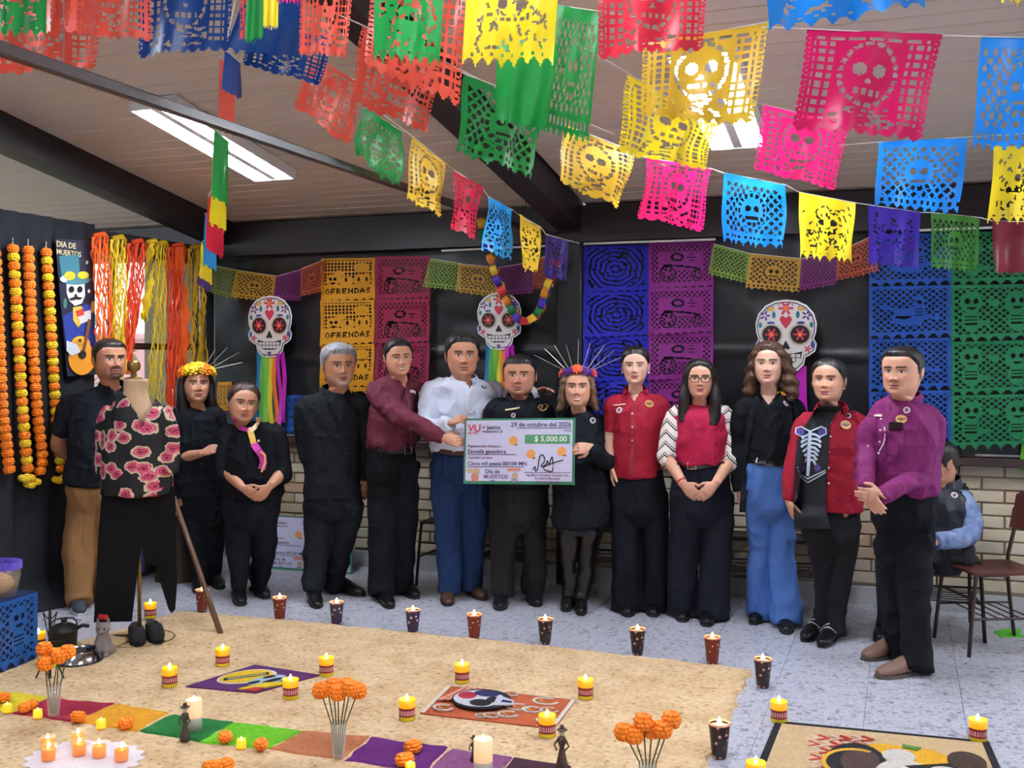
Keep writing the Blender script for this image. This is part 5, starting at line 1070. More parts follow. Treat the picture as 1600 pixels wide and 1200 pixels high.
string_of([n_('beside the ceiling rail end'), n_('between yellow and blue, left'), n_('small blue cut-paper flag left'), n_('nearest the column'), n_('in front of the column')], 'white string of small flags leading to the dark column', (600, 180, 5.1), (905, 380, 6.7))
string_of([n_('below the yellow cluster'), n_('between the pink and the yellow'), n_('above a skull'), n_('left of the leaf green'), n_('purple and dark red'), n_('dark red paper flag')], 'white string from the pink flag to the dark red one', (940, 236, 5.0), None)
string_of([n_('partly behind the large'), ], 'white string carrying the hot pink flag', (1090, 140, 4.3), (1370, 206, 4.5))
string_of([n_('large magenta cut'), n_('upper right edge')], 'white string carrying the large magenta flag', (1190, 42, 3.5), None)
string_of([n_('tall green cut'), ], 'white string carrying the tall green flag', (830, 4, 3.6), (1004, 28, 3.7))
string_of([n_('covering the right ceiling lamp')], 'white string carrying the big golden flag', (940, 82, 3.6), (1230, 28, 3.7))
string_of([n_('slanting coral'), n_('small green cut-paper flag below')], 'white string carrying the slanting coral flag', (440, 60, 4.5), None)

string_of([n_('crossing the rafter')], 'white string carrying the orange-red flag across the rafter', (500, 10, 4.0), (800, 150, 4.3))
string_of([n_('in front of the pink')], 'white string carrying the yellow flag before the pink one', (900, 66, 4.2), (1240, 268, 4.7))
string_of([n_('lowest over the rafter')], 'white string carrying the green lattice flag', (640, 80, 4.2), (960, 210, 4.5))
string_of([n_('below the large magenta')], 'white string carrying the sky blue flag under the magenta one', (1270, 230, 4.5), (1660, 206, 4.5))
string_of([q for q in L if 'edge-on' in q and ('string' in q or 'tray' in q or 'lamp' in q or 'below the yellow' in q or 'corner' in q)], 'white string of edge-on flags running towards the window corner', (372, -20, 3.6), (316, 400, 6.6))
string_of([n_('right edge below the sky blue')], 'white string carrying the yellow flag at the right edge', (1500, 216, 4.6), None)
string_of([n_('lowest and leftmost of the golden')], 'white string carrying the leftmost golden flag', (800, 160, 4.8), (1060, 268, 5.2))
# ---- long cut-paper banners on the covered windows
def banner(name, col, x0, x1, ys, kind, label, Y=YW-.10, res=(52, 40), c2=None, last=None):
    e = empty(name, onY((x0+x1)/2, ys[-1], Y), label, 'paper banner', 'cut-paper banners on the back wall')
    for k in range(len(ys)-1):
        A, B, Cc, D_ = [np.array(onY(x, y, Y-.004*k)) for x, y in ((x0, ys[k]), (x1, ys[k]+(x0-x1)*.02), (x1, ys[k+1]+(x0-x1)*.015), (x0, ys[k+1]+3))]
        def fn(u, v):
            P = A*((1-u)*(1-v))[..., None]+B*(u*(1-v))[..., None]+Cc*(u*v)[..., None]+D_*((1-u)*v)[..., None]; P[..., 1] -= .012*np.sin(u*6+k)+.006*np.sin(v*5+k*2)+.01*v; return P
        v, f = cut_mesh(picado(kind, *res, k), fn); obj('panel', v, f, paper('banner_'+col, BC[col], .6, .25), e, smooth=True)
BC = dict(amber=(226, 158, 28), ruby=(156, 30, 74), royal=(28, 34, 186), violet=(144, 34, 136), cobalt=(18, 80, 172), emerald=(18, 124, 76), olive=(124, 132, 52), ochre=(186, 140, 44), plum=(122, 34, 110), rust=(176, 78, 44), lime=(124, 156, 60))
banner('paper_banner', 'amber', 502, 586, [404, 470, 539, 606, 660], 'ofrenda', 'amber cut-paper banner with lettering behind the grey-haired man', res=(96, 56))
banner('paper_banner', 'ruby', 587, 672, [401, 468, 537, 604, 660], 'cart', 'crimson cut-paper banner beside the amber one')
banner('paper_banner', 'royal', 912, 1014, [384, 457, 527, 597, 668], 'swirl', 'royal blue cut-paper banner right of the column', res=(60, 44))
banner('paper_banner', 'violet', 1014, 1115, [379, 450, 522, 594, 662], 'cart', 'violet cut-paper banner with wagon motif', res=(64, 46))
banner('paper_banner', 'cobalt', 1358, 1486, [366, 448, 530, 612, 694], 'lute', 'cobalt blue cut-paper banner behind the man in plum', res=(72, 52))
banner('paper_banner', 'emerald', 1486, 1624, [363, 446, 534, 618, 702], 'bones', 'emerald green cut-paper banner with skeletons at the right', res=(76, 52))
banner('paper_banner', 'cobalt', 444, 474, [618, 676], 'lute', 'small cobalt blue paper piece left of the charcoal suit', res=(24, 40))
banner('paper_banner', 'amber', 340, 362, [597, 642], 'lattice2', 'small amber paper piece between the two women in black', res=(24, 40))
# ---- swags of little flags above the skulls
def swag(pieces, label):
    e = empty('paper_swag', onY(*pieces[len(pieces)//2][1][0], YW-.14), label, 'paper garland', 'garlands of small cut-paper flags on the wall'); top = []
    for k, (col, q) in enumerate(pieces):
        A, B, Cc, D_ = [np.array(onY(x, y, YW-.14-.012*(k % 2))) for x, y in q]; top += [Vector(A), Vector(B)]
        def fn(u, v):
            P = A*((1-u)*(1-v))[..., None]+B*(u*(1-v))[..., None]+Cc*(u*v)[..., None]+D_*((1-u)*v)[..., None]; P[..., 1] -= .02*np.sin(u*5+k)*v; return P
        v, f = cut_mesh(picado('lattice2' if k % 2 == 0 else 'lattice', 52, 34, k), fn); obj('flag', v, f, paper('banner_'+col, BC[col], .6, .25), e, smooth=True)
    MB().tube(top, .002, n=5).build('string', MATS['white_string'], e)
swag([('olive', Q(334, 415, 372, 422, 370, 472, 328, 458)), ('ochre', Q(370, 422, 431, 431, 425, 474, 362, 466)), ('plum', Q(431, 432, 474, 420, 472, 472, 428, 470)), ('rust', Q(470, 420, 506, 406, 503, 458, 470, 464))], 'garland of small paper flags over the leftmost sugar skull')
swag([('lime', Q(672, 404, 722, 412, 718, 456, 660, 450)), ('ochre', Q(716, 412, 780, 418, 776, 466, 714, 458)), ('plum', Q(780, 418, 838, 408, 834, 460, 780, 464)), ('rust', Q(834, 408, 856, 398, 852, 452, 832, 454))], 'garland of small paper flags over the middle sugar skull')
swag([('lime', Q(1115, 381, 1172, 396, 1165, 444, 1106, 430)), ('ochre', Q(1172, 396, 1252, 404, 1248, 458, 1165, 452)), ('plum', Q(1252, 404, 1310, 394, 1308, 446, 1250, 456)), ('rust', Q(1308, 394, 1360, 370, 1375, 426, 1308, 440))], 'garland of small paper flags over the rightmost sugar skull')

# ---- sugar skulls with ribbon tails
def circ(cx, cy, a, b=None, n=16): b = b or a; return [(cx+a*math.cos(2*PI*k/n), cy+b*math.sin(2*PI*k/n)) for k in range(n)]
def petals(cx, cy, r, n=6): return [(cx+r*(.62+.38*math.cos(n*a))*math.cos(a), cy+r*(.62+.38*math.cos(n*a))*math.sin(a)) for a in [2*PI*k/36 for k in range(36)]]
HEART = [(0, -.9), (.55, -.2), (.75, .25), (.6, .6), (.3, .68), (0, .4), (-.3, .68), (-.6, .6), (-.75, .25), (-.55, -.2)]
def skull(px, ptop, pbot, label, rib):
    Y = YW-.17; c = onY(px, (ptop+pbot)/2, Y); h = (onY(px, ptop, Y)-onY(px, pbot, Y)).length/2; ex, ey = Vector((1, 0, 0))*h, UP*h; e = empty('sugar_skull', c-UP*h, label, 'skull decoration', 'printed sugar skulls on the wall')
    out = [(0, 1), (.3, .96), (.55, .84), (.74, .62), (.82, .35), (.8, .1), (.74, -.08), (.82, -.22), (.78, -.42), (.62, -.54), (.52, -.58), (.48, -.78), (.32, -.95), (0, -1)]; out = out+[(-a, b) for a, b in out[-2:0:-1]]; out = out[::-1]
    ob = lambda poly, z, m, nm, sc=1.0: MB().prism([(a*sc, b*sc) for a, b in poly], c-Vector((0, z, 0)), ex, ey, .004 if False else .003).build(nm, m, e)
    m_w = mat('skull_white', (222, 218, 216), .55); m_k = mat('skull_black', (30, 26, 32), .5); m_edge = mat('skull_edge', (236, 234, 236), .5); m_r = mat('skull_red', (206, 48, 78), .5); m_p = mat('skull_purple', (98, 54, 130), .5); m_t = mat('skull_teal', (40, 120, 130), .5); m_b = mat('skull_blue', (52, 72, 170), .5); m_o = mat('skull_orange', (240, 120, 60), .5); m_tan = mat('skull_tan', (206, 186, 164), .55); m_y = mat('skull_gold', (220, 170, 60), .5)
    ob(out, .000, m_edge, 'backing', 1.0); ob(out, .003, m_k, 'outline', .945); ob(out, .006, m_w, 'face', .915)
    for sg in (-1, 1):
        ob(circ(sg*.38, .04, .31), .009, m_tan, 'socket_rim'); ob(circ(sg*.38, .04, .255), .012, m_k, 'eye_socket'); ob(petals(sg*.38, .04, .19), .015, m_r, 'eye_flower'); ob(circ(sg*.38, .04, .06, n=10), .018, m_o, 'flower_heart')
        ob(petals(sg*.56, .56, .15, 5), .009, m_p, 'forehead_flower'); ob(circ(sg*.56, .56, .04, n=8), .012, m_w, 'flower_heart')
        ob(circ(sg*.40, .36, .11, .04, 10), .009, m_b, 'leaf'); ob(circ(sg*.32, .58, .05, .10, 10), .009, m_t, 'leaf'); ob(circ(sg*.68, .30, .05, .08, 10), .009, m_t, 'leaf'); ob(circ(sg*.40, .74, .09, .06, 10), .009, m_y, 'leaf'); ob(petals(sg*.58, -.36, .11, 5), .009, m_r, 'cheek_flower'); ob(circ(sg*.70, -.24, .045, .1, 10), .009, m_b, 'leaf')
    ob(petals(0, .76, .22), .009, m_r, 'forehead_flower'); ob(circ(0, .76, .07, n=10), .012, m_o, 'flower_heart'); ob([(a*.22, b*.22+.40) for a, b in HEART], .009, m_r, 'heart'); ob([(0, -.12), (-.12, -.34), (-.04, -.38), (0, -.33), (.04, -.38), (.12, -.34)], .009, m_k, 'nose')
    ob([(-.44, -.42), (-.40, -.62), (-.2, -.74), (.2, -.74), (.40, -.62), (.44, -.42), (.2, -.48), (-.2, -.48)], .009, m_k, 'mouth')
    for r_, (y0, y1) in enumerate(((-.50, -.585), (-.605, -.70))):
        for k in range(6): x = -.33+k*.132+(.0); ob([(x-.054, y0-.012*abs(k-2.5)*0), (x-.054, y1), (x+.054, y1), (x+.054, y0)], .012, m_w, 'tooth')
    ob([(a*.09, b*.09-.86) for a, b in HEART], .009, m_p, 'chin_heart')
    for k in range(9): a = PI*(.18+.64*k/8); ob(circ(.0+.72*math.cos(a)*1.0, .36+.5*math.sin(a), .022, n=6), .009, m_p, 'dot')
    if rib:
        n = len(rib); w = h*1.05/n
        for k, cc in enumerate(rib):
            x = -h*.52+w*(k+.5); top = c+Vector((x, .004, -h*.82)); L_ = h*random.uniform(2.2, 2.6); v = []
            for j in range(15):
                t = j/14; p = top+Vector((math.sin(t*5+k)*.012*t+x*.18*t, .01*math.sin(t*7+k*2), -L_*t)); v += [p-Vector((w*.55, 0, 0)), p+Vector((w*.55, .008*math.sin(k), 0))]
            obj('ribbon', v, [(2*j, 2*j+1, 2*j+3, 2*j+2) for j in range(14)], mat('ribbon_%d_%d_%d' % cc, cc, .35), e, smooth=True)
RIB = [(20, 110, 170), (90, 170, 80), (120, 190, 70), (226, 206, 60), (232, 120, 40), (196, 40, 180), (180, 30, 170)]
skull(422, 462, 559, 'printed sugar skull with ribbons, leftmost on the wall', RIB); skull(780, 457, 547, 'printed sugar skull with ribbons beside the paper chain', RIB); skull(1228, 468, 582, 'largest printed sugar skull, behind the wavy-haired woman', RIB[2:])
# ---- paper chain hanging beside the column
cpts = [(752, 345), (755, 362), (759, 380), (766, 400), (772, 418), (776, 434), (783, 450), (791, 467), (799, 480), (806, 494), (817, 502), (829, 500), (839, 492), (847, 478), (851, 462), (856, 448), (862, 432), (868, 415), (876, 396)]
ce = empty('paper_chain', onY(817, 505, YW-.24), 'rainbow paper chain looping down beside the dark column', 'paper chain'); CH = [(244, 196, 40), (220, 40, 60), (20, 130, 70), (240, 140, 30), (80, 50, 200), (20, 130, 70), (240, 150, 40), (90, 40, 190), (240, 210, 60), (200, 40, 40), (80, 50, 200)]
CP, _ = resample([onY(*q, YW-.24) for q in cpts], [(1, 1)]*len(cpts), 2)
for k in range(len(CP)-1):
    p, q = CP[k], CP[k+1]; d = (q-p).normalized(); m_ = (p+q)/2; sd = d.cross(Vector((0, 1, 0))).normalized(); wv = Vector((0, 1, 0)) if k % 2 else sd; hv = sd if k % 2 else Vector((0, 1, 0)); cc = CH[k % len(CH)]; v = []
    for j in range(12):
        a = 2*PI*j/12; v += [m_+d*(.040*math.cos(a))+hv*(.028*math.sin(a))-wv*.026, m_+d*(.040*math.cos(a))+hv*(.028*math.sin(a))+wv*.026]
    obj('link', v, [(2*j, 2*((j+1) % 12), 2*((j+1) % 12)+1, 2*j+1) for j in range(12)], paper('link_%d_%d_%d' % cc, cc, .5, .3), ce)

# ---- left wall: cloth, marigold strings, poster, fringes
def cloth():
    nu, nv = 70, 60; ys = np.linspace(3.6, 5.86, nu+1); zs = np.linspace(0, 1, nv+1); v = []
    for t in zs:
        for y in ys:
            z = 2.52*(1-t)+.008; x = XL+.05+.018*math.sin(y*19)*(.4+t)+.012*math.sin(y*43+t*3); k = max(0, t-.93)/.07; v.append((x+.16*k*k+.02*math.sin(y*11)*k, y, z))
    f = [(b*(nu+1)+a, b*(nu+1)+a+1, (b+1)*(nu+1)+a+1, (b+1)*(nu+1)+a) for b in range(nv) for a in range(nu)]
    return tag(obj('black_drape', v, f, mat('black_drape_cloth', (20, 24, 34), .85, bump=(120, .2)), smooth=True), 'black cloth draped down the left wall behind the marigold strings', 'drape')
cloth()
nu = 40; v = []
for b in range(25):
    for a in range(nu+1): y = 5.86+1.34*a/nu; t = b/24; v.append((XL+.05+.02*math.sin(y*21)*(.3+t), y, .98*(1-t)+.006))
tag(obj('black_drape', v, [(b*(nu+1)+a, b*(nu+1)+a+1, (b+1)*(nu+1)+a+1, (b+1)*(nu+1)+a) for b in range(24) for a in range(nu)], MATS['black_drape_cloth'], smooth=True), 'black cloth hung below the fringed window', 'drape')
XP = XL+.10
def puff(r, seed):
    rnd = random.Random(seed); mb = MB()
    for ring, (zz, rr, k) in enumerate(((-.55, .75, 9), (-.2, 1.0, 11), (.2, 1.0, 11), (.55, .75, 9))):
        for i in range(k):
            a = 2*PI*(i+.5*(ring % 2))/k+rnd.uniform(-.1, .1); c = Vector((math.cos(a)*rr*r*.72, math.sin(a)*rr*r*.72, zz*r)); mb.ball(c, (r*.34, r*.34, r*.28), 6, 4, jag=.06)
    mb.ball((0, 0, 0), r*.7, 8, 6); return mb
PUF = {}
def garland(pts, n, cols, r, label, tail=None):
    base = onX(*pts[-1], XP); e = empty('marigold_string', base, label, 'flower garland', 'strings of marigolds on the left wall'); P, _ = resample([onX(*q, XP) for q in pts], [(1, 1)]*len(pts), 6); L_ = [0]
    for i in range(len(P)-1): L_.append(L_[-1]+(P[i+1]-P[i]).length)
    for k in range(n):
        s_ = L_[-1]*(k+.5)/n; i = max(j for j in range(len(L_)) if L_[j] <= s_+1e-9); i = min(i, len(P)-2); p = P[i]+(P[i+1]-P[i])*((s_-L_[i])/max(1e-6, L_[i+1]-L_[i])); c = cols[k % len(cols)]; key = (c, k % 3)
        if key not in PUF: PUF[key] = puff(1.0, k).build('marigold', {'o': m_ora, 'y': m_yel}[c], e, local=True, smooth=True); b = PUF[key]
        else: b = PUF[key].copy(); COL.objects.link(b)
        b.parent = e; b.location = p-Vector(base); b.scale = (r, r, r*.9); b.rotation_euler = (random.uniform(-.3, .3), random.uniform(-.3, .3), k)
    for q in (tail or ()):
        b = PUF[('y', 0)].copy() if ('y', 0) in PUF else None
        if b: COL.objects.link(b); b.parent = e; b.location = onX(*q, XP+.02)-Vector(base); b.scale = (r*1.1, r*1.1, r*.7)
    MB().tube([onX(pts[0][0], pts[0][1]-10, XP-.02)]+P, .003, n=5).build('thread', MATS['white_string'], e)
    MB().tube([onX(pts[0][0], pts[0][1]-12, XP-.03), onX(pts[0][0], pts[0][1]-4, XP-.01)], .006, n=6).build('hook', m_metal, e)
garland([(-8, 390), (0, 560), (4, 640), (10, 690), (15, 740)], 27, 'o', .036, 'orange marigold string at the left edge')
garland([(20, 382), (28, 520), (34, 620), (40, 700), (44, 738)], 27, 'oy', .036, 'yellow and orange marigold string, second from the left edge', [(38, 748), (46, 757), (55, 752), (46, 746)])
garland([(44, 384), (50, 520), (58, 640), (66, 716), (60, 742)], 27, 'o', .036, 'orange marigold string between the two yellow ones')
garland([(72, 388), (80, 520), (86, 620), (92, 700), (97, 738)], 27, 'oy', .036, 'yellow and orange marigold string beside the skeleton poster', [(90, 750), (98, 750), (104, 746)])
# poster with a hatted skeleton playing guitar (painted shapes on a flat board)
def poster():
    X_ = XL+.085; PX = lambda x, y, o=0: onX(x, y, X_+o); e = empty('poster', PX(118, 588), 'tall poster of a skeleton in a blue top hat with a guitar', 'poster')
    def shape(pts, z, c, nm, n_=None):
        a = [PX(*q, z) for q in pts]; b = [PX(*q, z+.003) for q in pts]; n = len(a); f = [tuple(range(n)), tuple(range(2*n-1, n-1, -1))]+[(i, n+i, n+(i+1) % n, (i+1) % n) for i in range(n)]
        return obj(nm, a+b, f, mat('poster_%d_%d_%d' % c, c, .6), e)
    el = lambda cx, cy, a, b, n=18: [(cx+a*math.cos(2*PI*k/n), cy+b*math.sin(2*PI*k/n)) for k in range(n)]
    shape([(86, 373), (141, 376), (152, 585), (105, 588)], 0, (34, 38, 62), 'board')
    shape([(92, 400), (123, 398), (125, 432), (97, 436)], .004, (60, 124, 140), 'hat_crown'); shape(el(118, 437, 24, 8), .008, (70, 130, 140), 'hat_brim'); shape(el(109, 431, 9, 7), .012, (240, 190, 40), 'hat_flower'); shape(el(130, 430, 9, 6), .012, (226, 200, 50), 'hat_flower'); shape(el(100, 436, 6, 5), .012, (220, 226, 220), 'hat_flower')
    shape([(104, 444), (132, 442), (133, 462), (128, 474), (117, 478), (108, 470), (104, 458)], .006, (224, 224, 232), 'skull_face')
    for x in (112, 125): shape(el(x, 452, 4.2, 5), .012, (20, 20, 28), 'eye')
    shape([(119, 458), (116, 463), (121, 463)], .012, (20, 20, 28), 'nose'); shape([(110, 466), (119, 463), (128, 465), (131, 463), (126, 468), (119, 467), (112, 469), (107, 466)], .013, (24, 20, 24), 'moustache')
    shape([(98, 495), (118, 482), (140, 474), (148, 500), (150, 540), (104, 540)], .004, (40, 62, 150), 'jacket'); shape([(114, 480), (128, 478), (132, 500), (122, 512), (114, 500)], .008, (226, 190, 80), 'shirt'); shape([(118, 486), (130, 482), (132, 492), (121, 495)], .012, (200, 60, 50), 'neck_bow'); shape([(120, 490), (142, 484), (142, 500), (126, 506)], .01, (214, 214, 214), 'collar')
    shape(el(128, 560, 21, 26, 24), .010, (232, 152, 40), 'guitar_body'); shape(el(126, 538, 15, 13), .012, (236, 170, 60), 'guitar_bout'); shape(el(129, 554, 6, 7), .016, (30, 26, 24), 'sound_hole'); shape([(128, 548), (133, 549), (143, 500), (138, 498)], .018, (120, 74, 44), 'guitar_neck'); shape(el(125, 532, 7, 7, 12), .019, (236, 180, 40), 'sunflower'); shape(el(125, 532, 3, 3, 8), .023, (80, 50, 30), 'sunflower_heart'); shape([(104, 532), (120, 538), (126, 550), (112, 556), (104, 548)], .017, (206, 214, 224), 'sleeve')
    shape(el(102, 474, 3, 8), .004, (70, 130, 110), 'leaf'); shape(el(145, 480, 3, 10), .004, (230, 190, 50), 'candle'); shape(el(139, 455, 2, 3), .004, (220, 220, 210), 'star'); shape(el(136, 410, 2, 3), .004, (220, 220, 210), 'star')
    ey = UP; ex = Vector((0, 1, 0)); text('DIA DE', .055, mat('poster_cream', (222, 210, 160), .6), PX(88, 385, .006), ex, ey, e); text('MUERTOS', .05, MATS['poster_cream'], PX(88, 397, .006), ex, ey, e)
poster()
# crepe fringes over the open window
def fringe(x0, x1, y0, x2, x3, y3, col, label, n=18):
    mb = MB(); XF = XL+.13; m = paper('crepe_%d_%d_%d' % col, col, .7, .35)
    for k in range(n):
        t = (k+.5)/n; a, b = onX(x0+(x1-x0)*t, y0, XF+.02*(k % 3)), onX(x2+(x3-x2)*t+random.uniform(-1, 1), y3+random.uniform(-12, 10), XF+.02*(k % 3)); v = []; w = .5*(x1-x0)/n*8.0/F*2.0
        for j in range(25):
            s_ = j/24; p = a+(b-a)*s_+Vector((.006*math.sin(s_*40+k*2), .010*math.sin(s_*31+k*1.7)+.004*math.sin(s_*90+k), 0)); an = s_*9+k; d = Vector((math.sin(an)*w*.6, w*(.55+.45*abs(math.cos(an))), 0)); v += [p-d, p+d]
        mb.add(v, [(2*j, 2*j+1, 2*j+3, 2*j+2) for j in range(24)])
    loop = onX((x0+x1)/2, y0, XF); mb.tube([loop+Vector((0, -.06, 0)), loop+Vector((.03, 0, .02)), loop+Vector((0, .06, 0))], .018, n=6)
    return tag(mb.build('crepe_fringe', m, smooth=True), label, 'streamers', 'crepe fringes over the window')
OR_, YE, RE, GO = (250, 112, 34), (238, 206, 40), (238, 82, 40), (214, 168, 36)
fringe(143, 170, 370, 154, 180, 560, OR_, 'orange crepe fringe next to the poster'); fringe(172, 198, 374, 178, 196, 590, YE, 'yellow crepe fringe between orange and red'); fringe(198, 232, 380, 196, 204, 580, RE, 'red crepe fringe gathered to a point'); fringe(231, 244, 380, 222, 232, 510, YE, 'thin yellow crepe strands in the window gap', 4)
fringe(245, 261, 382, 230, 256, 628, YE, 'yellow crepe fringe in the middle of the window'); fringe(261, 293, 386, 261, 272, 640, RE, 'red crepe fringe behind the flower crown'); fringe(292, 318, 388, 300, 325, 600, GO, 'golden crepe fringe nearest the room corner', 13)
fringe(268, 290, 386, 284, 296, 590, OR_, 'loose orange crepe strands beside the golden fringe', 4)
# ================================================================ CHEQUE
GREEN_B = mat('cheque_border', (52, 128, 96), .5); m_chq = mat('cheque_paper', (206, 206, 238), .45); m_ink = mat('navy_ink', (44, 44, 84), .6); m_lgn = mat('pale_green', (78, 152, 104), .5); m_vr = mat('logo_red', (214, 34, 64), .5); m_inkb = mat('black_ink', (18, 18, 30), .5); m_mar = mat('print_orange', (226, 158, 84), .5); m_mleaf = mat('print_leaf', (84, 110, 90), .5); m_rose = mat('print_rose', (206, 130, 112), .5); m_ww = mat('print_white', (240, 242, 246), .5); m_vi2 = mat('print_violet', (122, 74, 120), .6)
def cheque(TL, TR, BL, label, name='giant_cheque', full=True):
    o = Vector(BL); ex = (Vector(TR)-Vector(TL)); w = ex.length; ex.normalize(); ey = Vector(TL)-Vector(BL); h = ey.length; ey.normalize(); nz = ex.cross(ey).normalized()
    e = empty(name, o+ex*w/2, label, 'cheque'); at = lambda u, v, z=0: o+ex*(w*u)+ey*(h*v)+nz*z
    MB().prism([(0, 0), (w, 0), (w, h), (0, h)], at(0, 0, -.006), ex, ey, .006).build('board', GREEN_B, e)
    b = .012; MB().prism([(b, b*1.6), (w-b*1.3, b*1.6), (w-b*1.3, h-b), (b, h-b)], at(0, 0, .0002), ex, ey, .001).build('print_field', m_chq, e); Z = .0022
    tx = lambda s, u, v, sz, m=m_ink, al='LEFT': text(s, sz*h, m, at(u, v, Z), ex, ey, e, align=al, th=.0006)
    ln = lambda u0, u1, v, m=m_ink, t=.010: MB().prism([(0, 0), (w*(u1-u0), 0), (w*(u1-u0), h*t), (0, h*t)], at(u0, v, Z-.001), ex, ey, .001).build('rule', m, e)
    tx('VU', .035, .80, .155, m_vr); tx('Villa Unión', .03, .765, .038, m_vr); tx('+ Juntos', .165, .835, .085); tx('Avanzaremos 25', .165, .785, .048)
    tx('29 de octubre del 2026', .965, .872, .098, m_ink, 'RIGHT'); ln(.48, .965, .845); tx('Fecha', .965, .80, .045, m_vi2, 'RIGHT')
    MB().prism([(0, 0), (w*.40, 0), (w*.40, h*.135), (0, h*.135)], at(.555, .615, Z-.001), ex, ey, .001).build('amount_field', m_lgn, e); tx('$ 5,000.00', .93, .648, .118, m_ww, 'RIGHT')
    tx('Páguese este cheque a', .035, .56, .058, m_vi2); tx('Escuela ganadora', .035, .47, .088); ln(.03, .48, .445); tx('Cantidad con letra', .035, .385, .052, m_vi2); tx('Cinco mil pesos 00/100 MN', .035, .285, .082); ln(.03, .55, .258)
    ln(.55, .965, .175, m_ink, .008); tx('Ing. Mario González González Vela', .76, .125, .046, m_vi2, 'CENTER'); tx('Presidente Municipal', .76, .075, .046, m_vi2, 'CENTER'); tx('Villa Unión, Coahuila', .76, .025, .046, m_vi2, 'CENTER')
    tx('Día de', .20, .165, .085); tx('MUERTOS', .185, .085, .085, m_vi2); tx('Villa', .25, .04, .04)
    for u, v in ((.45, .66), (.61, .46), (.885, .50)):
        r = h*.075; MB().prism([(a*(.9+.1*math.cos(9*math.atan2(b_, a))), b_*(.9+.1*math.cos(9*math.atan2(b_, a)))) for a, b_ in circ(0, 0, r, r, 36)], at(u, v, Z-.001), ex, ey, .0012).build('marigold_print', m_mar, e); MB().prism([(a*r*.9+r*.5, b_*r*.5-r*.8) for a, b_ in circ(0, 0, .5, .4, 8)], at(u, v, Z-.0012), ex, ey, .001).build('leaf_print', m_mleaf, e)
    sg = [(.63, .22), (.65, .27), (.655, .20), (.675, .25), (.69, .42), (.72, .44), (.735, .36), (.70, .27), (.745, .30), (.76, .36), (.775, .30), (.80, .42), (.805, .20), (.72, .25), (.82, .33), (.90, .37)]
    P, _ = resample([at(u, v, Z+.001) for u, v in sg], [(1, 1)]*len(sg), 4); MB().tube(P, [(.0035, .001)]*len(P), ref=ey, n=6).build('signature', m_inkb, e)
    # small printed pictures: a figure at lower left, a skeleton at lower middle
    MB().prism([(a*h*.06, b_*h*.075) for a, b_ in circ(0, 0, 1, 1, 14)], at(.105, .105, Z-.001), ex, ey, .001).build('figure_print', m_rose, e); MB().prism([(a*h*.06, b_*h*.06) for a, b_ in circ(0, 0, 1, 1, 12)], at(.115, .185, Z-.001), ex, ey, .001).build('figure_print', mat('print_tan', (196, 168, 140), .5), e); MB().prism([(a*h*.05, b_*h*.035) for a, b_ in circ(0, 0, 1, 1, 10)], at(.055, .20, Z-.001), ex, ey, .001).build('figure_print', MATS['print_tan'], e)
    MB().prism([(0, 0), (w*.12, 0), (w*.12, h*.045), (0, h*.045)], at(.40, .20, Z-.001), ex, ey, .001).build('figure_print', m_rose, e); MB().prism([(a*h*.05, b_*h*.05) for a, b_ in circ(0, 0, 1, 1, 12)], at(.47, .13, Z-.001), ex, ey, .001).build('figure_print', MATS['print_tan'], e); MB().prism([(a*h*.055, b_*h*.03) for a, b_ in circ(0, 0, 1, 1, 12)], at(.465, .06, Z-.001), ex, ey, .001).build('figure_print', mat('print_grey', (140, 140, 170), .5), e)
cheque(W(726, 654, 6.68), W(899, 653, 6.52), W(724, 756, 6.66), 'giant presentation cheque held up by the people in the middle')
cheque(W(402, 803, 8.22), W(550, 812, 7.98), W(399, 887, 8.06), 'second giant cheque standing on the floor against the brick wall')

# ================================================================ MANNEQUIN
def floral():
    m = bpy.data.materials.new('floral_blouse_cloth'); m.use_nodes = True; t = NT(m); p = t.n['Principled BSDF']; co = t.new('ShaderNodeTexCoord')
    nz = t.new('ShaderNodeTexNoise'); nz.inputs['Scale'].default_value = 34; t.link(co.outputs['Object'], nz.inputs[0]); sc = t.new('ShaderNodeVectorMath', operation='SCALE'); sc.inputs['Scale'].default_value = .028; t.link(nz.outputs['Color'], sc.inputs[0]); sxyz = t.new('ShaderNodeSeparateXYZ'); t.link(co.outputs['Object'], sxyz.inputs[0]); mpf = t.new('ShaderNodeCombineXYZ'); t.link(sxyz.outputs[0], mpf.inputs[0]); t.link(sxyz.outputs[2], mpf.inputs[1]); ad = t.new('ShaderNodeVectorMath', operation='ADD'); t.link(mpf.outputs[0], ad.inputs[0]); t.link(sc.outputs[0], ad.inputs[1])
    v = t.new('ShaderNodeTexVoronoi'); v.inputs['Scale'].default_value = 13.0; v.voronoi_dimensions = '2D'; t.link(ad.outputs[0], v.inputs[0])
    fl_ = t.ramp(v.outputs['Distance'], [(0, (120, 20, 50)), (.10, (206, 74, 112)), (.17, (150, 28, 62)), (.24, (224, 116, 146)), (.31, (190, 52, 90)), (.36, (206, 190, 160)), (.45, (196, 182, 150)), (.48, (20, 20, 26))], 'LINEAR')
    fl_.node.color_ramp.interpolation = 'CONSTANT'
    sr = t.new('ShaderNodeSeparateColor'); t.link(v.outputs['Color'], sr.inputs[0]); g = t.math('GREATER_THAN', sr.outputs[0], .25); t.link(t.mix(g, lin((18, 18, 24)), fl_), p.inputs['Base Color']); p.inputs['Roughness'].default_value = .7; return m
TM = 5.96; PTm = lambda x, y, dz=0: W(x, y, TM-dz); sm = TM/F; xm = Vector((ray(215).y, -ray(215).x, 0)).normalized()
man = empty('mannequin', G(218, 1003), 'headless dress mannequin with a black flowered blouse on a brass stand', 'mannequin')
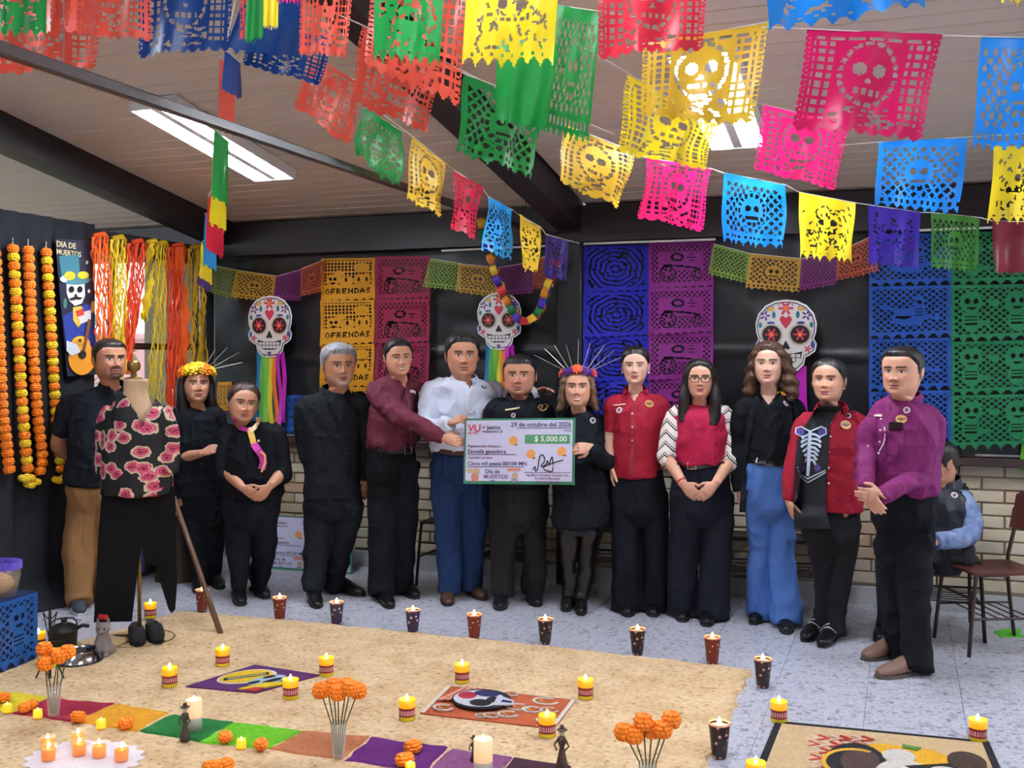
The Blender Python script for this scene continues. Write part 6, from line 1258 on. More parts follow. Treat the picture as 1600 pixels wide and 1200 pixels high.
m_lin = mat('mannequin_linen', (214, 180, 146), .8); m_brass = mat('old_brass', (150, 122, 70), .35, metal=.8)
MB().tube([PTm(214, 660), PTm(213, 635), PTm(212, 615), PTm(212, 592)], [(.11, .09), (.085, .075), (.066, .062), (.066, .062)], ref=xm, n=20, smooth=3).build('neck', m_lin, man, smooth=True)
MB().lathe([(.0, 0), (.05, 0), (.05, .012), (.018, .02), (.014, .045), (.035, .06), (.038, .085), (.03, .105), (.01, .112), (.0, .113)], PTm(209, 594), 18).build('finial', m_brass, man, smooth=True)
b = MB(); b.tube([PTm(214, 772), PTm(214, 735), PTm(214, 690), PTm(214, 655), PTm(213, 632), PTm(212, 618)], [(.19, .12), (.185, .12), (.18, .125), (.17, .12), (.125, .10), (.075, .07)], ref=xm, n=22, smooth=3)
for sx in (-1, 1): b.tube([PTm(214+sx*36, 640), PTm(214+sx*46, 662, .0), PTm(214+sx*51, 700, -.0), PTm(214+sx*50, 738, .01)], [.05, .055, .05, .046], n=14, smooth=3)
v, n_, f = remesh(b, .010, 4); v = folds(v, n_, .010, (9, 9, 5), 5); tip = np.array(PTm(222, 664)); q = v-tip; lx = q @ np.array(xm); inside = (np.abs(lx) < q[:, 2]*.55) & (q[:, 2] > 0); f = [p for p in f if not all(inside[i] for i in p)]
obj('blouse', v, f, floral(), man, smooth=True)
m_blk = mat('black_felt', (12, 13, 16), .95, spec=.2)
MB().prism([(x*sm, -y*sm) for x, y in ((-55, 0), (-60, 60), (-64, 140), (-67, 203), (-12, 206), (-6, 150), (2, 90), (8, 118), (24, 122), (30, 150), (42, 192), (47, 198), (52, 192), (55, 150), (53, 90), (52, 0))][::-1], PTm(219, 762, .02), xm, UP, .02).build('trousers', m_blk, man)
MB().tube([G(218, 1003)+UP*.02, PTm(218, 780)], .011, n=10).build('pole', m_brass, man, smooth=True)
gc = G(218, 1001); MB().tube([gc+Vector((.19*math.cos(a), .19*math.sin(a), .012)) for a in [2*PI*k/32 for k in range(33)]], .006, n=6, caps=False).tube([gc+Vector((-.19, 0, .012)), gc+Vector((0, 0, .03)), gc+Vector((.19, 0, .012))], .006, n=6).tube([gc+Vector((0, -.19, .012)), gc+Vector((0, 0, .03)), gc+Vector((0, .19, .012))], .006, n=6).build('base', m_brass, man, smooth=True)
MB().prism([(0, 0), (.035, .0), (.03, .12), (-.005, .13)], PTm(216, 894, -.1), xm, UP, .004).build('ribbon', mat('blue_ribbon', (30, 60, 170), .5), man)
# clogs standing in front of it
def clog(hx, hy, tx, ty, label):
    hl, to = G(hx, hy), G(tx, ty); d = (to-hl); L_ = max(.2, d.length); d.normalize(); w = Vector((-d.y, d.x, 0)); e = empty('slip_on_shoe', (hl+to)/2, label, 'shoe', 'black slip-on shoes in front of the mannequin'); b = MB()
    b.tube([hl+UP*.045, hl+d*L_*.2+UP*.055, hl+d*L_*.5+UP*.06, hl+d*L_*.8+UP*.045, hl+d*L_*1.0+UP*.03], [(.03, .04), (.042, .045), (.046, .05), (.046, .035), (.025, .02)], ref=w, n=14, smooth=3); v, n_, f = remesh(b, .006, 3); c = np.array(hl+d*L_*.30+UP*.10); k = np.exp(-(((v-c) @ np.array(d))/.07)**2-(((v-c) @ np.array(w))/.028)**2); v[:, 2] -= k*np.clip(v[:, 2]-.05, 0, 1)*1.3; v[:, 2] = np.maximum(v[:, 2], .014)
    obj('upper', v, f, mat('black_suede', (20, 20, 23), .7), e, smooth=True); MB().prism([(-.03, -.02), (0, -.036), (L_*.5, -.044), (L_*.85, -.042), (L_+.02, -.015), (L_+.02, .015), (L_*.85, .042), (L_*.5, .044), (0, .036), (-.03, .02)], hl+UP*.002, d, w, .016 if d.cross(w).z > 0 else -.016).build('sole', mat('clog_sole', (44, 42, 46), .6), e)
clog(211, 992, 216, 1014, 'left one of the two black slip-on shoes before the mannequin'); clog(236, 988, 247, 1010, 'right one of the two black slip-on shoes before the mannequin')
# broomstick leaning beside it
tag(MB().tube([G(345, 993)+UP*.006, W(267, 765, 6.55)], [.017, .015], n=10).build('wooden_pole', mat('worn_wood', (112, 80, 58), .6, var=(14, (86, 60, 44), .8), stretch=(4, 4, 1)), smooth=True), 'brown wooden pole leaning beside the mannequin', 'pole')
# stump table with a lit orange lamp behind the pole
tb_ = G(278, 905); e = empty('stump_table', tb_, 'round dark wood stump table behind the wooden pole', 'table'); m_wd = mat('dark_wood', (74, 58, 46), .7, var=(10, (52, 40, 32), .8), stretch=(5, 5, .8))
MB().lathe([(.0, 0), (.16, 0), (.15, .1), (.15, .38), (.165, .46), (.0, .46)], tb_, 18).build('trunk', m_wd, e); MB().lathe([(0, .46), (.2, .46), (.2, .49), (0, .49)], tb_, 20).build('top', mat('black_table_top', (28, 26, 26), .6), e)
e = empty('paper_lantern', tb_+UP*.49, 'small glowing orange paper lantern on the stump table', 'lantern'); MB().lathe([(.03, 0), (.05, .03), (.045, .09), (.02, .15), (0, .17)], tb_+UP*.49, 12).build('shade', mat('lantern_orange', (250, 130, 40), .6, emit=((255, 120, 30), 1.2)), e)
MB().lathe([(0, -.0), (.035, 0), (.035, .012), (0, .012)], tb_+UP*.49, 12).build('foot', c_leather, e)

# ================================================================ CHAIRS ALONG THE WALL AND THE SEATED MAN
def chair_proto(name, label, group, seatm, frm, loc, rz):
    e = empty(name, loc, label, 'chair', group); e.rotation_euler = (0, 0, rz); t = .011
    for sx in (-1, 1):
        MB().tube([(sx*.20, -.235, .0), (sx*.185, -.19, .40), (sx*.18, -.16, .432), (sx*.17, .0, .432)], t, n=8, smooth=3).build('leg', frm, e, local=True, smooth=True)
        MB().tube([(sx*.20, .24, .0), (sx*.185, .19, .40), (sx*.175, .22, .60), (sx*.17, .27, .84)], t, n=8, smooth=3).build('leg', frm, e, local=True, smooth=True)
        MB().tube([(sx*.193, -.21, .20), (sx*.193, .21, .20)], .007, n=6).build('side_rail', frm, e, local=True)
    for y in (-.12, -.06, 0, .06, .12): MB().tube([(-.193, y, .20), (.193, y, .20)], .004, n=5).build('rack_wire', frm, e, local=True)
    MB().tube([(-.187, -.20, .30), (.187, -.20, .30)], .007, n=6).build('cross_rail', frm, e, local=True)
    v, f = sgrid(lambda u, w_: ((u-.5)*.40*(1-.08*abs(w_-.5)), (w_-.5)*.40, .445-.018*math.cos((u-.5)*PI)*math.sin(w_*PI)+.012*(1-w_)*0), 10, 10); n0 = len(v); v2 = v+[(a, b_, c-.012) for a, b_, c in v]; f2 = f+[tuple(i+n0 for i in q[::-1]) for q in f]
    rim = [i for i in range(11)]+[10+11*k for k in range(1, 11)]+[110+k for k in range(9, -1, -1)]+[11*k for k in range(9, 0, -1)]; f2 += [(rim[k], n0+rim[k], n0+rim[(k+1) % len(rim)], rim[(k+1) % len(rim)]) for k in range(len(rim))]
    obj('seat', v2, f2, seatm, e, local=True, smooth=False)
    v, f = sgrid(lambda u, w_: ((u-.5)*.38, .245+.06*w_*.7+.03*(abs(u-.5)*2)**2*-1, .63+.22*w_-.03*(abs(u-.5)*2)**4*(w_ > .5)), 10, 6); n0 = len(v); v2 = v+[(a, b_-.012, c) for a, b_, c in v]; f2 = f+[tuple(i+n0 for i in q[::-1]) for q in f]; rim = list(range(11))+[10+11*k for k in range(1, 7)]+[66+k for k in range(9, -1, -1)]+[11*k for k in range(5, 0, -1)]; f2 += [(rim[k], n0+rim[k], n0+rim[(k+1) % len(rim)], rim[(k+1) % len(rim)]) for k in range(len(rim))]
    obj('backrest', v2, f2, seatm, e, local=True); return e
m_bf = mat('black_tube_frame', (22, 22, 25), .4); m_brf = mat('brown_tube_frame', (62, 46, 42), .4); m_bs = mat('black_seat', (28, 27, 30), .5); m_rs = mat('red_brown_plywood', (96, 48, 42), .45, var=(6, (80, 38, 34), .7), stretch=(1, 6, 1))
gchair = G(1550, 1010); ch1 = chair_proto('school_chair', 'empty brown school chair at the right edge', 'school chairs along the wall', m_rs, m_brf, gchair, math.radians(-66))
for k, (px, py, lb) in enumerate(((712, 908, 'black school chair behind the man in jeans'), (800, 912, 'black school chair behind the uniformed man'), (940, 918, 'black school chair between the coat and the red shirt'), (1150, 935, 'black school chair left of the flared jeans'), (1262, 944, 'black school chair behind the ribcage T-shirt'))):
    g = G(px, py)
    if k == 0: ch2 = chair_proto('school_chair', lb, 'school chairs along the wall', m_bs, m_bf, g, 0.0)
    else: copy_tree(ch2, g, 0.05*k, lb)
sg_ = G(1470, 985); copy_tree(ch2, sg_, math.radians(6), 'black school chair carrying the seated man')
vest = mat('navy_padded_vest', (24, 30, 46), .5, bump=(14, .5)); camo = mat('blue_camouflage', (58, 88, 150), .7, var=(22, (150, 168, 200), .5))
P14 = person('p14', 'seated man in a dark padded vest half hidden behind the plum shirt', (1468, 688, 754, .02), [(1386, 985, 1374, 1004), (1412, 985, 1402, 1003)], (1478, 862),
    [(1474, 868, 40, .13), (1478, 830, 38, .13), (1480, 795, 36, .13), (1480, 772, 32, .12)],
    [[(1468, 862, 20), (1425, 856, 20, .1), (1392, 862, 19, .2), (1388, 920, 15, .1), (1385, 985, 13)], [(1490, 866, 20), (1450, 860, 20, .14), (1418, 866, 19, .26), (1414, 920, 15, .12), (1410, 985, 13)]],
    [dict(p=[(1460, 778, 0, 15), (1440, 830, .1, 13), (1440, 850, .2, 10)], sleeve=1, hand=False), dict(p=[(1508, 786, .08, 15), (1517, 834, .16, 14), (1462, 846, .28, 11)], sleeve=1, hand=(1440, 850, .32, (0, -.5, -.8), -1, .4))],
    dict(neck=(1480, 764), yaw=-62, body=-40, skin=SK['a'], hairm=hb, hl=MHL, hair_t=.009, pitch=-10), dict(top=vest, top_name='padded_vest', sleeve_mat=camo, trousers=mat('dark_jeans_cloth', (36, 40, 50), .85), shoe=c_shoe, hips=[(1475, 872, 40, .12), (1478, 862, 42, .13), (1482, 845, 40, .13)], shirt=[(1475, 862, 40, .14), (1479, 830, 40, .14), (1482, 795, 38, .14), (1480, 772, 33, .125)], fold=.012), dep=6.05, group='people gathered in the room')
disc(P14, 1491, 774, .018, m_badge, 'badge', sub=m_badgep); collar(P14, vest, (1480, 762), hgt=.05, open_=.5)

# ================================================================ SAWDUST CARPET AND OFFERINGS ON THE FLOOR
def ragged(pts, name, m, label, cat, th=.012, n=40, amp=.008, seed=1, group=None, parent=None, z0=.0):
    """low heap of coloured sawdust with an uneven edge; pts = ground corners"""
    rnd = random.Random(seed); edge = []
    for i in range(len(pts)):
        a, b = Vector(pts[i]), Vector(pts[(i+1) % len(pts)]); k = max(2, int((b-a).length/.05))
        for j in range(k): p = a+(b-a)*(j/k); edge.append(Vector((p.x+rnd.uniform(-amp, amp), p.y+rnd.uniform(-amp, amp), z0)))
    c = sum(edge, Vector())/len(edge); n = len(edge); ins = [c+(p-c)*(1-.012/max(.05, (p-c).length))+UP*th for p in edge]; mb = MB(); mb.add(edge+ins, [(i, (i+1) % n, n+(i+1) % n, n+i) for i in range(n)]+[tuple(range(n, 2*n))])
    o = mb.build(name, m, parent)
    if label: tag(o, label, cat, group)
    return o
def dust(name, c, c2, sp=None): return mat(name, c, .95, var=(70, c2, .55), bump=(160, .9))
def saw_mat():
    m = bpy.data.materials.new('tan_sawdust'); m.use_nodes = True; t = NT(m); p = t.n['Principled BSDF']; co = t.new('ShaderNodeNewGeometry')
    n1 = t.new('ShaderNodeTexNoise'); n1.inputs['Scale'].default_value = 46; n1.inputs['Detail'].default_value = 7; t.link(co.outputs['Position'], n1.inputs[0]); n2 = t.new('ShaderNodeTexNoise'); n2.inputs['Scale'].default_value = 5; n2.inputs['Detail'].default_value = 4; t.link(co.outputs['Position'], n2.inputs[0])
    a = t.ramp(n1.outputs[0], [(.28, (138, 108, 76)), (.40, (196, 168, 130)), (.60, (211, 184, 146)), (.8, (224, 200, 162))]); b = t.ramp(n2.outputs[0], [(.3, (226, 214, 200)), (.6, (255, 255, 255))]); mx = t.new('ShaderNodeMix'); mx.data_type = 'RGBA'; mx.blend_type = 'MULTIPLY'; mx.inputs[0].default_value = .8; t.link(a, mx.inputs[6]); t.link(b, mx.inputs[7]); t.link(mx.outputs[2], p.inputs['Base Color'])
    bp = t.new('ShaderNodeBump'); bp.inputs['Strength'].default_value = .8; bp.inputs['Distance'].default_value = .008; t.link(n1.outputs[0], bp.inputs['Height']); t.link(bp.outputs[0], p.inputs['Normal']); p.inputs['Roughness'].default_value = .95; return m
m_saw = saw_mat()
BRp = G(1175, 1049); NRp = Vector((BRp.x, 2.9, 0)); BLp = G(250, 958)
YB = BRp.y; FLp = Vector((-4.55, 2.9, 0)); BL2 = Vector((-4.25, YB+.02, 0))
ragged([FLp, NRp, BRp, G(800, 1006), G(430, 969), BL2], 'sawdust_carpet', m_saw, 'large tan sawdust carpet spread over the terrazzo floor', 'sawdust carpet', .014, amp=.014)
SQ = [((232, 212, 30), 'yellow', [(-60, 1070), (72, 1091), (20, 1114), (-130, 1098)]), ((176, 30, 66), 'crimson', [(75, 1091), (178, 1100), (112, 1128), (20, 1115)]), ((238, 166, 20), 'amber', [(180, 1101), (264, 1113), (214, 1143), (112, 1129)]), ((20, 126, 56), 'dark green', [(268, 1117), (364, 1129), (312, 1160), (214, 1143)]),
      ((112, 204, 24), 'lime green', [(366, 1129), (472, 1142), (420, 1171), (312, 1160)]), ((196, 120, 78), 'terracotta', [(474, 1142), (578, 1153), (536, 1188), (420, 1172)]), ((106, 22, 120), 'purple', [(580, 1153), (700, 1168), (664, 1206), (538, 1189)]), ((146, 84, 136), 'mauve', [(704, 1170), (800, 1184), (770, 1224), (666, 1207)]), ((70, 30, 52), 'dark plum', [(802, 1185), (895, 1196), (880, 1240), (772, 1224)])]
for k, (c, nm, q) in enumerate(SQ):
    ragged([G(x, y, .014)*1 for x, y in q][::-1], 'sawdust_square', dust('sawdust_'+nm.replace(' ', '_'), c, tuple(max(0, int(a*.82)) for a in c)), '%s sawdust square in the row across the carpet' % nm, 'sawdust square', .007, seed=k+3, group='coloured sawdust squares', z0=.014)
# sawdust pictures
def picture(corners, label, layers, base, name='sawdust_picture', z=.014):
    A, B, Cc, D_ = [G(x, y, z) for x, y in corners]; e = empty(name, (A+B+Cc+D_)/4, label, 'sawdust picture', 'pictures in coloured sawdust')
    at = lambda u, v, h: A*(1-u)*(1-v)+B*u*(1-v)+Cc*u*v+D_*(1-u)*v+UP*h
    def lay(pts, c, nm, h):
        n = len(pts); v = [at(u, w_, h-.006) for u, w_ in pts]+[at(u, w_, h) for u, w_ in pts]; f = [tuple(range(n, 2*n)), tuple(range(n-1, -1, -1))]+[(i, (i+1) % n, n+(i+1) % n, n+i) for i in range(n)]
        obj(nm, v, f, dust('dust_%d_%d_%d' % c, c, tuple(int(a*.85) for a in c)), e)
    lay([(0, 0), (1, 0), (1, 1), (0, 1)][::-1], base, 'ground', .006)
    for k, (pts, c, nm) in enumerate(layers): lay(pts, c, nm, .0075+.0006*k)
E = lambda cx, cy, a, b, n=20: [(cx+a*math.cos(2*PI*k/n), cy+b*math.sin(2*PI*k/n)) for k in range(n)][::-1]
def arc(cx, cy, r0, r1, a0, a1, n=14, sy=1.0): return [(cx+r0*math.cos(a0+(a1-a0)*k/n), cy+sy*r0*math.sin(a0+(a1-a0)*k/n)) for k in range(n+1)]+[(cx+r1*math.cos(a1+(a0-a1)*k/n), cy+sy*r1*math.sin(a1+(a0-a1)*k/n)) for k in range(n+1)]
WH, OR2, YEL, BK, RD, NV = (224, 218, 208), (196, 92, 52), (230, 176, 40), (26, 24, 34), (186, 30, 66), (36, 40, 96)
sw = []
for cx, cy, r in ((.80, .18, .10), (.64, .48, .09), (.76, .52, .08), (.62, .76, .08), (.45, .90, .05), (.88, .50, .07), (.90, .84, .06), (.52, .12, .06), (.14, .82, .08), (.52, .90, .06)): sw.append((arc(cx, cy, r, r*.78, 0, 5.2, sy=1.25), WH, 'swirl')); sw.append((arc(cx, cy, r*.5, r*.3, 1, 5.5, sy=1.25), (236, 150, 90), 'swirl'))
for k in range(4): sw.append(([(.05+k*.05, .62-k*.03), (.09+k*.05, .62-k*.03), (.18+k*.045, .10), (.15+k*.045, .10)], (226, 150, 130), 'ray'))
picture([(700, 1072), (900, 1095), (866, 1140), (656, 1116)], 'square orange sawdust picture with a white skull in its middle', [([(.0, .02), (.03, .02), (.03, .98), (0, .98)][::-1], WH, 'border'), ([(.97, .02), (1, .02), (1, .98), (.97, .98)][::-1], WH, 'border'), ([(.03, .0), (.97, .0), (.97, .04), (.03, .04)][::-1], (220, 190, 160), 'border')]+sw+
        [(E(.36, .46, .22, .34), BK, 'skull_surround'), (E(.34, .46, .19, .28), (216, 216, 228), 'skull'), (E(.24, .40, .07, .12), RD, 'eye_patch'), (E(.37, .28, .10, .10), NV, 'eye_patch'), (E(.38, .60, .08, .11), BK, 'eye_socket'), (E(.45, .46, .05, .09), BK, 'nose'), ([(.46, .30), (.60, .42), (.62, .56), (.48, .64)][::-1], (206, 206, 220), 'jaw'), ([(.52, .44), (.60, .46), (.60, .52), (.52, .52)][::-1], NV, 'teeth')], OR2)  # the skull lies on a larger oval of black sawdust
picture([(398, 1040), (500, 1056), (400, 1084), (290, 1074)], 'purple sawdust picture with a yellow figure, partly behind a candle', [(E(.34, .45, .30, .34), WH, 'outline'), (E(.33, .45, .27, .30), (232, 190, 30), 'yellow_shape'), ([(.16, .62), (.24, .70), (.50, .28), (.42, .20)][::-1], BK, 'dark_bar'), ([(.21, .62), (.25, .64), (.46, .28), (.42, .26)][::-1], (190, 190, 150), 'pale_bar'), (E(.68, .5, .16, .26), (176, 200, 224), 'pale_blue_shape'), (E(.60, .38, .05, .09), BK, 'eye_spot'), (E(.64, .66, .05, .09), BK, 'eye_spot'), (E(.76, .50, .05, .14), BK, 'dark_shape'), ([(.70, .95), (.78, .62), (.98, .45), (1.0, .62), (.88, .95)], (230, 200, 30), 'yellow_wing'), ([(.80, .98), (.84, .84), (.95, .82), (.98, .98)], (196, 60, 50), 'red_wing')], (96, 38, 110))
# bordered picture at the lower right
cr = [(1212, 1128), (1545, 1160), (1620, 1330), (1140, 1300)]
herr = [([(a, b), (a+.05, b+.03), (a, b+.06), (a-.012, b+.055), (a+.032, b+.03), (a-.012, b+.005)], cc, 'feather') for i in range(6) for j in range(5) for a, b, cc in ((.18+i*.05+.012*j, .12+j*.07, (212, 70, 66) if (i+j) % 2 else (238, 200, 190)),)]
picture(cr, 'black-bordered sawdust picture with a yellow and black figure, lower right', [([(.035, .03), (.965, .03), (.965, .97), (.035, .97)][::-1], (216, 186, 142), 'tan_field')]+herr+[([(.36, .26), (.50, .20), (.72, .22), (.82, .30), (.80, .40), (.60, .42), (.44, .40)], (236, 176, 30), 'yellow_shape'), (E(.40, .42, .13, .20), BK, 'dark_head'), (E(.42, .40, .08, .13), (86, 60, 60), 'dark_face'), (arc(.40, .42, .14, .12, 2.4, 5.2), YEL, 'yellow_line'), (E(.58, .32, .07, .07), (222, 216, 212), 'white_shape'), (E(.60, .5, .12, .14), WH, 'white_shape'), ([(.60, .42), (.84, .34), (.90, .44), (.70, .52)], BK, 'dark_wing'), (E(.86, .32, .08, .10), (70, 50, 40), 'brown_patch'), (E(.76, .44, .06, .04), WH, 'white_wing'), ([(.6, .2), (.68, .22), (.66, .25), (.6, .23)], (96, 150, 60), 'leaf')], BK, z=.001)

# ---- candles
m_fl = mat('candle_flame', (255, 220, 140), .5, emit=((255, 214, 130), 14)); m_wick = mat('wick', (40, 34, 30), .9)
def flame(e, z, r=.009): MB().lathe([(.0, z), (r*.7, z+r*.6), (r, z+r*1.4), (r*.6, z+r*2.8), (.0, z+r*4)], n=10).build('flame', m_fl, e, local=True, smooth=True); MB().tube([(0, 0, z-.008), (0, 0, z+.004)], .0015, n=5).build('wick', m_wick, e, local=True)
def printed(name, a, b, c, sc):
    m = bpy.data.materials.new(name); m.use_nodes = True; t = NT(m); p = t.n['Principled BSDF']; co = t.new('ShaderNodeTexCoord'); v = t.new('ShaderNodeTexVoronoi'); v.inputs['Scale'].default_value = sc; t.link(co.outputs['Object'], v.inputs[0]); t.link(t.ramp(v.outputs['Distance'], [(0, c), (.16, c), (.2, b), (.3, b), (.34, a)], 'CONSTANT'), p.inputs['Base Color']); p.inputs['Roughness'].default_value = .25; MATS[name] = m; return m
CUPM = [printed('dark_cup_print', (40, 28, 32), (116, 50, 46), (206, 170, 150), 40), printed('maroon_cup_print', (122, 46, 34), (46, 26, 28), (226, 160, 120), 38), printed('violet_cup_print', (58, 42, 72), (120, 98, 140), (210, 200, 214), 38)]
def cup(k, loc, label, m):
    e = empty('tall_candle', loc, label, 'candle', 'tall candles in printed cups')
    MB().lathe([(.0, 0), (.027, 0), (.030, .01), (.042, .125), (.0445, .14), (.042, .14), (.038, .118), (.0, .118)], n=20).build('cup', m, e, local=True, smooth=True); MB().lathe([(.041, .128), (.0455, .14), (.043, .144), (.040, .136)], n=20).build('rim', mat('warm_glass_rim', (240, 170, 140), .2), e, local=True, smooth=True)
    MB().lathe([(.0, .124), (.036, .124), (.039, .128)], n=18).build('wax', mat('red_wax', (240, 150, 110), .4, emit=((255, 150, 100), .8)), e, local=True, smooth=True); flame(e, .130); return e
cups = [(316, 956, 1, 'tall printed candle at the foot of the wooden pole'), (437, 969, 1, 'tall printed candle before the woman with the scarf'), (526, 977, 2, 'tall printed candle before the grey-haired man'), (645, 990, 2, 'tall printed candle before the smiling man'), (741, 998, 1, 'tall printed candle before the man in jeans'), (852, 1006, 0, 'tall printed candle before the woman in the coat'), (996, 1023, 0, 'tall printed candle before the woman in the red shirt'), (1113, 1037, 1, 'tall printed candle at the far corner of the carpet'), (1192, 1074, 0, 'tall printed candle just outside the carpet corner'), (1124, 1184, 0, 'tall printed candle nearest the camera, on the carpet edge')]
for x, y, k, lb in cups: cup(k, G(x, y), lb, CUPM[k])
def label_mat():
    m = bpy.data.materials.new('candle_label'); m.use_nodes = True; t = NT(m); p = t.n['Principled BSDF']; co = t.new('ShaderNodeTexCoord'); se = t.new('ShaderNodeSeparateXYZ'); t.link(co.outputs['Object'], se.inputs[0]); an = t.math('ARCTAN2', se.outputs['Y'], se.outputs['X']); fr = t.math('FRACT', t.math('MULTIPLY', an, 3.6)); zz = t.math('COMPARE', se.outputs['Z'], .036, .010); n = t.new('ShaderNodeTexNoise'); n.inputs['Scale'].default_value = 130; t.link(co.outputs['Object'], n.inputs[0]); k = t.math('MULTIPLY', t.math('GREATER_THAN', t.math('ADD', fr, t.math('MULTIPLY', n.outputs[0], .5)), .80), zz); t.link(t.mix(k, lin((140, 26, 40)), lin((226, 176, 186))), p.inputs['Base Color']); p.inputs['Roughness'].default_value = .4; return m
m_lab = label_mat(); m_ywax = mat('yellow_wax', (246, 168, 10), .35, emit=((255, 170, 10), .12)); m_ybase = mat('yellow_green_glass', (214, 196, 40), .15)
ye = None
yel = [(235, 965, 'behind the mannequin pole'), (60, 1014, 'beside the blue box'), (77, 1042, 'behind the marigold vase at the left'), (348, 1040, 'above the purple sawdust picture, at left'), (265, 1072, 'left of the purple sawdust picture'), (510, 1055, 'right of the purple sawdust picture'), (454, 1091, 'on the corner of the purple sawdust picture'), (722, 1066, 'behind the orange skull picture'), (636, 1124, 'left of the orange skull picture'), (915, 1091, 'behind the right corner of the skull picture'), (855, 1150, 'before the near corner of the skull picture'), (1217, 1127, 'at the far left corner of the bordered picture'), (1528, 1157, 'at the far right corner of the bordered picture'), (1181, 1228, 'on the left border of the bordered picture')]
for x, y, lb in yel:
    lb = 'short yellow candle with a red label '+lb
    if ye is None:
        ye = empty('yellow_candle', G(x, y, .014 if x < 1200 else 0), lb, 'candle', 'short yellow candles')
        MB().lathe([(.0, 0), (.034, 0), (.037, .006), (.036, .018)], n=22).build('base', m_ybase, ye, local=True, smooth=True); MB().lathe([(.036, .018), (.0362, .056)], n=26).build('label_band', m_lab, ye, local=True, smooth=True); MB().lathe([(.036, .056), (.038, .09), (.036, .09), (.034, .076), (0, .076)], n=22).build('wax', m_ywax, ye, local=True, smooth=True); flame(ye, .082, .008)
    else: copy_tree(ye, G(x, y, .014 if x < 1160 else .002), random.uniform(0, 6), lb)
# orange votives on a white doily
dl = G(132, 1186, .014); poly = [(.235*(1+.06*math.sin(18*a))*math.cos(a), .19*(1+.06*math.sin(18*a))*math.sin(a)) for a in [2*PI*k/90 for k in range(90)]]; tag(MB().prism(poly, dl+UP*.001, (1, 0, 0), (0, 1, 0), .003).build('lace_doily', mat('white_lace', (232, 226, 236), .8, bump=(120, .8))), 'white scalloped doily on the carpet under the orange candles', 'doily')
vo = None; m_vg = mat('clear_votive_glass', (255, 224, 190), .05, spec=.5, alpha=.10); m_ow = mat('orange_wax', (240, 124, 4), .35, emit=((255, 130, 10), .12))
for x, y, lb in ((76, 1188, 'nearer of the two leftmost on the doily'), (75, 1174, 'farther of the two leftmost on the doily'), (124, 1180, 'nearer of the second pair on the doily'), (122, 1166, 'farther of the second pair on the doily'), (155, 1183, 'third from the left on the doily'), (190, 1189, 'rightmost on the doily')):
    lb = 'orange candle in a clear glass, '+lb
    if vo is None:
        vo = empty('votive_candle', G(x, y, .019), lb, 'candle', 'orange candles in clear glasses'); MB().lathe([(0, 0), (.026, 0), (.027, .004), (.029, .06), (.0275, .06), (.0255, .006), (0, .006)], n=20).build('glass', m_vg, vo, local=True, smooth=True); MB().lathe([(0, .007), (.0248, .007), (.0262, .045), (0, .045)], n=18).build('wax', m_ow, vo, local=True, smooth=True); flame(vo, .050, .006)
    else: copy_tree(vo, G(x, y, .019), 0, lb)
# pillar candles with little skeletons
def pillar(px, py, r, h, label):
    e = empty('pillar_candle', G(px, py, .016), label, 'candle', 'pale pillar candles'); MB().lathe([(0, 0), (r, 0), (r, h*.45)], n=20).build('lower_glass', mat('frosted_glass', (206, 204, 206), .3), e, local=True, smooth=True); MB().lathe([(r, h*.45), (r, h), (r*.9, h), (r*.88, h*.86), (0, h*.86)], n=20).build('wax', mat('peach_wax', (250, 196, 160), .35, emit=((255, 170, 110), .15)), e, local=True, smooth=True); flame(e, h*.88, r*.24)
pillar(303, 1142, .034, .135, 'pale pillar candle on the dark green sawdust square'); pillar(755, 1216, .036, .15, 'pale pillar candle on the mauve sawdust square')
def figurine(px, py, h, label, c):
    b = G(px, py, .02); e = empty('skeleton_figurine', b, label, 'figurine', 'small skeleton figurines'); m = mat('figurine_%d' % c[0], c, .6, var=(60, (60, 54, 50), .6)); k = h/.12; mb = MB()
    mb.lathe([(0, 0), (.016*k, 0), (.018*k, .01*k), (.011*k, .04*k), (.007*k, .062*k), (.013*k, .075*k), (.012*k, .088*k), (.004*k, .094*k)], b, 10); mb.build('dress', m, e, smooth=True)
    MB().ball(b+UP*.104*k, (.010*k, .010*k, .012*k), 10, 7).build('head', mat('bone', (206, 196, 182), .6), e, smooth=True); MB().lathe([(.016*k, .110*k), (.016*k, .112*k), (.007*k, .114*k), (.006*k, .124*k), (0, .125*k)], b, 10).build('hat', m, e)
    for s_ in (-1, 1): MB().tube([b+Vector((s_*.011*k, 0, .084*k)), b+Vector((s_*.022*k, -.004, .066*k)), b+Vector((s_*.012*k, -.012*k, .055*k))], .003*k, n=6).build('arm', m, e)
figurine(289, 1157, .15, 'small dark skeleton figurine on the dark green sawdust square', (72, 66, 62)); figurine(878, 1200, .16, 'thin brown figurine standing at the dark plum sawdust square', (88, 60, 50)); figurine(740, 1190, .10, 'small dark figurine behind the mauve-square pillar candle', (66, 50, 48))
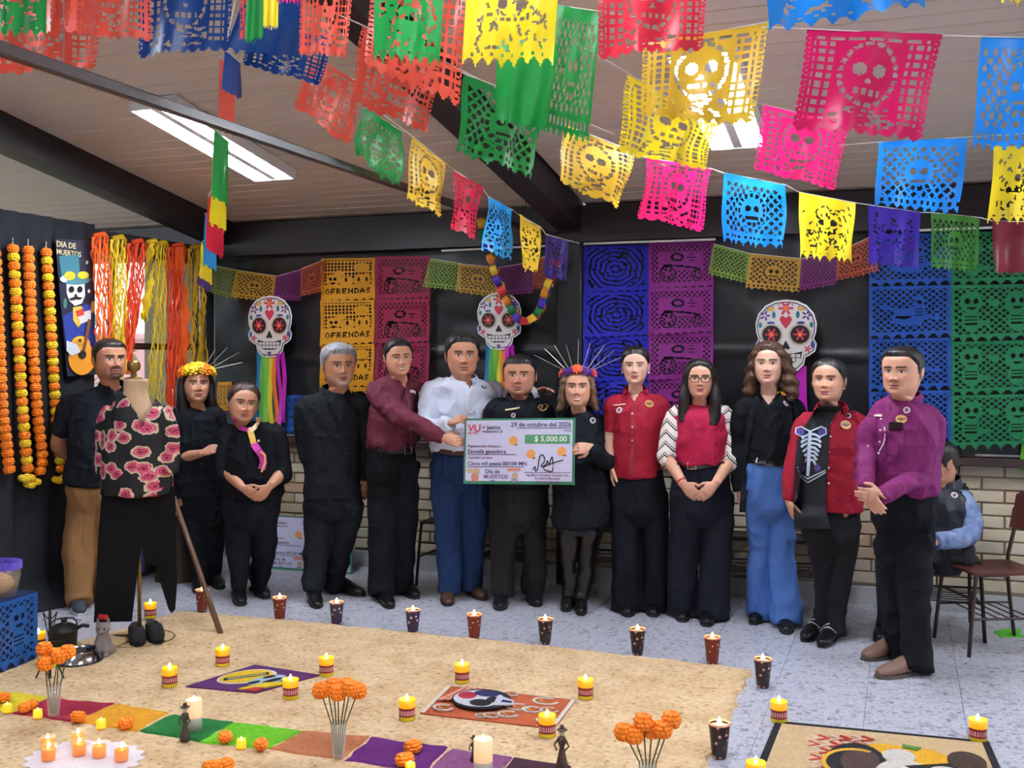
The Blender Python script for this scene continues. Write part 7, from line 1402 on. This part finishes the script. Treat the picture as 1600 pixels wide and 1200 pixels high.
# marigolds in glass tubes and lying on the squares
m_stem = mat('stem_green', (84, 88, 52), .7)
def vase(px, py, h, spread, n, label, hscale=1.0, fr=.035, lean=0):
    b = G(px, py, .02); e = empty('marigold_vase', b, label, 'vase of flowers', 'marigolds in glass vases'); rnd = random.Random(px)
    MB().lathe([(0, 0), (.022, 0), (.024, .006), (.033, .14), (.0315, .14), (.0225, .008), (0, .008)], b, 18).build('glass', mat('vase_glass', (240, 240, 235), .04, spec=.6, alpha=.22), e, smooth=True)
    for k in range(n):
        a = (k/(max(1, n-1))-.5)*2; t = b+RGT*(a*spread+lean)+FWD*rnd.uniform(-.03, .05)+UP*(h+rnd.uniform(-.02, .035)); st = MB().tube([b+RGT*a*.012+UP*.012, b+RGT*a*.03+UP*.14, t], .0028, n=6).build('stem', m_stem, e); p = puff(fr, k*3+px); q = MB(); q.add([Vector(v_)+t for v_ in p.v], p.f); q.build('marigold', m_ora, st, smooth=True)
vase(84, 1119, .26, .055, 5, 'glass vase of orange marigolds on the crimson sawdust square'); vase(529, 1184, .27, .075, 7, 'glass vase of orange marigolds on the terracotta sawdust square'); vase(1012, 1252, .26, .085, 6, 'glass vase of orange marigolds at the bottom edge')
mg = None
for x, y, r, lb in ((4, 1098, 1.1, 'on the yellow sawdust square'), (38, 1114, .9, 'at the left corner of the crimson square'), (50, 1109, .9, 'beside the small yellow light on the crimson square'), (122, 1128, 1.1, 'between the crimson and amber squares'), (196, 1138, 1.1, 'on the amber square near the green one'), (352, 1160, 1.0, 'on the lime green square'), (408, 1172, 1.0, 'at the right corner of the lime green square'), (645, 1176, 1.25, 'farther one on the purple square'), (632, 1196, 1.25, 'nearer one on the purple square'), (350, 1206, 1.3, 'right one of the pair at the bottom edge'), (330, 1208, 1.2, 'left one of the pair at the bottom edge')):
    lb = 'loose orange marigold head lying '+lb
    if mg is None: mg = puff(.030, 5).build('loose_marigold', m_ora, None, local=True, smooth=True); tag(mg, lb, 'flower', 'loose marigold heads on the carpet'); c = mg
    else: c = mg.copy(); COL.objects.link(c); c['label'] = lb
    c.location = G(x, y, .02)+UP*.024; c.scale = (r, r, r*.8); c.rotation_euler = (.2, .1, x)
lt = None
for x, y, lb in ((11, 1112, 'on the yellow sawdust square'), (59, 1121, 'on the crimson sawdust square'), (158, 1137, 'on the amber sawdust square'), (377, 1168, 'on the lime green sawdust square'), (641, 1206, 'beside the purple-square marigolds')):
    lb = 'small yellow tea light '+lb
    if lt is None:
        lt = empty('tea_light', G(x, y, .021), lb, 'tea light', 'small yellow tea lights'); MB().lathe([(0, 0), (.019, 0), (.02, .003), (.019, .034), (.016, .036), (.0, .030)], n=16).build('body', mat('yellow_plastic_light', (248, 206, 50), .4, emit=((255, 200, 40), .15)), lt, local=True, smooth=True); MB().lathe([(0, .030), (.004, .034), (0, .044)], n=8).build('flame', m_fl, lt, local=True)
    else: copy_tree(lt, G(x, y, .021), 0, lb)

# ---- offerings at the left edge
g0 = G(10, 1052); bx_ = empty('offering_box', g0, 'low box wrapped in blue cut paper at the left edge', 'box'); c_ = G(55, 1034); ax_ = (c_-G(0, 1056)); ax_.z = 0; ax_.normalize(); ay_ = Vector((-ax_.y, ax_.x, 0))
BW, BD, BH = .55, .34, .37; o_ = c_-ax_*BW
def quadbox(o, a, b, c, m, nm, par): v = [o, o+a, o+a+b, o+b, o+c, o+a+c, o+a+b+c, o+b+c]; return obj(nm, v, [(3,2,1,0),(4,5,6,7),(0,1,5,4),(1,2,6,5),(2,3,7,6),(3,0,4,7)], m, par)
quadbox(o_+UP*.002, ax_*BW, ay_*BD, UP*BH, mat('dark_blue_box', (20, 40, 84), .7), 'box', bx_)
for oo, aa in ((o_-ay_*.012, ax_*BW), (o_+ax_*(BW+.012), ay_*BD)):
    A = np.array(oo+UP*BH); aa_ = np.array(aa)
    def fn(u, v): P = A+u[..., None]*aa_; P = P.copy(); P[..., 2] -= v*(BH-.012); P[..., 0] += .004*np.sin(u*20); return P
    v, f = cut_mesh(picado('bones', 90, 50, 3), fn); obj('paper_wrap', v, f, paper('wrap_blue', (30, 96, 178), .5, .2), bx_, smooth=True)
bk = G(30, 1042)+UP*BH; top = o_+ax_*(BW*.74)+ay_*(BD*.36)+UP*(BH+.004); e = empty('bread_basket', top, 'clear-wrapped bread basket with a purple frill on the blue box', 'basket'); m_wire = mat('clear_plastic', (214, 204, 190), .12, alpha=.2)
MB().lathe([(.0, 0), (.10, 0), (.12, .10), (.115, .10), (.095, .004), (0, .004)], top, 20).build('basket', m_wire, e, smooth=True); br = MB(); br.ball(top+UP*.062, (.09, .09, .052), 16, 10)
for k in range(4): a = PI*k/4; d = Vector((math.cos(a), math.sin(a), 0)); br.tube([top+d*.075+UP*.075, top+UP*.116, top-d*.075+UP*.075], .012, n=8, smooth=3)
br.ball(top+UP*.125, .018, 10, 7); v, n_, f = remesh(br, .006, 2); obj('bread', v, f, mat('bread_crust', (214, 160, 104), .6, var=(12, (186, 126, 74), .8)), e, smooth=True)
MB().add([top+Vector(((.112+.014*((k % 2)*2-1))*math.cos(a), (.112+.014*((k % 2)*2-1))*math.sin(a), z)) for z in (.135, .175) for k, a in enumerate([2*PI*q/48 for q in range(48)])], [(k, (k+1) % 48, 48+(k+1) % 48, 48+k) for k in range(48)]).build('frill', mat('purple_frill', (112, 92, 206), .5), e)
MB().lathe([(.119, .095), (.118, .14), (.10, .15), (.0, .155)], top, 24).build('lid', m_wire, e, smooth=True); MB().prism([(-.02, 0), (.02, 0), (.02, .045), (-.02, .045)], top-FWD*.125+UP*.10, RGT, UP, .004).build('price_tag', mat('yellow_tag', (240, 214, 60), .5), e)
MB().tube([top+UP*.15, top+UP*.2+RGT*.01, top+UP*.28, top+UP*.2-RGT*.012, top+UP*.15], .003, n=5, smooth=4).build('ribbon_tie', mat('silver_ribbon', (190, 186, 190), .3, metal=.4), e)
# black iron stand, pot, bowl, cat
m_iron = mat('black_iron', (20, 20, 22), .5); st = G(78, 1060, .014); e = empty('iron_stand', st, 'thin black iron stand with scrolled top before the pot', 'stand'); p = MB().tube([st, st+UP*.34], .007, n=8).build('post', m_iron, e)
for s_ in (-1, 1): MB().tube([st+UP*.18, st+RGT*(s_*.035)+UP*.33], .003, n=6).build('brace', m_iron, e); MB().tube([st+RGT*(s_*.035)+UP*.33, st+RGT*s_*.015+UP*.30, st+UP*.31], .003, n=6, smooth=3).build('scroll', m_iron, e); MB().tube([st+UP*.16, st+RGT*s_*.07+UP*.0], .004, n=6).build('foot', m_iron, e); MB().tube([st+UP*.18, st+RGT*s_*.06+UP*.185], .003, n=6).build('arm', m_iron, e)
pt = G(100, 1020); e = empty('iron_pot', pt, 'small black iron pot with a lid beside the stand', 'pot'); m_pot = mat('pot_black', (46, 42, 40), .45); MB().lathe([(0, 0), (.062, 0), (.066, .01), (.07, .12), (.076, .125), (.068, .125), (0, .123)], pt, 22).build('body', m_pot, e, smooth=True); MB().lathe([(.078, .127), (.072, .14), (.04, .158), (.015, .16), (.015, .18), (.02, .185), (0, .188)], pt, 22).build('lid', m_iron, e, smooth=True)
MB().tube([pt+RGT*.065+UP*.13, pt+RGT*.10+UP*.15, pt+RGT*.135+UP*.145], .010, n=8).build('handle', m_iron, e); MB().tube([pt-RGT*.072+UP*.14, pt-RGT*.05+UP*.18, pt+RGT*.05+UP*.19, pt+RGT*.072+UP*.15], .004, n=6, smooth=3).build('bail', m_iron, e)
bw_ = G(122, 1032, .014); e = empty('pet_bowl', bw_, 'shiny steel bowl on the carpet between pot and cat', 'bowl'); m_ss = mat('polished_steel', (200, 200, 205), .12, metal=1.0); MB().lathe([(.0, .012), (.07, .012), (.085, .055), (.088, .06), (.092, .058), (.122, .008), (.125, .0), (.118, .0), (.09, .05), (.0, .02)], bw_, 32).build('shell', m_ss, e, smooth=True); MB().tube([bw_+Vector((.122*math.cos(a), .122*math.sin(a), .005)) for a in [2*PI*k/32 for k in range(33)]], .005, n=6, caps=False).build('rubber_ring', c_leather, e)
ct = G(161, 1024, .008); e = empty('cat_figure', ct, 'small grey plush cat with a red bow sitting by the mannequin', 'cat figure'); ca = MB(); m_fur = mat('grey_fur', (150, 140, 136), .9, var=(30, (104, 98, 100), .7), bump=(120, .6)); fx = RGT*.2-FWD; fx.normalize(); sx_ = Vector((fx.y, -fx.x, 0))
ca.ball(ct+UP*.055, (.05, .045, .06), 14, 10); ca.ball(ct+UP*.09+fx*.008, (.038, .036, .05), 12, 9); ca.ball(ct+UP*.145+fx*.012, (.038, .035, .034), 14, 10); ca.ball(ct+UP*.136+fx*.042, (.017, .014, .012), 10, 7)
for s_ in (-1, 1): ca.tube([ct+UP*.165+sx_*s_*.022, ct+UP*.205+sx_*s_*.030], [.015, .003], n=8); ca.tube([ct+UP*.07+sx_*s_*.022+fx*.03, ct+UP*.012+sx_*s_*.022+fx*.045], [.015, .013], n=8); ca.ball(ct+UP*.012+sx_*s_*.024+fx*.052, (.016, .018, .011), 8, 6); ca.ball(ct+UP*.03+sx_*s_*.042, (.02, .03, .028), 8, 6)
ca.tube([ct+UP*.02-fx*.04, ct+UP*.02-fx*.03+sx_*.06, ct+UP*.02+fx*.02+sx_*.07], [.012, .011, .009], n=8, smooth=3); v, n_, f = remesh(ca, .005, 2); obj('body', v, f, m_fur, e, smooth=True)
for s_ in (-1, 1): MB().ball(ct+UP*.152+fx*.044+sx_*s_*.014, .0055, 8, 6).build('eye', c_leather, e, smooth=True)
MB().ball(ct+UP*.139+fx*.056, .004, 8, 6).build('nose', mat('cat_nose', (190, 130, 90), .5), e); MB().bbox(ct+UP*.205, (.06, .02, .028), .006).build('bow', mat('red_bow', (180, 34, 44), .6), e)
# green scrap on the floor at right
tag(ragged([G(1552, 985), G(1592, 982), G(1600, 996), G(1560, 996)][::-1], 'green_confetti', dust('green_dust', (110, 220, 60), (90, 190, 50)), None, None, .004, amp=.01), 'bright green scrap of sawdust under the brown chair', 'sawdust')
tag(MB().prism([(0, 0), (.1, 0), (.1, .33), (.03, .33)], onY(1592, 735, YW-.06), (1, 0, 0), UP, .004).build('green_paper', paper('green_slip', (120, 220, 70), .6, .3)), 'light green paper slip on the wall at the right edge', 'paper')
